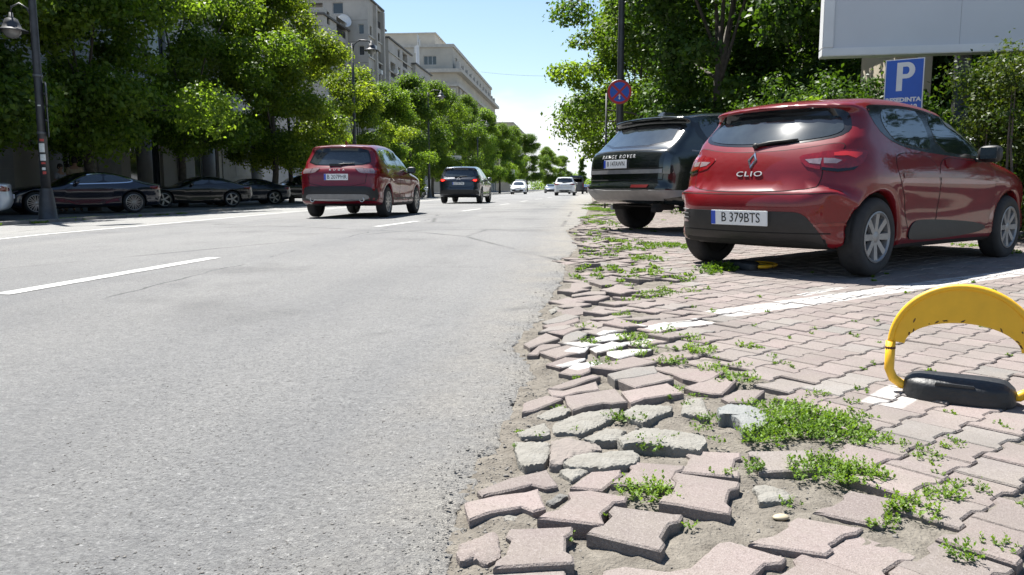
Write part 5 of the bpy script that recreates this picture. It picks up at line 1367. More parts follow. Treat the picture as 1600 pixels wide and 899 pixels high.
# bedding earth under the pavers
yb = np.concatenate([np.arange(-3, 1.2, 0.3), np.arange(1.2, 4.6, 0.02), np.arange(4.6, 12, 0.08), np.arange(12, 70, 0.5)])
xb = np.concatenate([np.arange(-0.62, 1.5, 0.02), np.arange(1.5, 8.6, 0.25)])
def bed_z(x, y):
    n = (vnoise(x * 7, y * 7, 11) - 0.5) * 0.022 + (vnoise(x * 28, y * 28, 12) - 0.5) * 0.010 + (vnoise(x * 80, y * 80, 13) - 0.5) * 0.006
    e = edge_x(y)
    up = np.clip(1 - np.abs(x - e - 0.05) / 0.22, 0, 1) * 0.007
    under = np.where(x < e - 0.03, -0.07, 0.0)
    near = np.clip((5.2 - y) / 0.8, 0, 1) * np.clip((1.5 - x) / 0.3, 0, 1) * 0.005
    return gz(x, y) - 0.018 + n + up + under + near
tag(sheet('pavement', lambda y: xb, yb, bed_z, M_DIRT), kind='structure')
pavement = bpy.data.objects['pavement']
tag(sheet('verge', lambda y: np.array([8.5, 12, 30, 60.0]), np.arange(-3, 421, 8.0), lambda x, y: gz(x, y) - 0.02, M_GROUND), kind='structure')
far_pav = paver_mat('distant_pavers', (0.198, 0.160, 0.151), (0.188, 0.160, 0.149), (0.190, 0.182, 0.170), paint=False)
tag(sheet('far_pavement', lambda y: np.array([edge_x(y) + 0.05, edge_x(y) + 1.2, 3.5, 8.6]), np.concatenate([np.arange(23.3, 60, 1.0), np.arange(60, 421, 12.0)]), lambda x, y: gz(x, y) - 0.004 + 0.012 * (vnoise(x * 2, y * 2, 4) - 0.5), far_pav), kind='structure')

# left pavement with its row of kerbstones
tag(sheet('left_pavement', lambda y: np.array([-60, -23, -18, kerb_x(y) - 0.55]), np.concatenate([np.arange(-3, 60, 3.0), np.arange(60, 421, 12.0)]), lambda x, y: gz(-13.0, y) + 0 * x - 0.004, M_FARPAVE), kind='structure')
strip = sheet('kerb_strip', lambda y: kerb_x(y) - np.array([0.56, 0.4, 0.14]), np.concatenate([np.arange(-3, 60, 1.0), np.arange(60, 421, 12.0)]), lambda x, y: gz(-13.0, y) + 0.05 + 0 * x, M_DIRT)
tag(strip, kind='structure')
kb = MB(); kb.box((0, 0, 0.0), (0.15, 0.985, 0.26))
kme = kb.mesh('kerbstone', bevel=0.015); kme.materials.append(M_KERB)
for i in range(62):
    y = 8.0 + i * 1.0
    o = bpy.data.objects.new('kerbstone', kme); COL.objects.link(o)
    o.parent = strip
    o.location = (float(kerb_x(y)) - 0.075, y, float(gz(-13.0, y)) - 0.05 + rng.uniform(-0.008, 0.008))
    o.rotation_euler = (0, rng.uniform(-0.02, 0.02), rng.uniform(-0.01, 0.01))
kf = MB()
for i in range(60):
    y = 70.5 + i * 6
    kf.box((float(kerb_x(y)) - 0.075, y, float(gz(-13, y)) - 0.05), (0.15, 5.9, 0.26))
tag(kf.build('kerb_run', M_KERB, strip), kind='stuff')

# painted markings: thin sheets just above the asphalt
def marking(name, quad_pts, material=M_LINE, n=6):
    a, b, c, d = [np.array(p) for p in quad_pts]
    V = []; F = []
    for i in range(n + 1):
        t = i / n
        for s_ in (0, 1):
            p = (a * (1 - t) + d * t) if s_ == 0 else (b * (1 - t) + c * t)
            V.append((p[0], p[1], float(gz(p[0], p[1])) + 0.004))
    for i in range(n): F.append((i * 2, i * 2 + 1, i * 2 + 3, i * 2 + 2))
    o = link_mesh(name, np_mesh(name, V, F), material)
    return tag(o, kind='structure')
for dsh in DASHES:
    c = [np.array(p) for p in dsh]
    # square the dash up along its own axis
    p0 = (c[0] + c[1]) / 2; p1 = (c[2] + c[3]) / 2
    ax = (p1 - p0) / np.linalg.norm(p1 - p0); nn = np.array([-ax[1], ax[0]]) * 0.075
    marking('lane_dash', [p0 + nn, p0 - nn, p1 - nn, p1 + nn])
yy = [2, 10.6, 14.4, 23.3, 40, 70, 110, 200]
xx = [-8.15, -8.27, -8.32, -8.8, -8.75, -8.5, -8.0, -7]
for k in range(len(yy) - 1):
    marking('lane_line', [(xx[k] - .09, yy[k]), (xx[k] + .09, yy[k]), (xx[k + 1] + .09, yy[k + 1]), (xx[k + 1] - .09, yy[k + 1])], n=12)

# ---- the pavers
LP, WP, AP = 0.185, 0.146, 0.0085
def paver_outline(gap=0.004):
    h, w = LP / 2 - gap / 2, WP / 2 - gap / 2
    pr = [(-h, w + AP), (-h * 0.60, w + AP), (-h * 0.40, w - AP), (h * 0.40, w - AP), (h * 0.60, w + AP), (h, w + AP)]
    top = pr[::-1]
    bot = [(x, -y) for x, y in pr]
    return [(x, y) for x, y in bot] + [(x, y) for x, y in top]
pout = paver_outline()
pm_ = MB(); pm_.prism(pout, -0.055, 0.0, inset=0.005, bev=0.005)
paver_me = pm_.mesh('paver'); paver_me.materials.append(M_PAVER)
pv = np.array([v.co[:] for v in paver_me.vertices]); pf = [list(p.vertices) for p in paver_me.polygons]

manual = []
for kind, cx, cy, dz, pts in SLABS:
    P = np.array(pts) + (cx, cy)
    manual.append(P)
def near_manual(x, y):
    for P in manual:
        c = P.mean(0)
        if abs(c[0] - x) > 0.35 or abs(c[1] - y) > 0.35: continue
        if in_poly(P, np.array(x), np.array(y)): return True
        A = P; B = np.roll(P, -1, 0); d = B - A
        t = np.clip(((np.array([x, y]) - A) * d).sum(1) / (d * d).sum(1), 0, 1)
        if np.hypot(*((A + d * t[:, None]) - (x, y)).T).min() < 0.046: return True
    return False

TH = R(44)
cu, su = math.cos(TH), math.sin(TH)
YAW, PIT = R(4.86), R(7.234)
def seen(x, y):
    d = y * math.cos(YAW) - x * math.sin(YAW)
    r = x * math.cos(YAW) + y * math.sin(YAW)
    if d < 0.8: return False
    return abs(r / d) < 0.70 and (0.72 / d) < 0.62
cells = []
for j in range(-90, 60):
    for i in range(-20, 140):
        u = i * LP + (LP / 2 if j % 2 else 0); v = -0.607 + j * WP
        x = u * cu + v * su; y = u * su - v * cu
        if y < 1.0 or y > 23.6 or x > 6.8: continue
        d = x - edge_x(y)
        if d < 0.03 + 0.06 * math.sin(y * 3.1) + 0.05: continue
        if not seen(x, y): continue
        if in_poly(ZONE, np.array(x), np.array(y)) or near_manual(x, y): continue
        if in_poly(HOLE, np.array(x), np.array(y)) and rng.random() < 0.85: continue
        bad = float(np.clip(1.25 - d * (1.0 if y > 2.6 else 0.8), 0, 1)) ** 1.3 * (0.5 + float(vnoise(x * 1.7, y * 1.7, 21)))
        if y < 2.4: bad *= 0.35
        if bad > 0.25 and rng.random() < 0.06 * bad + (0.06 if d < 0.2 else 0): continue
        cells.append((x, y, bad))
cells.sort(key=lambda c: c[1] * c[1] + c[0] * c[0] * 0.3)
n_single = 300 - len(SLABS)
def paver_pose(x, y, bad):
    wav = (float(vnoise(x * 2.2, y * 2.2, 31)) - 0.5)
    z = gz(x, y) + 0.004 + rng.normal(0, 0.0016) + bad * (wav * 0.035 + rng.normal(0, 0.009)) - bad * 0.004
    tx, ty = rng.normal(0, 0.006) + bad * rng.normal(0, 0.07), rng.normal(0, 0.006) + bad * rng.normal(0, 0.07)
    rz = TH + rng.normal(0, 0.008) + bad * rng.normal(0, 0.10)
    return x + rng.normal(0, 0.001) + bad * rng.normal(0, 0.008), y + rng.normal(0, 0.001) + bad * rng.normal(0, 0.008), float(z), tx, ty, rz
rest = []; tints = []
for k, (x, y, bad) in enumerate(cells):
    px_, py_, z, tx, ty, rz = paver_pose(x, y, bad)
    if k < n_single:
        o = bpy.data.objects.new('paver', paver_me); COL.objects.link(o)
        o.parent = pavement
        o.location = (px_, py_, z); o.rotation_euler = (tx, ty, rz)
    else:
        M = np.array(Matrix.Rotation(rz, 3, 'Z') @ Matrix.Rotation(ty, 3, 'Y') @ Matrix.Rotation(tx, 3, 'X'))
        rest.append(pv @ M.T + (px_, py_, z)); tints.append(np.full(len(pv), rng.random()))
nv = len(pv)
me = np_mesh('paver_field', np.concatenate(rest), [[i + k * nv for i in f] for k in range(len(rest)) for f in pf])
float_attr(me, 'tint', np.concatenate(tints))
tag(link_mesh('paver_field', me, M_PAVER, pavement), kind='stuff')

# traced pieces: loose pavers, broken concrete, stones
def rough_piece(name, pts, z, th, material, rough, seed, tilt=(0, 0)):
    """slab with an irregular broken outline and an uneven top"""
    r_ = np.random.default_rng(seed)
    P = np.array(pts, float)
    out = []
    for i in range(len(P)):
        a, b = P[i], P[(i + 1) % len(P)]
        L_ = np.hypot(*(b - a)); m = max(1, int(L_ / 0.012)) if rough else max(1, int(L_ / 0.022))
        nn = np.array([(b - a)[1], -(b - a)[0]]) / max(L_, 1e-6)
        for k in range(m):
            q = a + (b - a) * k / m
            q = q + nn * r_.normal(0, 0.0014 if rough else 0.0007)
            out.append(q)
    out = chaikin(out, 1) if rough else np.array(out)
    n = len(out); c = out.mean(0)
    rings = []
    def hz(q): return tilt[0] * q[0] + tilt[1] * q[1]
    spec = [(1.0, -th, 0.0), (1.0, -0.012 if rough else -0.005, 0), (0.975 if rough else 1, -0.003 if rough else -0.0045, 0.3)]
    V = []
    for s_, zz_, jit in spec:
        for q in out:
            p = c + (q - c) * s_
            V.append((p[0], p[1], zz_ + hz(p) + (r_.normal(0, 0.0018) if rough and zz_ > -0.02 else 0)))
    inner = [0.86, 0.6, 0.3] if rough else []
    if not rough:
        A = np.roll(out, 1, 0); B = np.roll(out, -1, 0)
        tang = B - A; nr = np.stack([-tang[:, 1], tang[:, 0]], 1); nr /= np.maximum(np.hypot(*nr.T), 1e-9)[:, None]
        for q, nq in zip(out, nr):
            p = q + nq * 0.0055
            V.append((p[0], p[1], hz(p)))
        spec.append(0)
    for s_ in inner:
        for q in out:
            p = c + (q - c) * s_
            V.append((p[0], p[1], hz(p) + 0.004 * (1 - s_) + (float(vnoise(p[0] * 55 + seed, p[1] * 55, 3)) - 0.5) * 0.006))
    k = len(V) // n
    F = []
    for a in range(k - 1):
        for i in range(n):
            j = (i + 1) % n
            F.append([a * n + i, a * n + j, (a + 1) * n + j, (a + 1) * n + i])
    if rough:
        V.append((c[0], c[1], hz(c) + 0.004)); ci = len(V) - 1
        for i in range(n): F.append([(k - 1) * n + i, (k - 1) * n + (i + 1) % n, ci])
    else:
        F.append([(k - 1) * n + i for i in range(n)])
    me = np_mesh(name, V, F)
    me.materials.append(material)
    if rough:
        me.polygons.foreach_set('use_smooth', np.ones(len(me.polygons), dtype=bool)); me.set_sharp_from_angle(angle=R(40))
    o = bpy.data.objects.new(name, me); COL.objects.link(o); o.parent = pavement
    return o
for k, (kind, cx, cy, dz, pts) in enumerate(SLABS):
    z = float(gz(cx, cy)) + dz * (0.85 if cy < 2.0 else 0.65)
    if kind in ('paver', 'broken'):
        o = rough_piece('paver', pts, 0, 0.055, M_PAVER, kind == 'broken', k)
        o.location = (cx, cy, z)
        if kind == 'broken': o['label'] = 'broken half of a paver'
    elif kind == 'pebble':
        m = MB(); n = 14
        pr = [(0.0, -0.35), (0.6, -0.28), (0.95, -0.08), (1.0, 0.08), (0.85, 0.3), (0.5, 0.45), (0.0, 0.5)]
        m.lathe(pr, n=n)
        o = m.build('pebble', M_PEBBLE, pavement, smooth=True)
        o.location = (cx, cy, z - 0.004); o.scale = (0.021, 0.014, 0.015); o.rotation_euler = (0, 0, 0.3)
    else:
        mt = {'slab': M_SLAB, 'bluish': M_SLABBLUE, 'pinkish': M_SLABPINK, 'dark': M_DARKSTONE}[kind]
        o = rough_piece('stone' if kind == 'dark' else 'broken_slab', pts, 0, 0.055 if kind != 'dark' else 0.03, mt, True, k, tilt=(0, 0.08 if kind == 'bluish' else 0.0))
        o.location = (cx, cy, z)

# loose grit on the earth and along the ragged asphalt edge
def scatter_grit(name, pts, sizes, material, parent=None):
    octv = np.array([(1, 0, 0), (0, 1, 0), (-1, 0, 0), (0, -1, 0), (0, 0, 0.8), (0, 0, -0.6)], float)
    octf = np.array([(0, 1, 4), (1, 2, 4), (2, 3, 4), (3, 0, 4), (1, 0, 5), (2, 1, 5), (3, 2, 5), (0, 3, 5)])
    V = []; F = []
    for i, (p, s_) in enumerate(zip(pts, sizes)):
        a = rng.uniform(0, 6.28); c_, s2 = math.cos(a), math.sin(a)
        v = octv * (s_ * rng.uniform(0.7, 1.3), s_ * rng.uniform(0.7, 1.3), s_ * rng.uniform(0.4, 0.9)) * rng.uniform(0.75, 1.25, (6, 3))
        V.append(np.stack([v[:, 0] * c_ - v[:, 1] * s2, v[:, 0] * s2 + v[:, 1] * c_, v[:, 2]], 1) + p)
        F.append(octf + 6 * i)
    return tag(link_mesh(name, np_mesh(name, np.concatenate(V), np.concatenate(F)), material, parent), kind='stuff')
pts = []; sz = []
for _ in range(5200):
    y = 1.25 + rng.random() ** 1.6 * 7; x = edge_x(y) + rng.normal(0.03, 0.07)
    on_road = x < edge_x(y) - 0.02
    z = gz(x, y) + (0.001 if on_road else float(bed_z(np.array(x), np.array(y))) - gz(x, y))
    pts.append((x, y, z)); sz.append(rng.choice([0.0015, 0.0025, 0.004, 0.007], p=[.45, .35, .16, .04]))
for _ in range(3200):
    y = 1.3 + rng.random() * 1.9; x = edge_x(y) + rng.uniform(0.05, 1.0)
    pts.append((x, y, float(bed_z(np.array(x), np.array(y))))); sz.append(rng.choice([0.0015, 0.003, 0.005, 0.009], p=[.45, .35, .16, .04]))
M_GRIT = mat('grit', (0.2, 0.185, 0.165), 0.9, col2=(0.1, 0.095, 0.09), vscale=40)
scatter_grit('gravel', np.array(pts), sz, M_GRIT)
pts = []; sz = []
for _ in range(5200):
    y = 1.35 + rng.random() ** 2 * 6; x = rng.uniform(-0.75 * y, edge_x(y))
    if vnoise(x * 1.2, y * 1.2, 44) < 0.35 and rng.random() < 0.6: continue
    pts.append((x, y, gz(x, y) + 0.0004)); sz.append(rng.choice([0.0012, 0.002, 0.003, 0.0045], p=[.4, .35, .2, .05]))
scatter_grit('road_gravel', np.array(pts), sz, M_GRIT)

# ---- weeds in the joints: mats of small leaves on short stems
def weed_mesh(spots, scale=1.0, seed=3):
    r_ = np.random.default_rng(seed)
    V = []; F = []; T = []
    nv = 0
    for (x, y, rad, den) in spots:
        dist = math.hypot(x, y)
        ls = min(0.011, max(0.0062, 0.0042 * math.sqrt(dist))) * (1 + 0.12 * den) * scale * (1.8 if dist > 6 else 1.22)
        ry = max(rad * 0.8, 0.02) if dist < 3.5 else rad * 1.3
        area = rad * ry * 3.1
        n = int(min(5200, area * den * 2.6 / (ls * ls * 1.6)) * 1.35) + 40
        hh = 0.010 + 0.014 * den * min(1, rad / 0.04)
        stems = max(4, n // 9)
        for s_ in range(stems):
            a = r_.uniform(0, 6.283); q = r_.random() ** 0.55
            lump = 0.55 + 0.9 * float(vnoise(x * 30 + math.cos(a) * 3, y * 30 + math.sin(a) * 3, 9))
            bx, by = x + rad * q * math.cos(a) * lump, y + ry * q * math.sin(a) * lump
            h = hh * (1.15 - 0.8 * q) * r_.uniform(0.5, 1.3)
            lean = np.array([math.cos(a), math.sin(a)]) * (0.4 + q) * h * r_.uniform(0.3, 1.2)
            z0 = gz(bx, by) - 0.004
            k = 9
            for j in range(k):
                t = (j + 0.7) / k
                c = np.array([bx + lean[0] * t, by + lean[1] * t, z0 + h * t + 0.004])
                az = r_.uniform(0, 6.283); el = r_.uniform(-0.1, 0.9) + 0.5 * t
                d = np.array([math.cos(az) * math.cos(el), math.sin(az) * math.cos(el), math.sin(el)])
                sd = np.array([-math.sin(az), math.cos(az), r_.uniform(-0.4, 0.4)])
                l = ls * r_.uniform(0.6, 1.5); w = l * r_.uniform(0.19, 0.34)
                V += [c, c + d * l * 0.5 + sd * w, c + d * l * 0.96 - np.array([0, 0, l * 0.12]), c + d * l * 0.5 - sd * w]
                F.append((nv, nv + 1, nv + 2, nv + 3)); nv += 4
                T += [min(1, max(0, r_.normal(0.25 + 0.5 * t, 0.2) + 0.25 * math.sin(x * 40 + y * 17)))] * 4
    me = np_mesh('weeds', np.array(V), np.array(F))
    float_attr(me, 'tint', T)
    return me
M_WEED = leaf_mat('weed_leaves', (0.048, 0.105, 0.011), (0.140, 0.225, 0.026), 0.38)
big = [w for w in WEEDS if w[2] * w[3] > 0.075 and w[1] < 4.0]
small = [w for w in WEEDS if w not in big]
# crumbs of green along other joints of the broken strip
for _ in range(330):
    y = 2.4 + rng.random() ** 1.5 * 14; x = edge_x(y) + abs(rng.normal(0.2, 0.5)) + 0.08
    if vnoise(x * 1.5, y * 0.8, 60) < 0.42: continue
    small.append((x, y, rng.uniform(0.012, 0.05), rng.uniform(0.4, 1.3)))
for _ in range(60):
    y = rng.uniform(1.5, 7); x = rng.uniform(0.6, 0.5 * y + 1)
    small.append((x, y, rng.uniform(0.008, 0.016), rng.uniform(0.3, 0.6)))
for _ in range(34):
    y = rng.uniform(16, 40); x = edge_x(y) + rng.uniform(0.0, 1.2)
    small.append((x, y, rng.uniform(0.1, 0.3), rng.uniform(1.2, 2.6)))
tag(link_mesh('weeds', weed_mesh(small), M_WEED), kind='stuff')
tag(link_mesh('weed_patches', weed_mesh(big, seed=5), M_WEED), kind='stuff')
# grass on the far kerb strip beside the lamp post
gs = [(-13.25 + rng.uniform(-0.15, 0.25), 14.5 + rng.random() * 12, rng.uniform(0.15, 0.4), rng.uniform(1.0, 2.2)) for _ in range(26)]
tag(link_mesh('grass', weed_mesh(gs, 2.2), M_WEED), kind='stuff')
# ------------------------------------------------------------------ trees and hedges
M_BARK = mat('grey_bark', (0.075, 0.066, 0.055), 0.95, var=0.35, vscale=9, bump=0.8, bscale=22)
M_LEAF_A = leaf_mat('bright_leaves', (0.056, 0.112, 0.016), (0.195, 0.280, 0.045), 0.54)
M_LEAF_B = leaf_mat('dark_leaves', (0.038, 0.085, 0.013), (0.135, 0.200, 0.030), 0.5)
M_LEAF_C = leaf_mat('yellowish_leaves', (0.070, 0.120, 0.014), (0.225, 0.280, 0.040), 0.52)
M_LEAF_E = leaf_mat('shade_toned_leaves', (0.020, 0.052, 0.009), (0.075, 0.135, 0.020), 0.38)  # darker leaf copy: deep shade of the right-hand trees put into the colour
M_LEAF_D = leaf_mat('hedge_leaves', (0.020, 0.048, 0.009), (0.085, 0.115, 0.016), 0.35)

def leaf_cloud(r_, clumps, n, size, flat=0.35, hollow=0.55, aspect=0.55, tint_z=None):
    """leaf quads gathered in clumps; returns verts, faces, tint"""
    C = np.array([c[:3] for c in clumps]); Rr = np.array([c[3] for c in clumps]); S = np.array([c[4] if len(c) > 4 else 0.8 for c in clumps])
    w = Rr ** 2.2; w = w / w.sum()
    k = r_.choice(len(C), n, p=w)
    d = r_.normal(size=(n, 3)); d /= np.linalg.norm(d, axis=1)[:, None]
    rad = (hollow + (1 - hollow) * r_.random(n)) ** 1.0 * (1 + 0.22 * r_.normal(size=n))
    P = C[k] + d * (Rr[k] * rad)[:, None] * np.stack([np.ones(n), np.ones(n), S[k]], 1)
    nrm = d * 0.7 + r_.normal(size=(n, 3)) * 0.55 + np.array([0, 0, flat])
    nrm /= np.linalg.norm(nrm, axis=1)[:, None]
    t = np.cross(nrm, r_.normal(size=(n, 3))); t /= np.maximum(np.linalg.norm(t, axis=1), 1e-6)[:, None]
    b = np.cross(nrm, t)
    L = size * r_.uniform(0.65, 1.35, n)[:, None]
    a = aspect
    sag = nrm * (L * 0.12)
    V = np.stack([P - t * L * 0.5, P + b * L * a * 0.5 + sag - t * L * 0.04, P + t * L * 0.5, P - b * L * a * 0.5 + sag - t * L * 0.04], 1).reshape(-1, 3)
    F = np.arange(n * 4).reshape(n, 4)
    T = np.clip(r_.normal(0.42, 0.24, n) + 0.15 * r_.normal(size=len(C))[k], 0, 1)
    return V, F, np.repeat(T, 4)

def crown_clumps(r_, h0, h1, rx, ry, n, rmin, rmax, shape=1.0, gap=0.0):
    """clump centres through an uneven egg-shaped crown between heights h0 and h1"""
    out = []
    lobes = [(r_.uniform(0, 6.283), r_.uniform(0.7, 1.15)) for _ in range(6)]
    while len(out) < n:
        t = r_.random(); a = r_.uniform(0, 6.283)
        prof = (math.sin(math.pi * (0.12 + 0.88 * t) ** 0.75)) ** 0.6 * (1.0 if t < 0.55 else 1.0 - 0.25 * (t - 0.55))
        lob = 1.0 + 0.30 * math.sin(a * 2 + lobes[0][0] + t * 4) + 0.22 * math.sin(a * 3 + lobes[1][0] - t * 5)
        q = r_.random() ** 0.42
        R_ = prof * lob * q
        if gap and vnoise(a * 1.6 + lobes[2][0], t * 6, 5) < gap: continue
        out.append((rx * R_ * math.cos(a), ry * R_ * math.sin(a), h0 + (h1 - h0) * t, r_.uniform(rmin, rmax), r_.uniform(0.55, 0.85)))
    return out

def trunk_mesh(r_, clumps, h_fork, h1, rad, n_limb=9):
    m = MB()
    pts = [(0, 0, -0.25)]; rr = [rad * 1.5]
    lean = (r_.uniform(-0.03, 0.03), r_.uniform(-0.03, 0.03))
    for i in range(1, 7):
        z = h_fork * 1.8 * i / 6
        pts.append((lean[0] * z + r_.normal(0, 0.03), lean[1] * z + r_.normal(0, 0.03), z)); rr.append(rad * (1.15 - 0.62 * i / 6))
    m.tube(pts, rr, 9)
    idx = r_.choice(len(clumps), min(n_limb, len(clumps)), replace=False)
    for i in idx:
        c = clumps[i]
        zb = r_.uniform(h_fork * 0.75, h_fork * 1.7)
        if c[2] < zb + 0.3: zb = max(h_fork * 0.6, c[2] - 0.8)
        s_ = np.array([lean[0] * zb, lean[1] * zb, zb]); e = np.array(c[:3])
        mid = s_ * 0.5 + e * 0.5 + np.array([0, 0, 0.12 * np.linalg.norm(e - s_)]) + r_.normal(0, 0.12, 3)
        q = s_ * 0.75 + mid * 0.25
        m.tube([s_, q, mid, e * 0.8 + mid * 0.2, e], [rad * 0.42, rad * 0.34, rad * 0.22, rad * 0.12, 0.012], 6)
    return m.mesh('trunk', smooth=True)

def tree_proto(seed, h0, h1, rx, ry, n_clump, n_leaf, leaf, rad, fork, rmin, rmax, gap=0.0, aspect=0.6):
    r_ = np.random.default_rng(seed)
    cl = crown_clumps(r_, h0, h1, rx, ry, n_clump, rmin, rmax, gap=gap)
    V, F, T = leaf_cloud(r_, cl, n_leaf, leaf, aspect=aspect)
    cm = np_mesh('crown', V, F); float_attr(cm, 'tint', T)
    tm = trunk_mesh(r_, cl, fork, h1, rad)
    tm.materials.append(M_BARK)
    return cm, tm

def plant_tree(proto, loc, leafm, label, scale=1.0, rz=0.0, group=None, name='broadleaf_tree', sz=None):
    cm, tm = proto
    e = empty(name, loc, rz, label, 'tree', group)
    e.scale = (scale, scale, scale * (sz or 1))
    o = bpy.data.objects.new('crown', cm); COL.objects.link(o); o.parent = e
    if not cm.materials: cm.materials.append(leafm)
    if cm.materials[0] is not leafm:
        o.material_slots[0].link = 'OBJECT'; o.material_slots[0].material = leafm
    o['kind'] = 'thing'
    t = bpy.data.objects.new('trunk', tm); COL.objects.link(t); t.parent = e
    return e

TP1 = tree_proto(11, 2.3, 11.6, 3.9, 3.9, 95, 62000, 0.165, 0.17, 2.6, 0.4, 1.25, gap=0.30)
TP2 = tree_proto(12, 2.5, 11.2, 3.6, 3.6, 88, 56000, 0.165, 0.16, 2.7, 0.4, 1.2, gap=0.32)
TP3 = tree_proto(13, 2.0, 9.2, 3.1, 3.1, 76, 40000, 0.165, 0.14, 2.4, 0.35, 1.1, gap=0.32)
TP4 = tree_proto(14, 2.4, 13.2, 3.4, 3.4, 92, 54000, 0.17, 0.17, 3.0, 0.55, 1.1, gap=0.32)

def gp(x, y): return (x, y, float(gz(x, y)) - 0.02)
left = [
    (TP2, -19.2, 15.5, M_LEAF_B, 0.95, 0.3, 'dark tree behind the lamp post nearest the camera'),
    (TP1, -19.0, 21.5, M_LEAF_B, 1.08, 2.0, 'tall shady tree standing over the midnight blue coupe'),
    (TP1, -17.9, 27.8, M_LEAF_A, 1.08, 0.6, 'big bright green tree over the gap between the coupe and the black saloon'),
    (TP2, -18.2, 35.0, M_LEAF_A, 1.08, 1.4, 'light green tree rising behind the parked black saloon'),
    (TP1, -16.0, 40.5, M_LEAF_C, 0.98, 4.0, 'yellow tinged tree behind the red crossover'),
    (TP2, -16.8, 45.0, M_LEAF_A, 0.86, 2.6, 'tree just left of the bell lamp in front of the grey apartments'),
    (TP3, -15.2, 53.5, M_LEAF_C, 0.93, 0.9, 'low yellow green tree under the bell lamp'),
    (TP3, -15.0, 61.0, M_LEAF_A, 0.92, 3.2, 'small bright tree behind the roof of the red crossover'),
    (TP3, -15.1, 70.0, M_LEAF_B, 1.12, 5.0, 'dark tree in front of the far end of the grey apartments'),
    (TP2, -15.0, 80.0, M_LEAF_A, 1.0, 1.1, 'tree in front of the cornered cream building'),
    (TP1, -15.8, 91.0, M_LEAF_B, 1.05, 0.2, 'dark green tree left of the framed billboard far down the street'),
    (TP4, -15.0, 104.0, M_LEAF_B, 0.95, 2.2, 'dark tree behind the framed billboard far down the street'),
    (TP2, -14.4, 118.0, M_LEAF_A, 1.1, 3.4, 'green tree above the oncoming white crossover'),
    (TP1, -13.6, 135.0, M_LEAF_B, 1.0, 4.4, 'dark tree right of the oncoming white crossover'),
    (TP4, -13.0, 156.0, M_LEAF_A, 0.95, 0.4, 'slim tree near the end of the left row'),
    (TP2, -12.0, 182.0, M_LEAF_B, 1.15, 1.9, 'small looking dark tree towards the end of the left row'),
    (TP1, -9.0, 225.0, M_LEAF_A, 1.05, 2.8, 'pale distant tree last but one of the left row'),
    (TP2, -6.0, 280.0, M_LEAF_A, 1.05, 5.2, 'farthest tree of the left row where the street ends'),
]
for p, x, y, lm, s_, rz, lab in left:
    plant_tree(p, gp(x, y), lm, lab, s_, rz, 'trees along the left side of the street')
# low bushy tree at the left edge of the view
TB = tree_proto(21, 0.5, 4.6, 1.9, 1.9, 46, 14000, 0.15, 0.09, 1.2, 0.4, 0.75, gap=0.1)
plant_tree(TB, gp(-16.9, 17.6), M_LEAF_A, 'low bushy tree with bright leaves beside the white car at the picture edge', 1.0, 0, name='bushy_tree')
# second row far behind, seen between the trunks
right = [
    (TP4, 4.1, 24.2, M_LEAF_E, 1.0, 0.4, 'tall tree leaning over the lamp post with the no stopping sign'),
    (TP1, 7.6, 19.6, M_LEAF_E, 0.95, 1.9, 'dark tree standing behind the black off-roader'),
    (TP2, 11.0, 20.5, M_LEAF_E, 0.95, 2.7, 'dark tree left of the billboard with its trunk in view'),
    (TP1, 3.6, 31.0, M_LEAF_B, 0.98, 3.3, 'bright tree whose branches reach out over the pavement edge'),
    (TP3, 3.0, 41.0, M_LEAF_A, 1.2, 4.2, 'light green tree showing left of the thin sign pole'),
    (TP2, 5.3, 51.0, M_LEAF_B, 0.95, 5.0, 'tree beyond the light green one on the right pavement'),
    (TP3, 5.8, 66.0, M_LEAF_A, 1.0, 0.7, 'small tree in the middle of the right row'),
    (TP1, 6.5, 85.0, M_LEAF_B, 0.9, 1.5, 'dark tree far along the right pavement'),
    (TP2, 8.5, 115.0, M_LEAF_A, 0.95, 2.5, 'distant green tree on the right of the far traffic'),
    (TP1, 11.0, 160.0, M_LEAF_A, 1.0, 3.6, 'farthest tree of the right row'),
    (TP1, 10.5, 43.0, M_LEAF_E, 1.1, 2.2, 'dark tree deep behind the light green one on the right'),
    (TP2, 13.0, 60.0, M_LEAF_E, 1.15, 4.2, 'dark tree far back on the right, seen between nearer trunks'),
    (TP2, 7.2, 27.0, M_LEAF_E, 1.0, 1.2, 'dark tree filling the gap right of the sign post tree'),
    (TP1, 8.2, 36.0, M_LEAF_E, 1.0, 3.9, 'dark tree farther behind the black off-roader'),
    (TP1, 12.5, 16.0, M_LEAF_E, 1.1, 5.4, 'dark tree behind the billboard'),
    (TP2, 10.5, 31.0, M_LEAF_E, 1.05, 0.1, 'dark tree in the depth behind the row on the right'),
]
for p, x, y, lm, s_, rz, lab in right:
    plant_tree(p, gp(x, y), lm, lab, s_, rz, 'trees along the right side of the street')
# far poplar and the tree line that closes the street
TPOP = tree_proto(31, 0.8, 13.0, 1.0, 1.0, 40, 5000, 0.5, 0.2, 2.0, 0.6, 0.9)
plant_tree(TPOP, gp(1.4, 420.0), M_LEAF_B, 'narrow dark poplar at the very end of the street', 1.35, 0, name='poplar')
r_ = np.random.default_rng(77)
cl = [(r_.uniform(-90, 130), r_.uniform(430, 520), r_.uniform(1, 7) , r_.uniform(3, 6), 0.8) for _ in range(220)]
V, F, T = leaf_cloud(r_, cl, 30000, 1.1)
m_ = np_mesh('distant_treeline', V, F); float_attr(m_, 'tint', T)
tag(link_mesh('distant_treeline', m_, M_LEAF_A), kind='stuff')

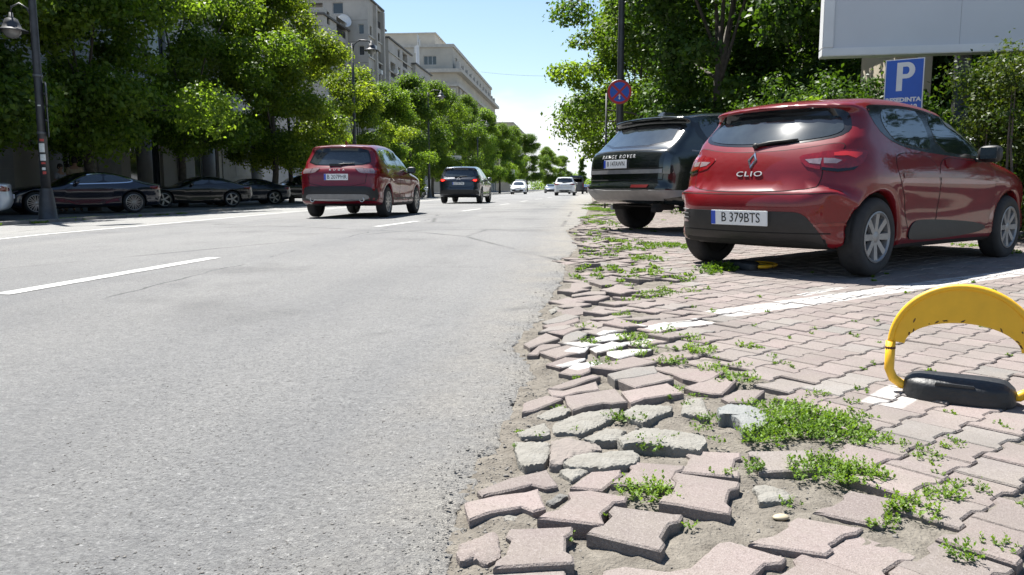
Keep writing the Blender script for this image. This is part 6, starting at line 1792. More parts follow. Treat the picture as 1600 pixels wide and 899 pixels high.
# hedge behind the hatchback and the tall bush in front of the billboard
def bush(name, label, boxes, n, leaf, leafm, seed, cat='hedge', rmin=0.25, rmax=0.5, aspect=0.5):
    r_ = np.random.default_rng(seed)
    cl = []
    for (x0, x1, y0, y1, z0, z1, k) in boxes:
        for _ in range(k):
            x, y = r_.uniform(x0, x1), r_.uniform(y0, y1)
            top = z1 * (0.82 + 0.3 * float(vnoise(x * 1.3, y * 1.3, seed)))
            cl.append((x, y, r_.uniform(z0, top), r_.uniform(rmin, rmax), 0.9))
    V, F, T = leaf_cloud(r_, cl, n, leaf, aspect=aspect, hollow=0.35)
    cx, cy = np.mean([c[0] for c in cl]), np.mean([c[1] for c in cl])
    e = empty(name, gp(cx, cy), 0, label, cat)
    off = np.array([cx, cy, float(gz(cx, cy)) - 0.02])
    me = np_mesh('foliage', V - off, F); float_attr(me, 'tint', T)
    link_mesh('foliage', me, leafm, e)
    m = MB()
    for i in range(0, len(cl), 4):
        c = cl[i]
        m.tube([(c[0] - cx + r_.normal(0, .1), c[1] - cy + r_.normal(0, .1), 0), ((c[0] - cx), (c[1] - cy), max(0.3, c[2] * 0.6)), (c[0] - cx, c[1] - cy, c[2])], [0.02, 0.014, 0.004], 5)
    tag(m.build('stems', M_BARK, e), kind='stuff')
    return e
bush('tall_bush', 'tall dense bush in front of the billboard at the right edge', [(5.0, 8.2, 10.0, 11.4, 0.3, 2.15, 190), (6.0, 9.0, 9.6, 11.0, 0.3, 2.3, 90)], 90000, 0.055, M_LEAF_D, 41, 'bush', 0.18, 0.38)
bush('hedge', 'shrub hedge behind the black off-roader and the red hatchback', [(3.2, 6.2, 15.0, 16.6, 0.2, 2.7, 110), (2.6, 4.6, 17.5, 22, 0.2, 2.2, 90), (6.5, 9.8, 13.0, 14.4, 0.3, 3.1, 110), (4.3, 5.5, 13.2, 14.6, 0.3, 2.0, 45), (4.4, 9.8, 12.9, 14.4, 0.2, 2.0, 110)], 70000, 0.09, M_LEAF_E, 42, 'hedge', 0.25, 0.5)
bush('small_shrub', 'small sunlit shrub with glossy leaves left of the blue parking sign', [(2.9, 4.3, 12.0, 12.9, 0.5, 1.9, 40)], 12000, 0.08, M_LEAF_A, 43, 'shrub', 0.2, 0.35)
bush('roadside_shrub', 'bright shrub under the trees beyond the dark blue crossover', [(-14.6, -13.4, 62, 68, 0.3, 2.6, 50)], 7000, 0.2, M_LEAF_C, 44, 'shrub', 0.35, 0.6)
# ------------------------------------------------------------------ buildings
M_WALLGREY = mat('grey_render', (0.44, 0.415, 0.38), 0.9, col2=(0.33, 0.31, 0.28), vscale=0.5, bump=0.25, bscale=12, vdetail=8)
M_WALLPALE = mat('pale_render', (0.46, 0.43, 0.37), 0.9, col2=(0.36, 0.335, 0.29), vscale=0.4, bump=0.25, bscale=12, vdetail=8)
M_WALLWARM = mat('cream_render', (0.42, 0.37, 0.29), 0.9, col2=(0.35, 0.30, 0.23), vscale=0.4, bump=0.2, bscale=12)
M_TRIMGREY = mat('stone_trim', (0.42, 0.40, 0.36), 0.9, var=0.15, vscale=1.5)
M_ROOFSHEET = mat('roof_sheet', (0.09, 0.085, 0.08), 0.7, var=0.2, vscale=2)
M_PANE = mat('window_pane', (0.025, 0.03, 0.035), 0.06, spec=0.9, obj_var=0.3)
M_FRAME = mat('window_frame', (0.55, 0.54, 0.52), 0.5, obj_var=0.25)
M_FRAMEBROWN = mat('brown_frame', (0.06, 0.045, 0.035), 0.6)
M_RAIL = mat('balcony_railing', (0.045, 0.04, 0.038), 0.6, var=0.2, vscale=4)
M_ACBOX = mat('air_conditioner', (0.55, 0.55, 0.53), 0.5)
M_DISH = mat('dish_white', (0.62, 0.63, 0.64), 0.5, var=0.08, vscale=3)
M_STONE = mat('stone_cladding', (0.30, 0.30, 0.295), 0.7, col2=(0.24, 0.24, 0.235), vscale=2.5)

def wall_face(parent, O, U, width, z0, z1, openings, wallm, name='wall', depth=0.28, label=None):
    """a wall plane from O along U (unit, horizontal); outward normal = U x Z. openings: (u0,u1,z0,z1,kind)"""
    O = np.array(O, float); U = np.array(U, float); Nn = np.array([U[1], -U[0], 0.0])
    us = sorted({0.0, width} | {o[0] for o in openings} | {o[1] for o in openings})
    zs = sorted({z0, z1} | {o[2] for o in openings} | {o[3] for o in openings})
    m = MB()
    P = lambda u, z, d=0.0: tuple(O + U * u + Nn * d + np.array([0, 0, z]))
    for i in range(len(us) - 1):
        for k in range(len(zs) - 1):
            uc, zc = (us[i] + us[i + 1]) / 2, (zs[k] + zs[k + 1]) / 2
            if any(o[0] < uc < o[1] and o[2] < zc < o[3] for o in openings): continue
            m.quad(P(us[i], zs[k]), P(us[i + 1], zs[k]), P(us[i + 1], zs[k + 1]), P(us[i], zs[k + 1]))
    for o in openings:
        a, b, c, d = o[:4]
        dp = depth if o[4] != 'loggia' else 1.3
        m.quad(P(a, c), P(a, d), P(a, d, -dp), P(a, c, -dp)); m.quad(P(b, d), P(b, c), P(b, c, -dp), P(b, d, -dp))
        m.quad(P(a, d), P(b, d), P(b, d, -dp), P(a, d, -dp)); m.quad(P(b, c), P(a, c), P(a, c, -dp), P(b, c, -dp))
        if o[4] == 'loggia': m.quad(P(a, c, -dp), P(b, c, -dp), P(b, d, -dp), P(a, d, -dp))
    w = m.build(name, wallm, parent)
    for o in openings:
        a, b, c, d, kind = o[:5]
        dp = depth - 0.06 if kind != 'loggia' else 1.27
        if kind == 'loggia':
            # railing, window at the back
            r = MB()
            def bar(u0_, u1_, zz0, zz1, dd, t=0.04):
                A = [P(u0_, zz0, dd), P(u1_, zz0, dd), P(u1_, zz1, dd), P(u0_, zz1, dd)]; B = [P(u0_, zz0, dd - t), P(u1_, zz0, dd - t), P(u1_, zz1, dd - t), P(u0_, zz1, dd - t)]
                r.add(A + B, [(0, 1, 2, 3), (5, 4, 7, 6), (0, 4, 5, 1), (3, 2, 6, 7), (0, 3, 7, 4), (1, 5, 6, 2)])
            hgt = min(1.0, (d - c) * 0.4)
            bar(a, b, c + hgt - 0.06, c + hgt, -0.05); bar(a, b, c + 0.05, c + 0.12, -0.05)
            k = max(3, int((b - a) / 0.16))
            for i in range(k): bar(a + (b - a) * (i + .3) / k, a + (b - a) * (i + .62) / k, c + 0.1, c + hgt, -0.06, 0.02)
            r.build('railing', M_RAIL, parent)
            a, b, c, d = a + 0.25, b - 0.25, c + 0.05, d - 0.35
        fr = MB(); f = 0.07
        def slab(u0_, u1_, zz0, zz1, dd, mb):
            mb.quad(P(u0_, zz0, dd), P(u1_, zz0, dd), P(u1_, zz1, dd), P(u0_, zz1, dd))
        fd = -dp + 0.03
        for q in ((a, a + f, c, d), (b - f, b, c, d), (a + f, b - f, c, c + f), (a + f, b - f, d - f, d)): slab(*q, fd, fr)
        nm = max(1, int((b - a) / 0.9))
        for i in range(1, nm):
            uu = a + (b - a) * i / nm; slab(uu - 0.035, uu + 0.035, c + f, d - f, fd, fr)
        fo = fr.build('window', M_FRAMEBROWN if (int(a * 7 + c * 3) % 3 == 0) else M_FRAME, parent)
        pn = MB(); slab(a, b, c, d, -dp, pn)
        pn.build('pane', M_PANE, fo)
        if len(o) > 5 and o[5] == 'ac':
            s_ = MB(); cc = np.array(P((a + b) / 2, o[2] - 0.45, 0.2)); s_.box(cc, (0.8, 0.8, 0.55)); s_.build('air_conditioner', M_ACBOX, parent)
    return w

def box_part(parent, name, x0, x1, y0, y1, z0, z1, m):
    b = MB(); b.box(((x0 + x1) / 2, (y0 + y1) / 2, (z0 + z1) / 2), (x1 - x0, y1 - y0, z1 - z0))
    return b.build(name, m, parent)

def tower(parent, x0, x1, y0, y1, H, wallm, op_front, op_side, dep=0.28):
    """block with its side face towards the street (x1) and its end towards the camera (y0)"""
    wall_face(parent, (x0, y0, 0), (1, 0, 0), x1 - x0, -0.4, H, op_front, wallm, depth=dep)
    wall_face(parent, (x1, y0, 0), (0, 1, 0), y1 - y0, -0.4, H, op_side, wallm, depth=dep)
    m = MB()
    m.quad((x0, y1, -0.4), (x0, y0, -0.4), (x0, y0, H), (x0, y1, H)); m.quad((x1, y1, -0.4), (x0, y1, -0.4), (x0, y1, H), (x1, y1, H))
    m.build('wall', wallm, parent)
    r = MB(); r.box(((x0 + x1) / 2, (y0 + y1) / 2, H + 0.12), (x1 - x0 + 0.5, y1 - y0 + 0.5, 0.24))
    r.build('roof', M_ROOFSHEET if wallm is M_WALLGREY else M_TRIMGREY, parent)

def grid_open(us, ws, zs, hs, kind='win', skip=()):
    return [(u, u + ws, z, z + hs, kind) for i, u in enumerate(us) for j, z in enumerate(zs) if (i, j) not in skip]

# grey apartment block beyond the trees on the left (stepped street front)
apt = empty('apartment_block', (0, 0, 0), 0, 'weathered grey apartment block with stepped front and recessed balconies', 'building')
fl = [0.8 + 2.9 * k for k in range(9)]
H1 = 26.9
tower(apt, -44, -29.6, 111.0, 119.5, H1, M_WALLGREY, [(13.0, 13.8, z + 1.0, z + 2.3, 'win') for z in fl[2:8]] + [(9.4, 10.9, z + 0.9, z + 2.4, 'win') for z in fl[2:9]] + [(6.0, 8.0, z + 0.2, z + 2.4, 'loggia') for z in fl[2:9]],
      [(0.9, 1.9, z + 0.9, z + 2.3, 'win') for z in fl[2:8]] + [(3.6, 7.2, z, z + 2.5, 'loggia') for z in fl[2:9:2]] + [(4.0, 6.6, z + 0.7, z + 2.2, 'win') for z in fl[1:8:2]])
tower(apt, -44, -30.4, 119.5, 124.0, H1 - 2.0, M_WALLGREY, [], [(1.0, 2.2, z + 0.7, z + 2.2, 'win') for z in fl[1:8]])
tower(apt, -44, -29.9, 124.0, 141.0, H1 - 3.0, M_WALLGREY, [], [(1.2, 4.6, z, z + 2.4, 'loggia') for z in fl[1:7]] + [(6.4, 8.0, z + 0.6, z + 2.3, 'win') for z in fl[1:8]] + [(10.0, 13.6, z, z + 2.4, 'loggia') for z in fl[1:8]])
tower(apt, -44, -29.2, 141.0, 156.0, H1 - 4.4, M_WALLGREY, [(13.4, 14.3, 14, 16, 'win')], [(1.2, 2.6, z + 0.6, z + 2.3, 'win') for z in fl[1:7]] + [(5.0, 8.6, z, z + 2.4, 'loggia') for z in fl[1:7]] + [(10.6, 12.4, z + 0.6, z + 2.3, 'win') for z in fl[1:7]])
tower(apt, -46, -32.4, 100.0, 110.8, 22.4, M_WALLGREY, [(4.0, 5.2, z + 0.6, z + 2.2, 'win') for z in fl[2:8]], [(1.5, 2.6, z + 0.5, z + 2.1, 'win') for z in fl[2:8]] + [(5.5, 9.6, z, z + 2.3, 'loggia') for z in fl[3:8]])
for z in (4.5, 7.4, 10.3, 13.2, 16.1, 19.0, 21.9):
    box_part(apt, 'ledge', -29.6, -29.42, 111.0, 119.48, z - 0.1, z + 0.1, M_TRIMGREY)
    box_part(apt, 'ledge', -29.9, -29.74, 124.02, 140.98, z - 0.1, z + 0.1, M_TRIMGREY)
for z in fl[1:]:
    box_part(apt, 'panel_joint', -43.9, -29.7, 110.985, 111.03, z - 0.05, z - 0.01, M_ROOFSHEET)
    box_part(apt, 'panel_joint', -45.9, -32.5, 99.985, 100.03, z - 0.05, z - 0.01, M_ROOFSHEET) if z < 22 else None
for yy_ in (114.3, 118.6):
    box_part(apt, 'pilaster', -29.6, -29.15, yy_ - 0.35, yy_ + 0.35, -0.4, H1 - 0.3, M_WALLGREY)
for k, (y_, z_) in enumerate(((113.4, 20.6), (116.5, 17.6), (127.0, 19.2), (131.5, 13.3), (135, 20.0), (146, 17.0), (150, 13.5), (112.6, 15.0))):
    box_part(apt, 'air_conditioner', -29.6 + 0.02 if y_ < 120 else -29.75, -29.1, y_ - 0.42, y_ + 0.42, z_ - 0.3, z_ + 0.3, M_ACBOX)
# roof dish, mast and chimney stacks stand on the roof of the block
d = MB(); d.lathe([(0.02, -0.35), (0.5, -0.30), (0.95, -0.12), (1.2, 0.08), (1.16, 0.1), (0.9, -0.08), (0.4, -0.24), (0.0, -0.28)], n=24)
ds = d.build('satellite_dish', M_DISH, None, smooth=True)
ds.location = (-32.6, 110.0, 23.7); ds.scale = (0.8,) * 3; ds.rotation_euler = (R(70), 0, R(40))
dm = MB(); dm.tube([(0, 0, -0.3), (0, -0.9, -0.75), (0, -0.9, -1.2)], 0.05, 6)
dm.build('dish_mast', M_RAIL, ds)
tag(ds, 'white satellite dish tilted up on the lower roof of the grey apartments', 'satellite dish')
a = empty('antenna_mast', (-30.6, 150.0, 22.9), 0, 'white antenna mast with panels on the roof of the grey apartments', 'antenna')
m = MB(); m.tube([(0, 0, 0), (0, 0, 4.4)], 0.32, 10); m.build('mast_pole', M_DISH, a)
m = MB(); m.tube([(0, 0, 4.4), (0, 0, 6.6)], 0.07, 6); m.build('mast_tip', M_ACBOX, a)
m = MB()
for dx, dz in ((0.45, 4.9), (-0.45, 3.6), (0.2, 5.6)): m.box((dx, -0.3, dz), (0.28, 0.16, 1.2))
m.build('antenna_panel', M_ACBOX, a)
for k, (x_, y_) in enumerate(((-38, 112), (-31, 117.8))):
    m = MB(); m.tube([(0, 0, 0), (0, 0, 2.4)], 0.03, 5); m.tube([(-0.5, 0, 2.1), (0.5, 0, 2.1)], 0.02, 4); m.tube([(-0.35, 0, 1.8), (0.35, 0, 1.8)], 0.02, 4)
    o = m.build('tv_aerial', M_RAIL); o.location = (x_, y_, H1 + 0.2)
    tag(o, ['thin television aerial at the back of the roof of the grey apartments', 'thin television aerial at the street corner of the grey roof'][k], 'aerial')

# ornate cornered building behind it
orn = empty('corner_building', (0, 0, 0), 0, 'pale classical building with heavy cornices and a balustraded top storey', 'building')
oz = [2.0 + 3.3 * k for k in range(8)]
tower(orn, -44, -26.6, 172.0, 250.0, 25.6, M_WALLPALE, [(10.6, 12.8, z, z + 1.9, 'win') for z in oz[:7]] + [(3.0, 5.0, z, z + 1.9, 'win') for z in oz[:7]],
      [(3 + 6.2 * i, 5 + 6.2 * i, z, z + 1.9, 'win') for i in range(12) for z in oz[1:7]], 0.4)
tower(orn, -44, -27.6, 173.0, 248.0, 31.2, M_WALLPALE, [(10.0, 12.8, 27.3, 29.2, 'win')], [(4 + 6.2 * i, 6 + 6.2 * i, 27.0, 29.4, 'win') for i in range(11)], 0.4)
tower(orn, -44, -32.0, 176.0, 200.0, 34.4, M_WALLPALE, [], [])
box_part(orn, 'cornice', -44.2, -27.3, 172.7, 248.3, 30.95, 31.6, M_TRIMGREY)
for z, pr in ((25.7, 1.2), (22.8, 0.5)):
    box_part(orn, 'cornice', -44.3, -26.6 + pr, 172.0 - pr, 250.0 + pr, z - 0.3, z + 0.45, M_TRIMGREY)
for i in range(13):
    box_part(orn, 'pilaster', -26.6, -26.15, 174.4 + 6.2 * i - 0.5, 174.4 + 6.2 * i + 0.5, -0.4, 22.2, M_WALLPALE)
for i in range(3):
    box_part(orn, 'pilaster', -42.5 + 7.6 * i - 0.5, -42.5 + 7.6 * i + 0.5, 171.6, 172.0, -0.4, 22.2, M_WALLPALE)
for i in range(12):
    box_part(orn, 'parapet_block', -26.9, -26.1, 173 + 6.4 * i, 175 + 6.4 * i, 26.2, 27.9, M_TRIMGREY)
    box_part(orn, 'parapet_rail', -26.7, -26.4, 175.0 + 6.4 * i, 179.4 + 6.4 * i, 26.2, 27.2, M_TRIMGREY)

# near building behind the parked cars: mostly hidden, stone-clad ground floor with columns
near = empty('street_building', (0, 0, 0), 0, 'large grey building behind the parked dark cars with stone clad ground floor', 'building')
nz = [5.0 + 3.2 * k for k in range(8)]
tower(near, -42, -24.2, 2.0, 58.0, 31.0, M_WALLGREY, [], [(2.0 + 4.4 * i, 3.8 + 4.4 * i, z, z + 1.9, 'win') for i in range(12) for z in nz] + [(3 + 7.2 * i, 6.4 + 7.2 * i, 0.4, 3.6, 'win') for i in range(7)])
for i in range(27):
    y0 = 4.0 + 2.0 * i
    u = (y0 - 2.0)
    if any(3 + 7.2 * q - 1.99 < u < 6.4 + 7.2 * q for q in range(7)): continue
    for k in range(5):
        box_part(near, 'cladding_panel', -24.2, -24.12 + 0.01 * ((i + k) % 2), y0 + 0.012, y0 + 1.988, -0.1 + 0.82 * k + 0.01, -0.1 + 0.82 * (k + 1) - 0.01, M_STONE)
for i in range(8):
    m = MB(); m.tube([(-22.6, 3.6 + 7.2 * i, -0.3), (-22.6, 3.6 + 7.2 * i, 4.4)], 0.38, 16); m.build('column', M_STONE, near, smooth=True)
box_part(near, 'canopy', -24.1, -22.0, 2.2, 57.8, 4.4, 4.9, M_TRIMGREY)
# cream house glimpsed under the billboard
cr = empty('cream_house', (0, 0, 0), 0, 'cream rendered house glimpsed beneath the billboard through the leaves', 'building')
tower(cr, 5.85, 6.5, 15.6, 17.4, 3.9, M_WALLWARM, [], [])
box_part(cr, 'pilaster', 6.22, 6.48, 15.5, 15.6, -0.4, 3.7, M_WALLPALE)
# pale low blocks down the street, mostly behind the trees
for k, (x0, x1, y0, y1, H_, lab) in enumerate(((-40, -22, 262, 330, 22, 'pale block farther down the left side of the street'),)):
    b_ = empty('distant_block', (0, 0, 0), 0, lab, 'building')
    tower(b_, x0, x1, y0, y1, H_, M_WALLPALE, [(3 + 4 * i, 5 + 4 * i, z, z + 1.7, 'win') for i in range(3) for z in nz[:4]], [])
# ------------------------------------------------------------------ street furniture
M_POLE = mat('dark_grey_metal', (0.055, 0.057, 0.062), 0.5, 0.4, var=0.2, vscale=6)
M_LAMPGLASS = mat('lamp_glass', (0.16, 0.16, 0.16), 0.25, coat=0.5)
M_SIGNBACK = mat('sign_back', (0.12, 0.125, 0.13), 0.5, 0.5)
M_SIGNBLUE = mat('sign_blue', (0.012, 0.085, 0.42), 0.45, var=0.06, vscale=5)
M_SIGNRED = mat('sign_red', (0.42, 0.018, 0.02), 0.45, var=0.06, vscale=5)
M_SIGNWHITE = mat('sign_white', (0.62, 0.63, 0.63), 0.45, var=0.05, vscale=8)
M_STICKW = mat('sticker_white', (0.6, 0.6, 0.58), 0.6, var=0.15, vscale=30)
M_STICKR = mat('sticker_red', (0.42, 0.05, 0.04), 0.6)
M_YELLOW = mat('worn_yellow_paint', (0.74, 0.40, 0.010), 0.5, var=0.07, vscale=9, coat=0.15)
M_RUST = mat('rust', (0.10, 0.045, 0.02), 0.9, var=0.5, vscale=60)
M_BOARD = mat('billboard_sheet', (0.50, 0.52, 0.55), 0.6, var=0.05, vscale=0.6)
M_BOARDFRAME = mat('billboard_frame', (0.60, 0.61, 0.62), 0.45, var=0.06, vscale=2)
M_RUBBER = mat('scuffed_black_rubber', (0.012, 0.013, 0.015), 0.5, var=0.35, vscale=18, bump=0.25, bscale=50)

def bell_lamp(parent, x, y, z, s_=1.0, name='lamp_head'):
    m = MB()
    m.lathe([(0.0, 0.42 * s_), (0.05 * s_, 0.42 * s_), (0.06 * s_, 0.30 * s_), (0.15 * s_, 0.25 * s_), (0.20 * s_, 0.12 * s_), (0.24 * s_, 0.02 * s_), (0.38 * s_, -0.04 * s_), (0.39 * s_, -0.07 * s_), (0.25 * s_, -0.03 * s_), (0.2 * s_, 0.0)], (x, y, z), 'Z', 24)
    o = m.build(name, M_POLE, parent, smooth=True)
    g = MB(); g.lathe([(0.23 * s_, -0.03 * s_), (0.22 * s_, -0.12 * s_), (0.14 * s_, -0.22 * s_), (0.0, -0.26 * s_)], (x, y, z), 'Z', 20)
    g.build('lamp_glass', M_LAMPGLASS, o, smooth=True)
    return o

def lamp_post(x, y, label, road_dir=1, low=None, extras=True):
    e = empty('street_lamp', gp(x, y), 0, label, 'street lamp', 'bell lamps along the street')
    m = MB()
    m.lathe([(0.27, 0.0), (0.26, 0.06), (0.22, 0.10), (0.19, 0.45), (0.15, 0.75), (0.135, 0.85)], n=18)
    m.build('post_base', M_POLE, e, smooth=True)
    m = MB(); m.tube([(0, 0, 0.8), (0, 0, 3.0), (0, 0, 6.0), (0, 0, 9.3)], [0.115, 0.10, 0.085, 0.06], 14)
    m.build('post', M_POLE, e, smooth=True)
    d = road_dir
    m = MB(); m.tube([(0, 0, 8.7), (d * 0.12, 0, 9.25), (d * 0.45, 0, 9.5), (d * 0.95, 0, 9.45), (d * 1.15, 0, 9.3)], 0.035, 8)
    m.build('lamp_arm', M_POLE, e, smooth=True)
    bell_lamp(e, d * 1.15, 0, 8.95, 1.15)
    if low:
        lx, ly, lz = low
        m = MB(); m.tube([(0, 0, lz + 0.15), (lx * 0.25, ly * 0.25, lz + 0.52), (lx * 0.6, ly * 0.6, lz + 0.62), (lx * 0.95, ly * 0.95, lz + 0.52), (lx, ly, lz + 0.40)], 0.022, 8)
        m.build('lamp_arm', M_POLE, e, smooth=True)
        bell_lamp(e, lx, ly, lz, 0.92)
    for z in (2.2, 3.6):
        m = MB(); m.lathe([(0.112, z), (0.118, z + 0.01), (0.118, z + 0.05), (0.11, z + 0.06)], n=14); m.build('band', M_SIGNBACK, e)
    return e

lp = lamp_post(-13.46, 18.95, 'dark lamp post with stickers and a side lamp standing on the kerb at left', 1, (-0.40, -0.25, 4.72))
def sticker(parent, z, h, w, m_, ang, r_=0.108):
    v = []
    for t in (-1, -0.5, 0, 0.5, 1):
        a = ang + t * w / r_ / 2
        v += [(r_ * math.cos(a), r_ * math.sin(a), z - h / 2), (r_ * math.cos(a), r_ * math.sin(a), z + h / 2)]
    q = MB(); q.add(v, [(2 * i, 2 * i + 2, 2 * i + 3, 2 * i + 1) for i in range(4)]); q.build('sticker', m_, parent)
face = R(-62)
for z, h, w, m_ in ((2.05, 0.06, 0.10, M_STICKR), (1.86, 0.22, 0.13, M_STICKW), (1.62, 0.16, 0.13, M_STICKW), (1.48, 0.05, 0.1, M_STICKR), (1.34, 0.07, 0.08, M_STICKW), (1.24, 0.07, 0.08, M_STICKR), (2.9, 0.03, 0.07, M_STICKW)):
    sticker(lp, z, h, w, m_, face + (z * 7 % 1 - 0.5) * 0.3, 0.112 if z < 2 else 0.107)
# traffic sign on the back of that post, seen edge-on
sg = empty('road_sign', (-13.46, 18.95, 0), R(-52), 'round road sign with a plate below, seen from its edge on the stickered lamp post', 'road sign')
m = MB(); m.lathe([(0.0, 0.0), (0.30, 0.0), (0.31, -0.02), (0.30, -0.035), (0.0, -0.035)], (0.0, 0.16, 3.05), 'Y', 28)
m.build('sign_disc', M_SIGNBACK, sg)
m = MB(); m.box((0.0, 0.14, 2.35), (0.5, 0.02, 0.72)); m.build('sign_plate', M_SIGNBACK, sg, bevel=0.005)
m = MB(); m.box((0, 0.11, 3.05), (0.24, 0.04, 0.05)); m.box((0, 0.11, 2.4), (0.24, 0.04, 0.05)); m.build('bracket', M_POLE, sg)

lamp_post(-13.4, 46.6, 'bell lamp rising above the trees before the grey apartments')
lamp_post(-13.4, 70.0, 'bell lamp farther on, in front of the cornered pale building')
lamp_post(-13.0, 101.0, 'third bell lamp of the left row, small between the trees')
rp = lamp_post(1.13, 22.9, 'dark lamp post carrying the no stopping sign on the right pavement', 1, (0.86, 0.1, 6.35))

# no stopping sign
ns = empty('no_stopping_sign', (1.10, 22.72, 3.40), R(4), 'round blue no stopping sign with a red cross on the right lamp post', 'road sign')
m = MB(); m.lathe([(0.0, 0.0), (0.335, 0.0), (0.345, 0.012), (0.335, 0.024), (0.0, 0.024)], (0, 0, 0), 'Y', 40); m.build('sign_disc', M_SIGNBACK, ns)
m = MB(); m.lathe([(0.275, -0.004), (0.0, -0.004)], (0, 0, 0), 'Y', 40); f = m.build('blue_field', M_SIGNBLUE, ns)
m = MB(); m.lathe([(0.335, -0.006), (0.27, -0.006), (0.27, -0.002)], (0, 0, 0), 'Y', 40); m.build('red_ring', M_SIGNRED, ns)
for a_ in (45, -45):
    m = MB(); m.box((0, -0.008 - 0.0015 * (a_ > 0), 0), (0.57, 0.003, 0.062), Matrix.Rotation(R(a_), 3, 'Y')); m.build('red_bar', M_SIGNRED, ns)
m = MB(); y_ = -0.012
m.add([(-0.015, y_, -0.17), (0.015, y_, -0.17), (0.015, y_, -0.10), (-0.015, y_, -0.10), (-0.04, y_, -0.165), (0.04, y_, -0.165), (0, y_, -0.215), (-0.04, y_, -0.105), (0.04, y_, -0.105), (0, y_, -0.055)], [(0, 1, 2, 3), (4, 6, 5), (7, 8, 9)])
m.build('double_arrow', M_SIGNWHITE, ns)
# thin pole beside it
tp = MB(); tp.tube([(0, 0, 0), (0, 0, 3.65)], 0.032, 10)
o = tp.build('sign_pole', M_POLE, None, smooth=True); o.location = gp(0.83, 25.5); o.location.z += 0.0
tag(o, 'thin bare pole just left of the no stopping sign', 'pole')

# parking sign
ps = empty('parking_sign', tuple(np.array(gp(4.70, 12.15)) - (0, 0, 0.13)), R(-30), 'blue parking sign with a white P behind the roof of the red hatchback', 'parking sign')
m = MB(); m.tube([(0, 0.05, 0), (0, 0.05, 2.62)], 0.03, 10); m.build('post', M_SIGNBACK, ps, smooth=True)
m = MB(); m.box((0, 0, 2.30), (0.52, 0.015, 0.74)); pb = m.build('sign_plate', M_SIGNBACK, ps, bevel=0.004)
m = MB(); m.box((0, -0.010, 2.30), (0.518, 0.004, 0.738)); m.build('white_rim', M_SIGNWHITE, ps)
m = MB(); m.box((0, -0.0135, 2.30), (0.488, 0.004, 0.712)); m.build('blue_field', M_SIGNBLUE, ps)
RX = Matrix.Rotation(R(90), 4, 'X')
def sign_text(txt, size, x, z, sx=1.0, name='lettering', y=-0.0172, bold=0.0):
    me = text_mesh(txt, size, 0.0012, sx=sx, bold=bold)
    me.transform(Matrix.Translation((x, y, z)) @ RX)
    return link_mesh(name, me, M_SIGNWHITE, ps)
# a heavy P drawn as a shape
m = MB(); y_ = -0.0175
def band(pts_out, pts_in):
    n = len(pts_out)
    m.add([(x, y_, z) for x, z in pts_out] + [(x, y_, z) for x, z in pts_in], [(i, i + 1, n + i + 1, n + i) for i in range(n - 1)])
z0, zt = 2.215, 2.62
m.add([(-0.10, y_, z0), (-0.022, y_, z0), (-0.022, y_, zt), (-0.10, y_, zt)], [(0, 1, 2, 3)])
po = [(-0.022, zt)] + [(0.035 + 0.105 * math.sin(R(a)), zt - 0.115 + 0.115 * math.cos(R(a))) for a in range(0, 181, 15)] + [(-0.022, zt - 0.23)]
pi = [(-0.022, zt - 0.062)] + [(0.03 + 0.035 * math.sin(R(a)), zt - 0.115 + 0.053 * math.cos(R(a))) for a in range(0, 181, 15)] + [(-0.022, zt - 0.168)]
band(po, pi); m.build('letter_p', M_SIGNWHITE, ps)
sign_text('RESEDINTA', 0.082, 0, 2.085, 1.12, bold=0.004)
sign_text('LOC 1-10', 0.082, 0, 1.985, 1.12, bold=0.004)

# billboard
bb = empty('billboard', gp(6.3, 13.3), R(-6), 'big empty billboard with a pale frame, seen from below at the top right', 'billboard')
bx0, bx1, bz0, bz1 = -2.40, 3.6, 2.80, 6.3
def frame_bar(x0, x1, z0_, z1_, y0=-0.06, y1=0.24):
    q = MB(); q.box(((x0 + x1) / 2, (y0 + y1) / 2, (z0_ + z1_) / 2), (x1 - x0, y1 - y0, z1_ - z0_)); q.build('frame', M_BOARDFRAME, bb, bevel=0.012)
frame_bar(bx0, bx1, bz0, bz0 + 0.13); frame_bar(bx0, bx1, bz1 - 0.13, bz1)
frame_bar(bx0, bx0 + 0.17, bz0 + 0.13, bz1 - 0.13); frame_bar(bx1 - 0.17, bx1, bz0 + 0.13, bz1 - 0.13)
xs_ = np.linspace(bx0 + 0.17, bx1 - 0.17, 4)
for i in range(3):
    q = MB(); q.box(((xs_[i] + xs_[i + 1]) / 2, 0.0, (bz0 + bz1) / 2), (xs_[i + 1] - xs_[i] - 0.004, 0.03, bz1 - bz0 - 0.26)); q.build('board_panel', M_BOARD, bb)
q = MB(); q.box(((bx0 + bx1) / 2, 0.2, (bz0 + bz1) / 2), (bx1 - bx0 - 0.1, 0.06, bz1 - bz0 - 0.1)); q.build('back_panel', M_SIGNBACK, bb)
for x_ in (-0.15, 2.6):
    q = MB(); q.box((x_, 0.36, 3.1), (0.2, 0.2, 6.2)); q.build('post', M_POLE, bb, bevel=0.01)

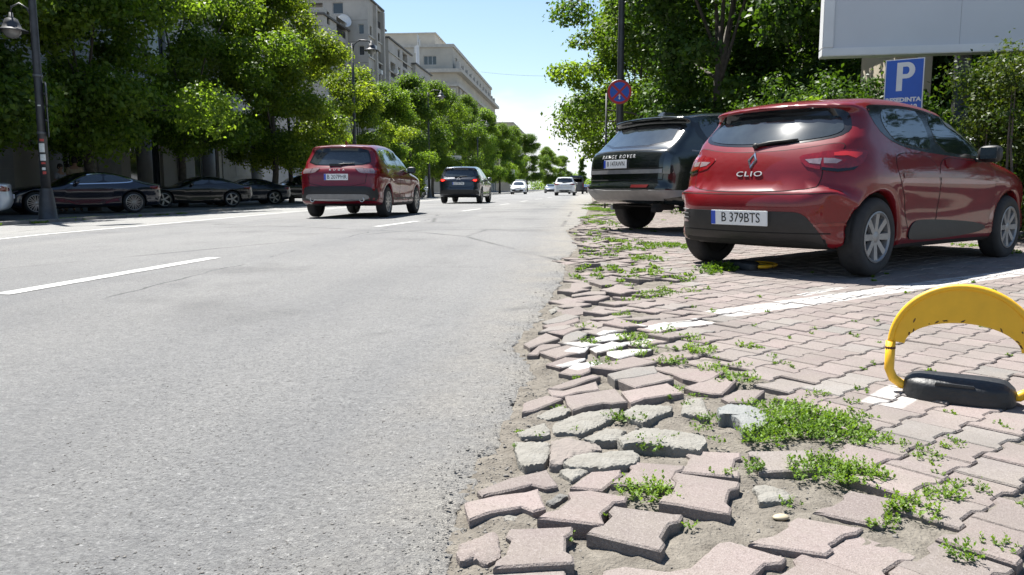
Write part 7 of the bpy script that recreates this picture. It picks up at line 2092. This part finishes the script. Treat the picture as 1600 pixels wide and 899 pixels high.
# billboards far down the left side
for k, (x, y, w, h, zc, rz, lab) in enumerate(((-13.9, 87.0, 1.75, 1.15, 3.9, 0, 'small pale framed billboard among the trees beyond the dark blue crossover'), (-12.6, 150.0, 0.75, 2.6, 3.1, 20, 'narrow white panel far down the street above the oncoming crossover'))):
    e = empty('roadside_board', gp(x, y), R(rz), lab, 'billboard')
    q = MB(); q.box((0, 0, zc), (w - 0.16, 0.08, h - 0.16)); q.build('board_panel', M_BOARD, e)
    q = MB(); f_ = 0.08
    q.box((0, -0.02, zc + h / 2 - f_ / 2), (w, 0.16, f_)); q.box((0, -0.02, zc - h / 2 + f_ / 2), (w, 0.16, f_)); q.box((-w / 2 + f_ / 2, -0.02, zc), (f_, 0.158, h - 2 * f_)); q.box((w / 2 - f_ / 2, -0.02, zc), (f_, 0.158, h - 2 * f_))
    q.build('frame', M_BOARDFRAME, e)
    q = MB(); q.box((0, 0.1, (zc - h / 2) / 2), (0.14, 0.1, zc - h / 2)); q.build('post', M_POLE, e)

# cable across the sky
ca = MB(); pts_ = []
for i in range(21):
    t = i / 20; pts_.append((-20.5 + 24 * t, 165 - 30 * t, 24.5 - 5.0 * t - 2.0 * t * (1 - t)))
ca.tube(pts_, 0.022, 4)
tag(ca.build('overhead_cable', M_RAIL), 'thin cable sagging across the sky between the two sides of the street', 'cable')

# ---- folding parking lock, upright
def parking_lock(label, loc, rz, up=True, s_=1.0):
    e = empty('parking_lock', loc, rz, label, 'parking lock', 'folding parking locks')
    # x runs along the base
    m = MB()
    ring = []
    L_, Wd, Hh = 0.29, 0.15, 1.4
    def rr(sx, sy, z, k=26):
        out = []
        for i in range(k):
            a = 2 * math.pi * i / k
            ca_, sa = math.cos(a), math.sin(a)
            out.append((L_ * sx * math.copysign(abs(ca_) ** 0.62, ca_), Wd * sy * math.copysign(abs(sa) ** 0.75, sa), z * Hh))
        return out
    levels = [(1.0, 1.0, 0.0), (1.0, 1.0, 0.012), (0.985, 0.97, 0.055), (0.97, 0.95, 0.066), (0.93, 0.86, 0.074), (0.86, 0.62, 0.090), (0.75, 0.4, 0.097), (0.4, 0.15, 0.099)]
    v = [p for l in levels for p in rr(*l)]
    k = 26
    f = [(a * k + i, a * k + (i + 1) % k, (a + 1) * k + (i + 1) % k, (a + 1) * k + i) for a in range(len(levels) - 1) for i in range(k)]
    f.append(tuple(range((len(levels) - 1) * k, len(levels) * k))); f.append(tuple(range(k - 1, -1, -1)))
    m.add(v, f); b = m.build('base_housing', M_RUBBER, e, auto=40)
    m = MB(); m.box((-0.02, -Wd * 0.80, 0.100), (0.20, 0.05, 0.02)); m.build('cover_plate', M_RUBBER, e, bevel=0.005)
    # hoop: tube legs into a wide arch plate
    hp = bpy.data.objects.new('hoop', None)
    hw, hh, hc = 0.37, 0.36, 0.25
    tz = 0.045
    leg = MB()
    for sg_ in (-1, 1):
        leg.tube([(sg_ * 0.245, 0, 0.0), (sg_ * 0.30, 0, 0.004), (sg_ * 0.345, 0, 0.035), (sg_ * hw, 0, 0.09), (sg_ * hw, 0, hc + 0.01)], 0.028, 12)
    arc = []
    for i in range(41):
        a = math.pi * i / 40
        arc.append((hw * math.cos(a), 0, hc + hh * math.sin(a)))
    leg.tube(arc, 0.019, 10)
    ho = leg.build('hoop', M_YELLOW, e, smooth=True)
    pl = MB()
    out = []; inn = []
    for i in range(41):
        a = R(2) + R(176) * i / 40
        out.append((hw * math.cos(a), hc + hh * math.sin(a)))
        inn.append((0.295 * math.cos(R(2) + R(176) * i / 40), hc + 0.15 * math.sin(R(2) + R(176) * i / 40)))
    n = 41
    V_ = [(x, -0.006, z) for x, z in out] + [(x, -0.006, z) for x, z in inn] + [(x, 0.006, z) for x, z in out] + [(x, 0.006, z) for x, z in inn]
    F_ = []
    for i in range(n - 1):
        F_ += [(i, i + 1, n + i + 1, n + i), (2 * n + i + 1, 2 * n + i, 3 * n + i, 3 * n + i + 1), (n + i, n + i + 1, 3 * n + i + 1, 3 * n + i)]
    F_ += [(0, n, 3 * n, 2 * n), (n - 1, 3 * n - 1, 4 * n - 1, 2 * n - 1)]
    pl.add(V_, F_); po_ = pl.build('arch_plate', M_YELLOW, ho, auto=40)
    # chipped and rusty spots
    r_ = np.random.default_rng(9)
    for i in range(15):
        t = r_.uniform(0.03, 0.97); k_ = int(t * 40)
        o_, i_ = np.array(out[k_]), np.array(inn[k_])
        q = o_ * 0.06 + i_ * 0.94 if r_.random() < 0.6 else o_ * r_.uniform(0.2, 0.9) + i_ * r_.uniform(0.1, 0.2)
        if not (0.0 < np.hypot(*(q - o_)) < 0.2): q = i_ * 0.93 + o_ * 0.07
        sx, sz_ = r_.uniform(0.005, 0.020), r_.uniform(0.003, 0.006)
        ang = r_.uniform(-0.6, 0.6) + math.atan2(out[min(k_ + 1, 40)][1] - out[max(k_ - 1, 0)][1], out[min(k_ + 1, 40)][0] - out[max(k_ - 1, 0)][0])
        mm = MB(); vv = []
        for a in range(8):
            rad = r_.uniform(0.6, 1.2); x_ = math.cos(a * math.pi / 4) * sx * rad; z_ = math.sin(a * math.pi / 4) * sz_ * rad
            vv.append((q[0] + x_ * math.cos(ang) - z_ * math.sin(ang), -0.0066, q[1] + x_ * math.sin(ang) + z_ * math.cos(ang)))
        mm.add(vv, [tuple(range(8))]); mm.build('rust_spot', M_RUST, po_)
    for sg_ in (-1, 1):
        mm = MB(); mm.lathe([(0.0275, 0.212), (0.0295, 0.216), (0.0295, 0.226), (0.0275, 0.23)], (sg_ * hw, 0, 0), 'Z', 10); mm.build('weld_ring', M_RUST, ho)
    ho.location = (0, 0.0, tz)
    if not up:
        ho.rotation_euler = (R(-89), 0, 0); ho.location = (0, 0.02, 0.05)
    e.scale = (s_,) * 3
    return e
parking_lock('raised yellow parking lock with a rusty hoop on a black base, on the pavers', (1.365, 2.875, float(gz(1.365, 2.875)) + 0.004), R(-25), True, 0.615)
parking_lock('folded yellow parking lock lying under the rear of the red hatchback', (1.44, 7.02, float(gz(1.44, 7.02)) + 0.006), R(-47), False, 0.55)
# ------------------------------------------------------------------ vehicles in place
def put(c, x, y, h, s_=1.0, dz=0.0):
    c.place((x, y, float(gz(x, y)) + dz), h, s_)
    return c
put(build_clio(), 1.79, 7.10, 43.0, 1.017, 0.004)
put(build_bigsuv(), 1.42, 12.45, 37.0, 0.965, 0.004)
put(build_crossover('red_crossover', SUV, M_DRED, 'deep red crossover driving away in the middle lane, nearest car on the road', 'B 207PHR', 'red'), -5.25, 17.75, 88.0, 1.0)
put(build_crossover('blue_crossover', SUV, M_NAVY, 'dark blue grey crossover with lit tail lamps driving away ahead of the red one', 'B 178 CMI', 'navy'), -5.12, 34.3, 88.5, 0.97)
put(build_lowcar('parked_coupe', LOWCAR, M_INDIGO, 'midnight blue coupe with bright window trim parked behind the stickered lamp post', True, M_CHROME), -15.87, 26.4, 229.0, 1.04)
put(build_lowcar('parked_saloon', variant(LOWCAR, H=1.47), M_CHAR, 'black fastback saloon parked just right of the midnight blue coupe', False), -16.05, 34.8, 221.0, 1.015)
put(build_lowcar('parked_saloon', variant(LOWCAR, H=1.43, h=0.045), M_NAVY, 'dark blue saloon parked just beyond the black fastback saloon, lamp glowing red', False), -16.4, 40.6, 221.0, 1.0)
put(build_crossover('parked_crossover', variant(SUV, h=0.045), M_CHAR, 'black crossover half hidden behind the left side of the red crossover', None, 'white'), -15.8, 46.8, 221.0, 1.0)
put(build_lowcar('parked_saloon', variant(LOWCAR, H=1.45, h=0.05), M_WHITE, 'white car of which only the tail shows at the left picture edge', False), -15.88, 19.25, 214.0, 1.0)
put(build_lowcar('parked_saloon', variant(LOWCAR, H=1.45, h=0.06), M_GREYP, 'grey parked car behind the right flank of the red crossover', False), -15.2, 66.0, 221.0, 1.0)
put(build_lowcar('parked_saloon', variant(LOWCAR, H=1.45, h=0.06), M_WHITE, 'white parked car left of the dark blue crossover', False), -15.0, 72.5, 221.0, 1.0)
put(build_oncoming(), -7.6, 101.0, 270.0, 1.0)
farsuv = variant(SUV, h=0.05)
put(build_crossover('white_crossover', farsuv, M_WHITE, 'white crossover driving away in the right lane far ahead', 'B 81 RXL', 'white'), -1.35, 75.0, 89.0, 1.05)
put(build_lowcar('oncoming_car', variant(LOWCAR, H=1.5, h=0.07), M_GREYP, 'pale grey car far off left of the white crossover driving away', False), -4.3, 122.0, 270.0, 1.0)
put(build_lowcar('distant_car', variant(LOWCAR, H=1.5, h=0.07), M_INDIGO, 'dark car far ahead just right of the white crossover', False), 0.35, 118.0, 90.0, 1.0)
put(build_lowcar('distant_car', variant(LOWCAR, H=1.48, h=0.07), M_DRED, 'small looking red car farthest along the right lane', False), 1.5, 140.0, 90.0, 1.0)
# van in the far queue
def build_van():
    e = empty('distant_van', gp(-0.4, 97.0), 0, 'tall dark van far ahead, hidden partly by the white crossover', 'van')
    m = MB(); m.box((0, 2.4, 1.25), (1.95, 4.9, 1.5)); m.box((0, 2.5, 2.05), (1.8, 4.4, 0.5), taper=0.88); m.build('body', M_NAVY, e, bevel=0.12)
    m = MB(); m.box((0, -0.02, 1.75), (1.5, 0.06, 0.6)); m.build('rear_window', M_GLASS, e, bevel=0.03)
    for sg_ in (1, -1):
        m = MB(); m.box((sg_ * 0.88, -0.03, 1.1), (0.14, 0.07, 0.5)); m.build('tail_lamp', M_REDLAMP, e)
        for y_ in (0.8, 4.0):
            m = MB(); m.lathe([(0.0, -0.12), (0.33, -0.12), (0.35, -0.06), (0.35, 0.06), (0.33, 0.12), (0.0, 0.12)], (sg_ * 0.82, y_, 0.35), 'X', 18); m.build('wheel', M_TYRE, e)
build_van()
put(build_crossover('parked_crossover', variant(SUV, h=0.05), M_GREYP, 'grey crossover parked on the right kerb beyond the black off-roader', 'B 55 GRI', 'white'), 1.95, 44.0, 60.0, 1.0)

# ------------------------------------------------------------------ people behind the coupe
M_SKIN = mat('skin', (0.32, 0.19, 0.13), 0.6, var=0.05, vscale=10)
M_HAIR = mat('dark_hair', (0.012, 0.010, 0.009), 0.6)
M_TROUSERS = mat('dark_trousers', (0.03, 0.032, 0.04), 0.85, var=0.2, vscale=20)
M_SHIRTS = {'beige': mat('beige_shirt', (0.36, 0.29, 0.20), 0.85, var=0.1, vscale=12), 'white': mat('pale_shirt', (0.5, 0.5, 0.5), 0.85, var=0.08, vscale=12), 'grey': mat('grey_shirt', (0.24, 0.24, 0.27), 0.85, var=0.1, vscale=12)}
def skin_body(name, verts, edges, radii, material, parent, root=0, levels=2):
    me = bpy.data.meshes.new(name); me.from_pydata(verts, edges, [])
    o = link_mesh(name, me, material, parent)
    md = o.modifiers.new('skin', 'SKIN'); md.use_smooth_shade = True
    for i, r in enumerate(radii):
        me.skin_vertices[0].data[i].radius = r if isinstance(r, tuple) else (r, r)
        me.skin_vertices[0].data[i].use_root = (i == root)
    sb = o.modifiers.new('subd', 'SUBSURF'); sb.levels = levels; sb.render_levels = levels
    return o
def person(label, x, y, rz, shirt, h=1.75, arms=0.0, lean=0.0):
    e = empty('person', gp(x, y), R(rz), label, 'person', 'people behind the parked coupe')
    e.scale = (h / 1.75,) * 3
    # faces +y; one body of trunk, neck, head, arms and legs
    V = [(0, 0, 0.93), (0, 0.0, 1.1), (0, 0.01 + lean * .5, 1.28), (0, 0.0 + lean, 1.42), (0, 0.01 + lean, 1.50), (0, 0.02 + lean, 1.56), (0, 0.03 + lean, 1.66), (0, 0.025 + lean, 1.73)]
    E_ = [(i, i + 1) for i in range(7)]
    Rr = [(0.15, 0.11), (0.14, 0.10), (0.16, 0.115), (0.13, 0.09), 0.055, 0.06, (0.078, 0.095), (0.055, 0.07)]
    for s_ in (1, -1):
        k = len(V)
        a = arms
        V += [(s_ * 0.17, lean, 1.40), (s_ * 0.22, -0.02 + lean, 1.16), (s_ * (0.23 - 0.06 * a), 0.05 + 0.18 * a + lean, 0.94 + 0.16 * a), (s_ * (0.22 - 0.1 * a), 0.08 + 0.24 * a + lean, 0.85 + 0.2 * a)]
        E_ += [(3, k), (k, k + 1), (k + 1, k + 2), (k + 2, k + 3)]; Rr += [0.058, 0.045, 0.034, 0.028]
        for f in range(5):
            b = len(V); px_ = V[k + 3]
            off = (f - 2) * 0.018
            V += [(px_[0] + off * 0.4, px_[1] + off, px_[2] - 0.05 + abs(f - 2) * 0.006), (px_[0] + off * 0.5, px_[1] + off * 1.2 + 0.008, px_[2] - 0.10 + abs(f - 2) * 0.012)]
            E_ += [(k + 3, b), (b, b + 1)]; Rr += [0.010, 0.008]
        k = len(V)
        V += [(s_ * 0.09, 0.0, 0.86), (s_ * 0.10, 0.02, 0.49), (s_ * 0.11, -0.02, 0.10), (s_ * 0.115, 0.12, 0.04)]
        E_ += [(0, k), (k, k + 1), (k + 1, k + 2), (k + 2, k + 3)]; Rr += [0.09, 0.06, 0.042, 0.036]
    skin_body('body', V, E_, Rr, M_SKIN, e)
    # shirt and trousers follow the body
    V = [(0, 0, 0.90), (0, 0, 1.1), (0, 0.01 + lean * .5, 1.28), (0, lean, 1.43)]; E_ = [(0, 1), (1, 2), (2, 3)]; Rr = [(0.175, 0.135), (0.165, 0.125), (0.185, 0.14), (0.15, 0.11)]
    for s_ in (1, -1):
        k = len(V); V += [(s_ * 0.18, lean, 1.405), (s_ * 0.215, -0.015 + lean, 1.2)]; E_ += [(3, k), (k, k + 1)]; Rr += [0.075, 0.066]
    skin_body('shirt', V, E_, Rr, M_SHIRTS[shirt], e)
    V = [(0, 0, 0.97), (0, 0, 0.90)]; E_ = [(0, 1)]; Rr = [(0.16, 0.12), (0.16, 0.125)]
    for s_ in (1, -1):
        k = len(V); V += [(s_ * 0.09, 0, 0.84), (s_ * 0.10, 0.02, 0.49), (s_ * 0.11, -0.02, 0.09)]; E_ += [(1, k), (k, k + 1), (k + 1, k + 2)]; Rr += [0.105, 0.078, 0.062]
    skin_body('trousers', V, E_, Rr, M_TROUSERS, e)
    m = MB()
    m.lathe([(0.0, 0.125), (0.045, 0.118), (0.085, 0.085), (0.10, 0.03), (0.098, -0.03), (0.075, -0.075), (0.05, -0.085)], (0, 0.012 + lean, 1.665), 'Z', 18)
    v = m.v; m.v = [(p[0] * 0.86, p[1] * 1.05 - (0.02 if p[2] < 1.67 else 0.0) - 0.0, p[2]) for p in v]
    m.build('hair', M_HAIR, e, smooth=True)
    m = MB(); m.box((0, 0.128 + lean, 1.635), (0.022, 0.035, 0.045), taper=0.5)
    for s_ in (1, -1):
        m.box((s_ * 0.083, 0.02 + lean, 1.64), (0.02, 0.03, 0.055))
    m.build('nose_and_ears', M_SKIN, e, bevel=0.006)
    m = MB()
    for s_ in (1, -1): m.box((s_ * 0.032, 0.118 + lean, 1.662), (0.024, 0.01, 0.012))
    m.box((0, 0.116 + lean, 1.60), (0.045, 0.012, 0.012)); m.build('eyes_and_mouth', M_HAIR, e)
    return e
person('person in a beige shirt seen from behind, standing beyond the coupe', -18.37, 27.5, 20, 'beige', 1.95, 0.6)
person('shorter person in a pale shirt next to the person in beige', -19.1, 28.2, -150, 'white', 1.72, 0.4)
person('person in a grey shirt half hidden by the stickered lamp post', -18.6, 27.0, -100, 'grey', 1.70, 0.3)
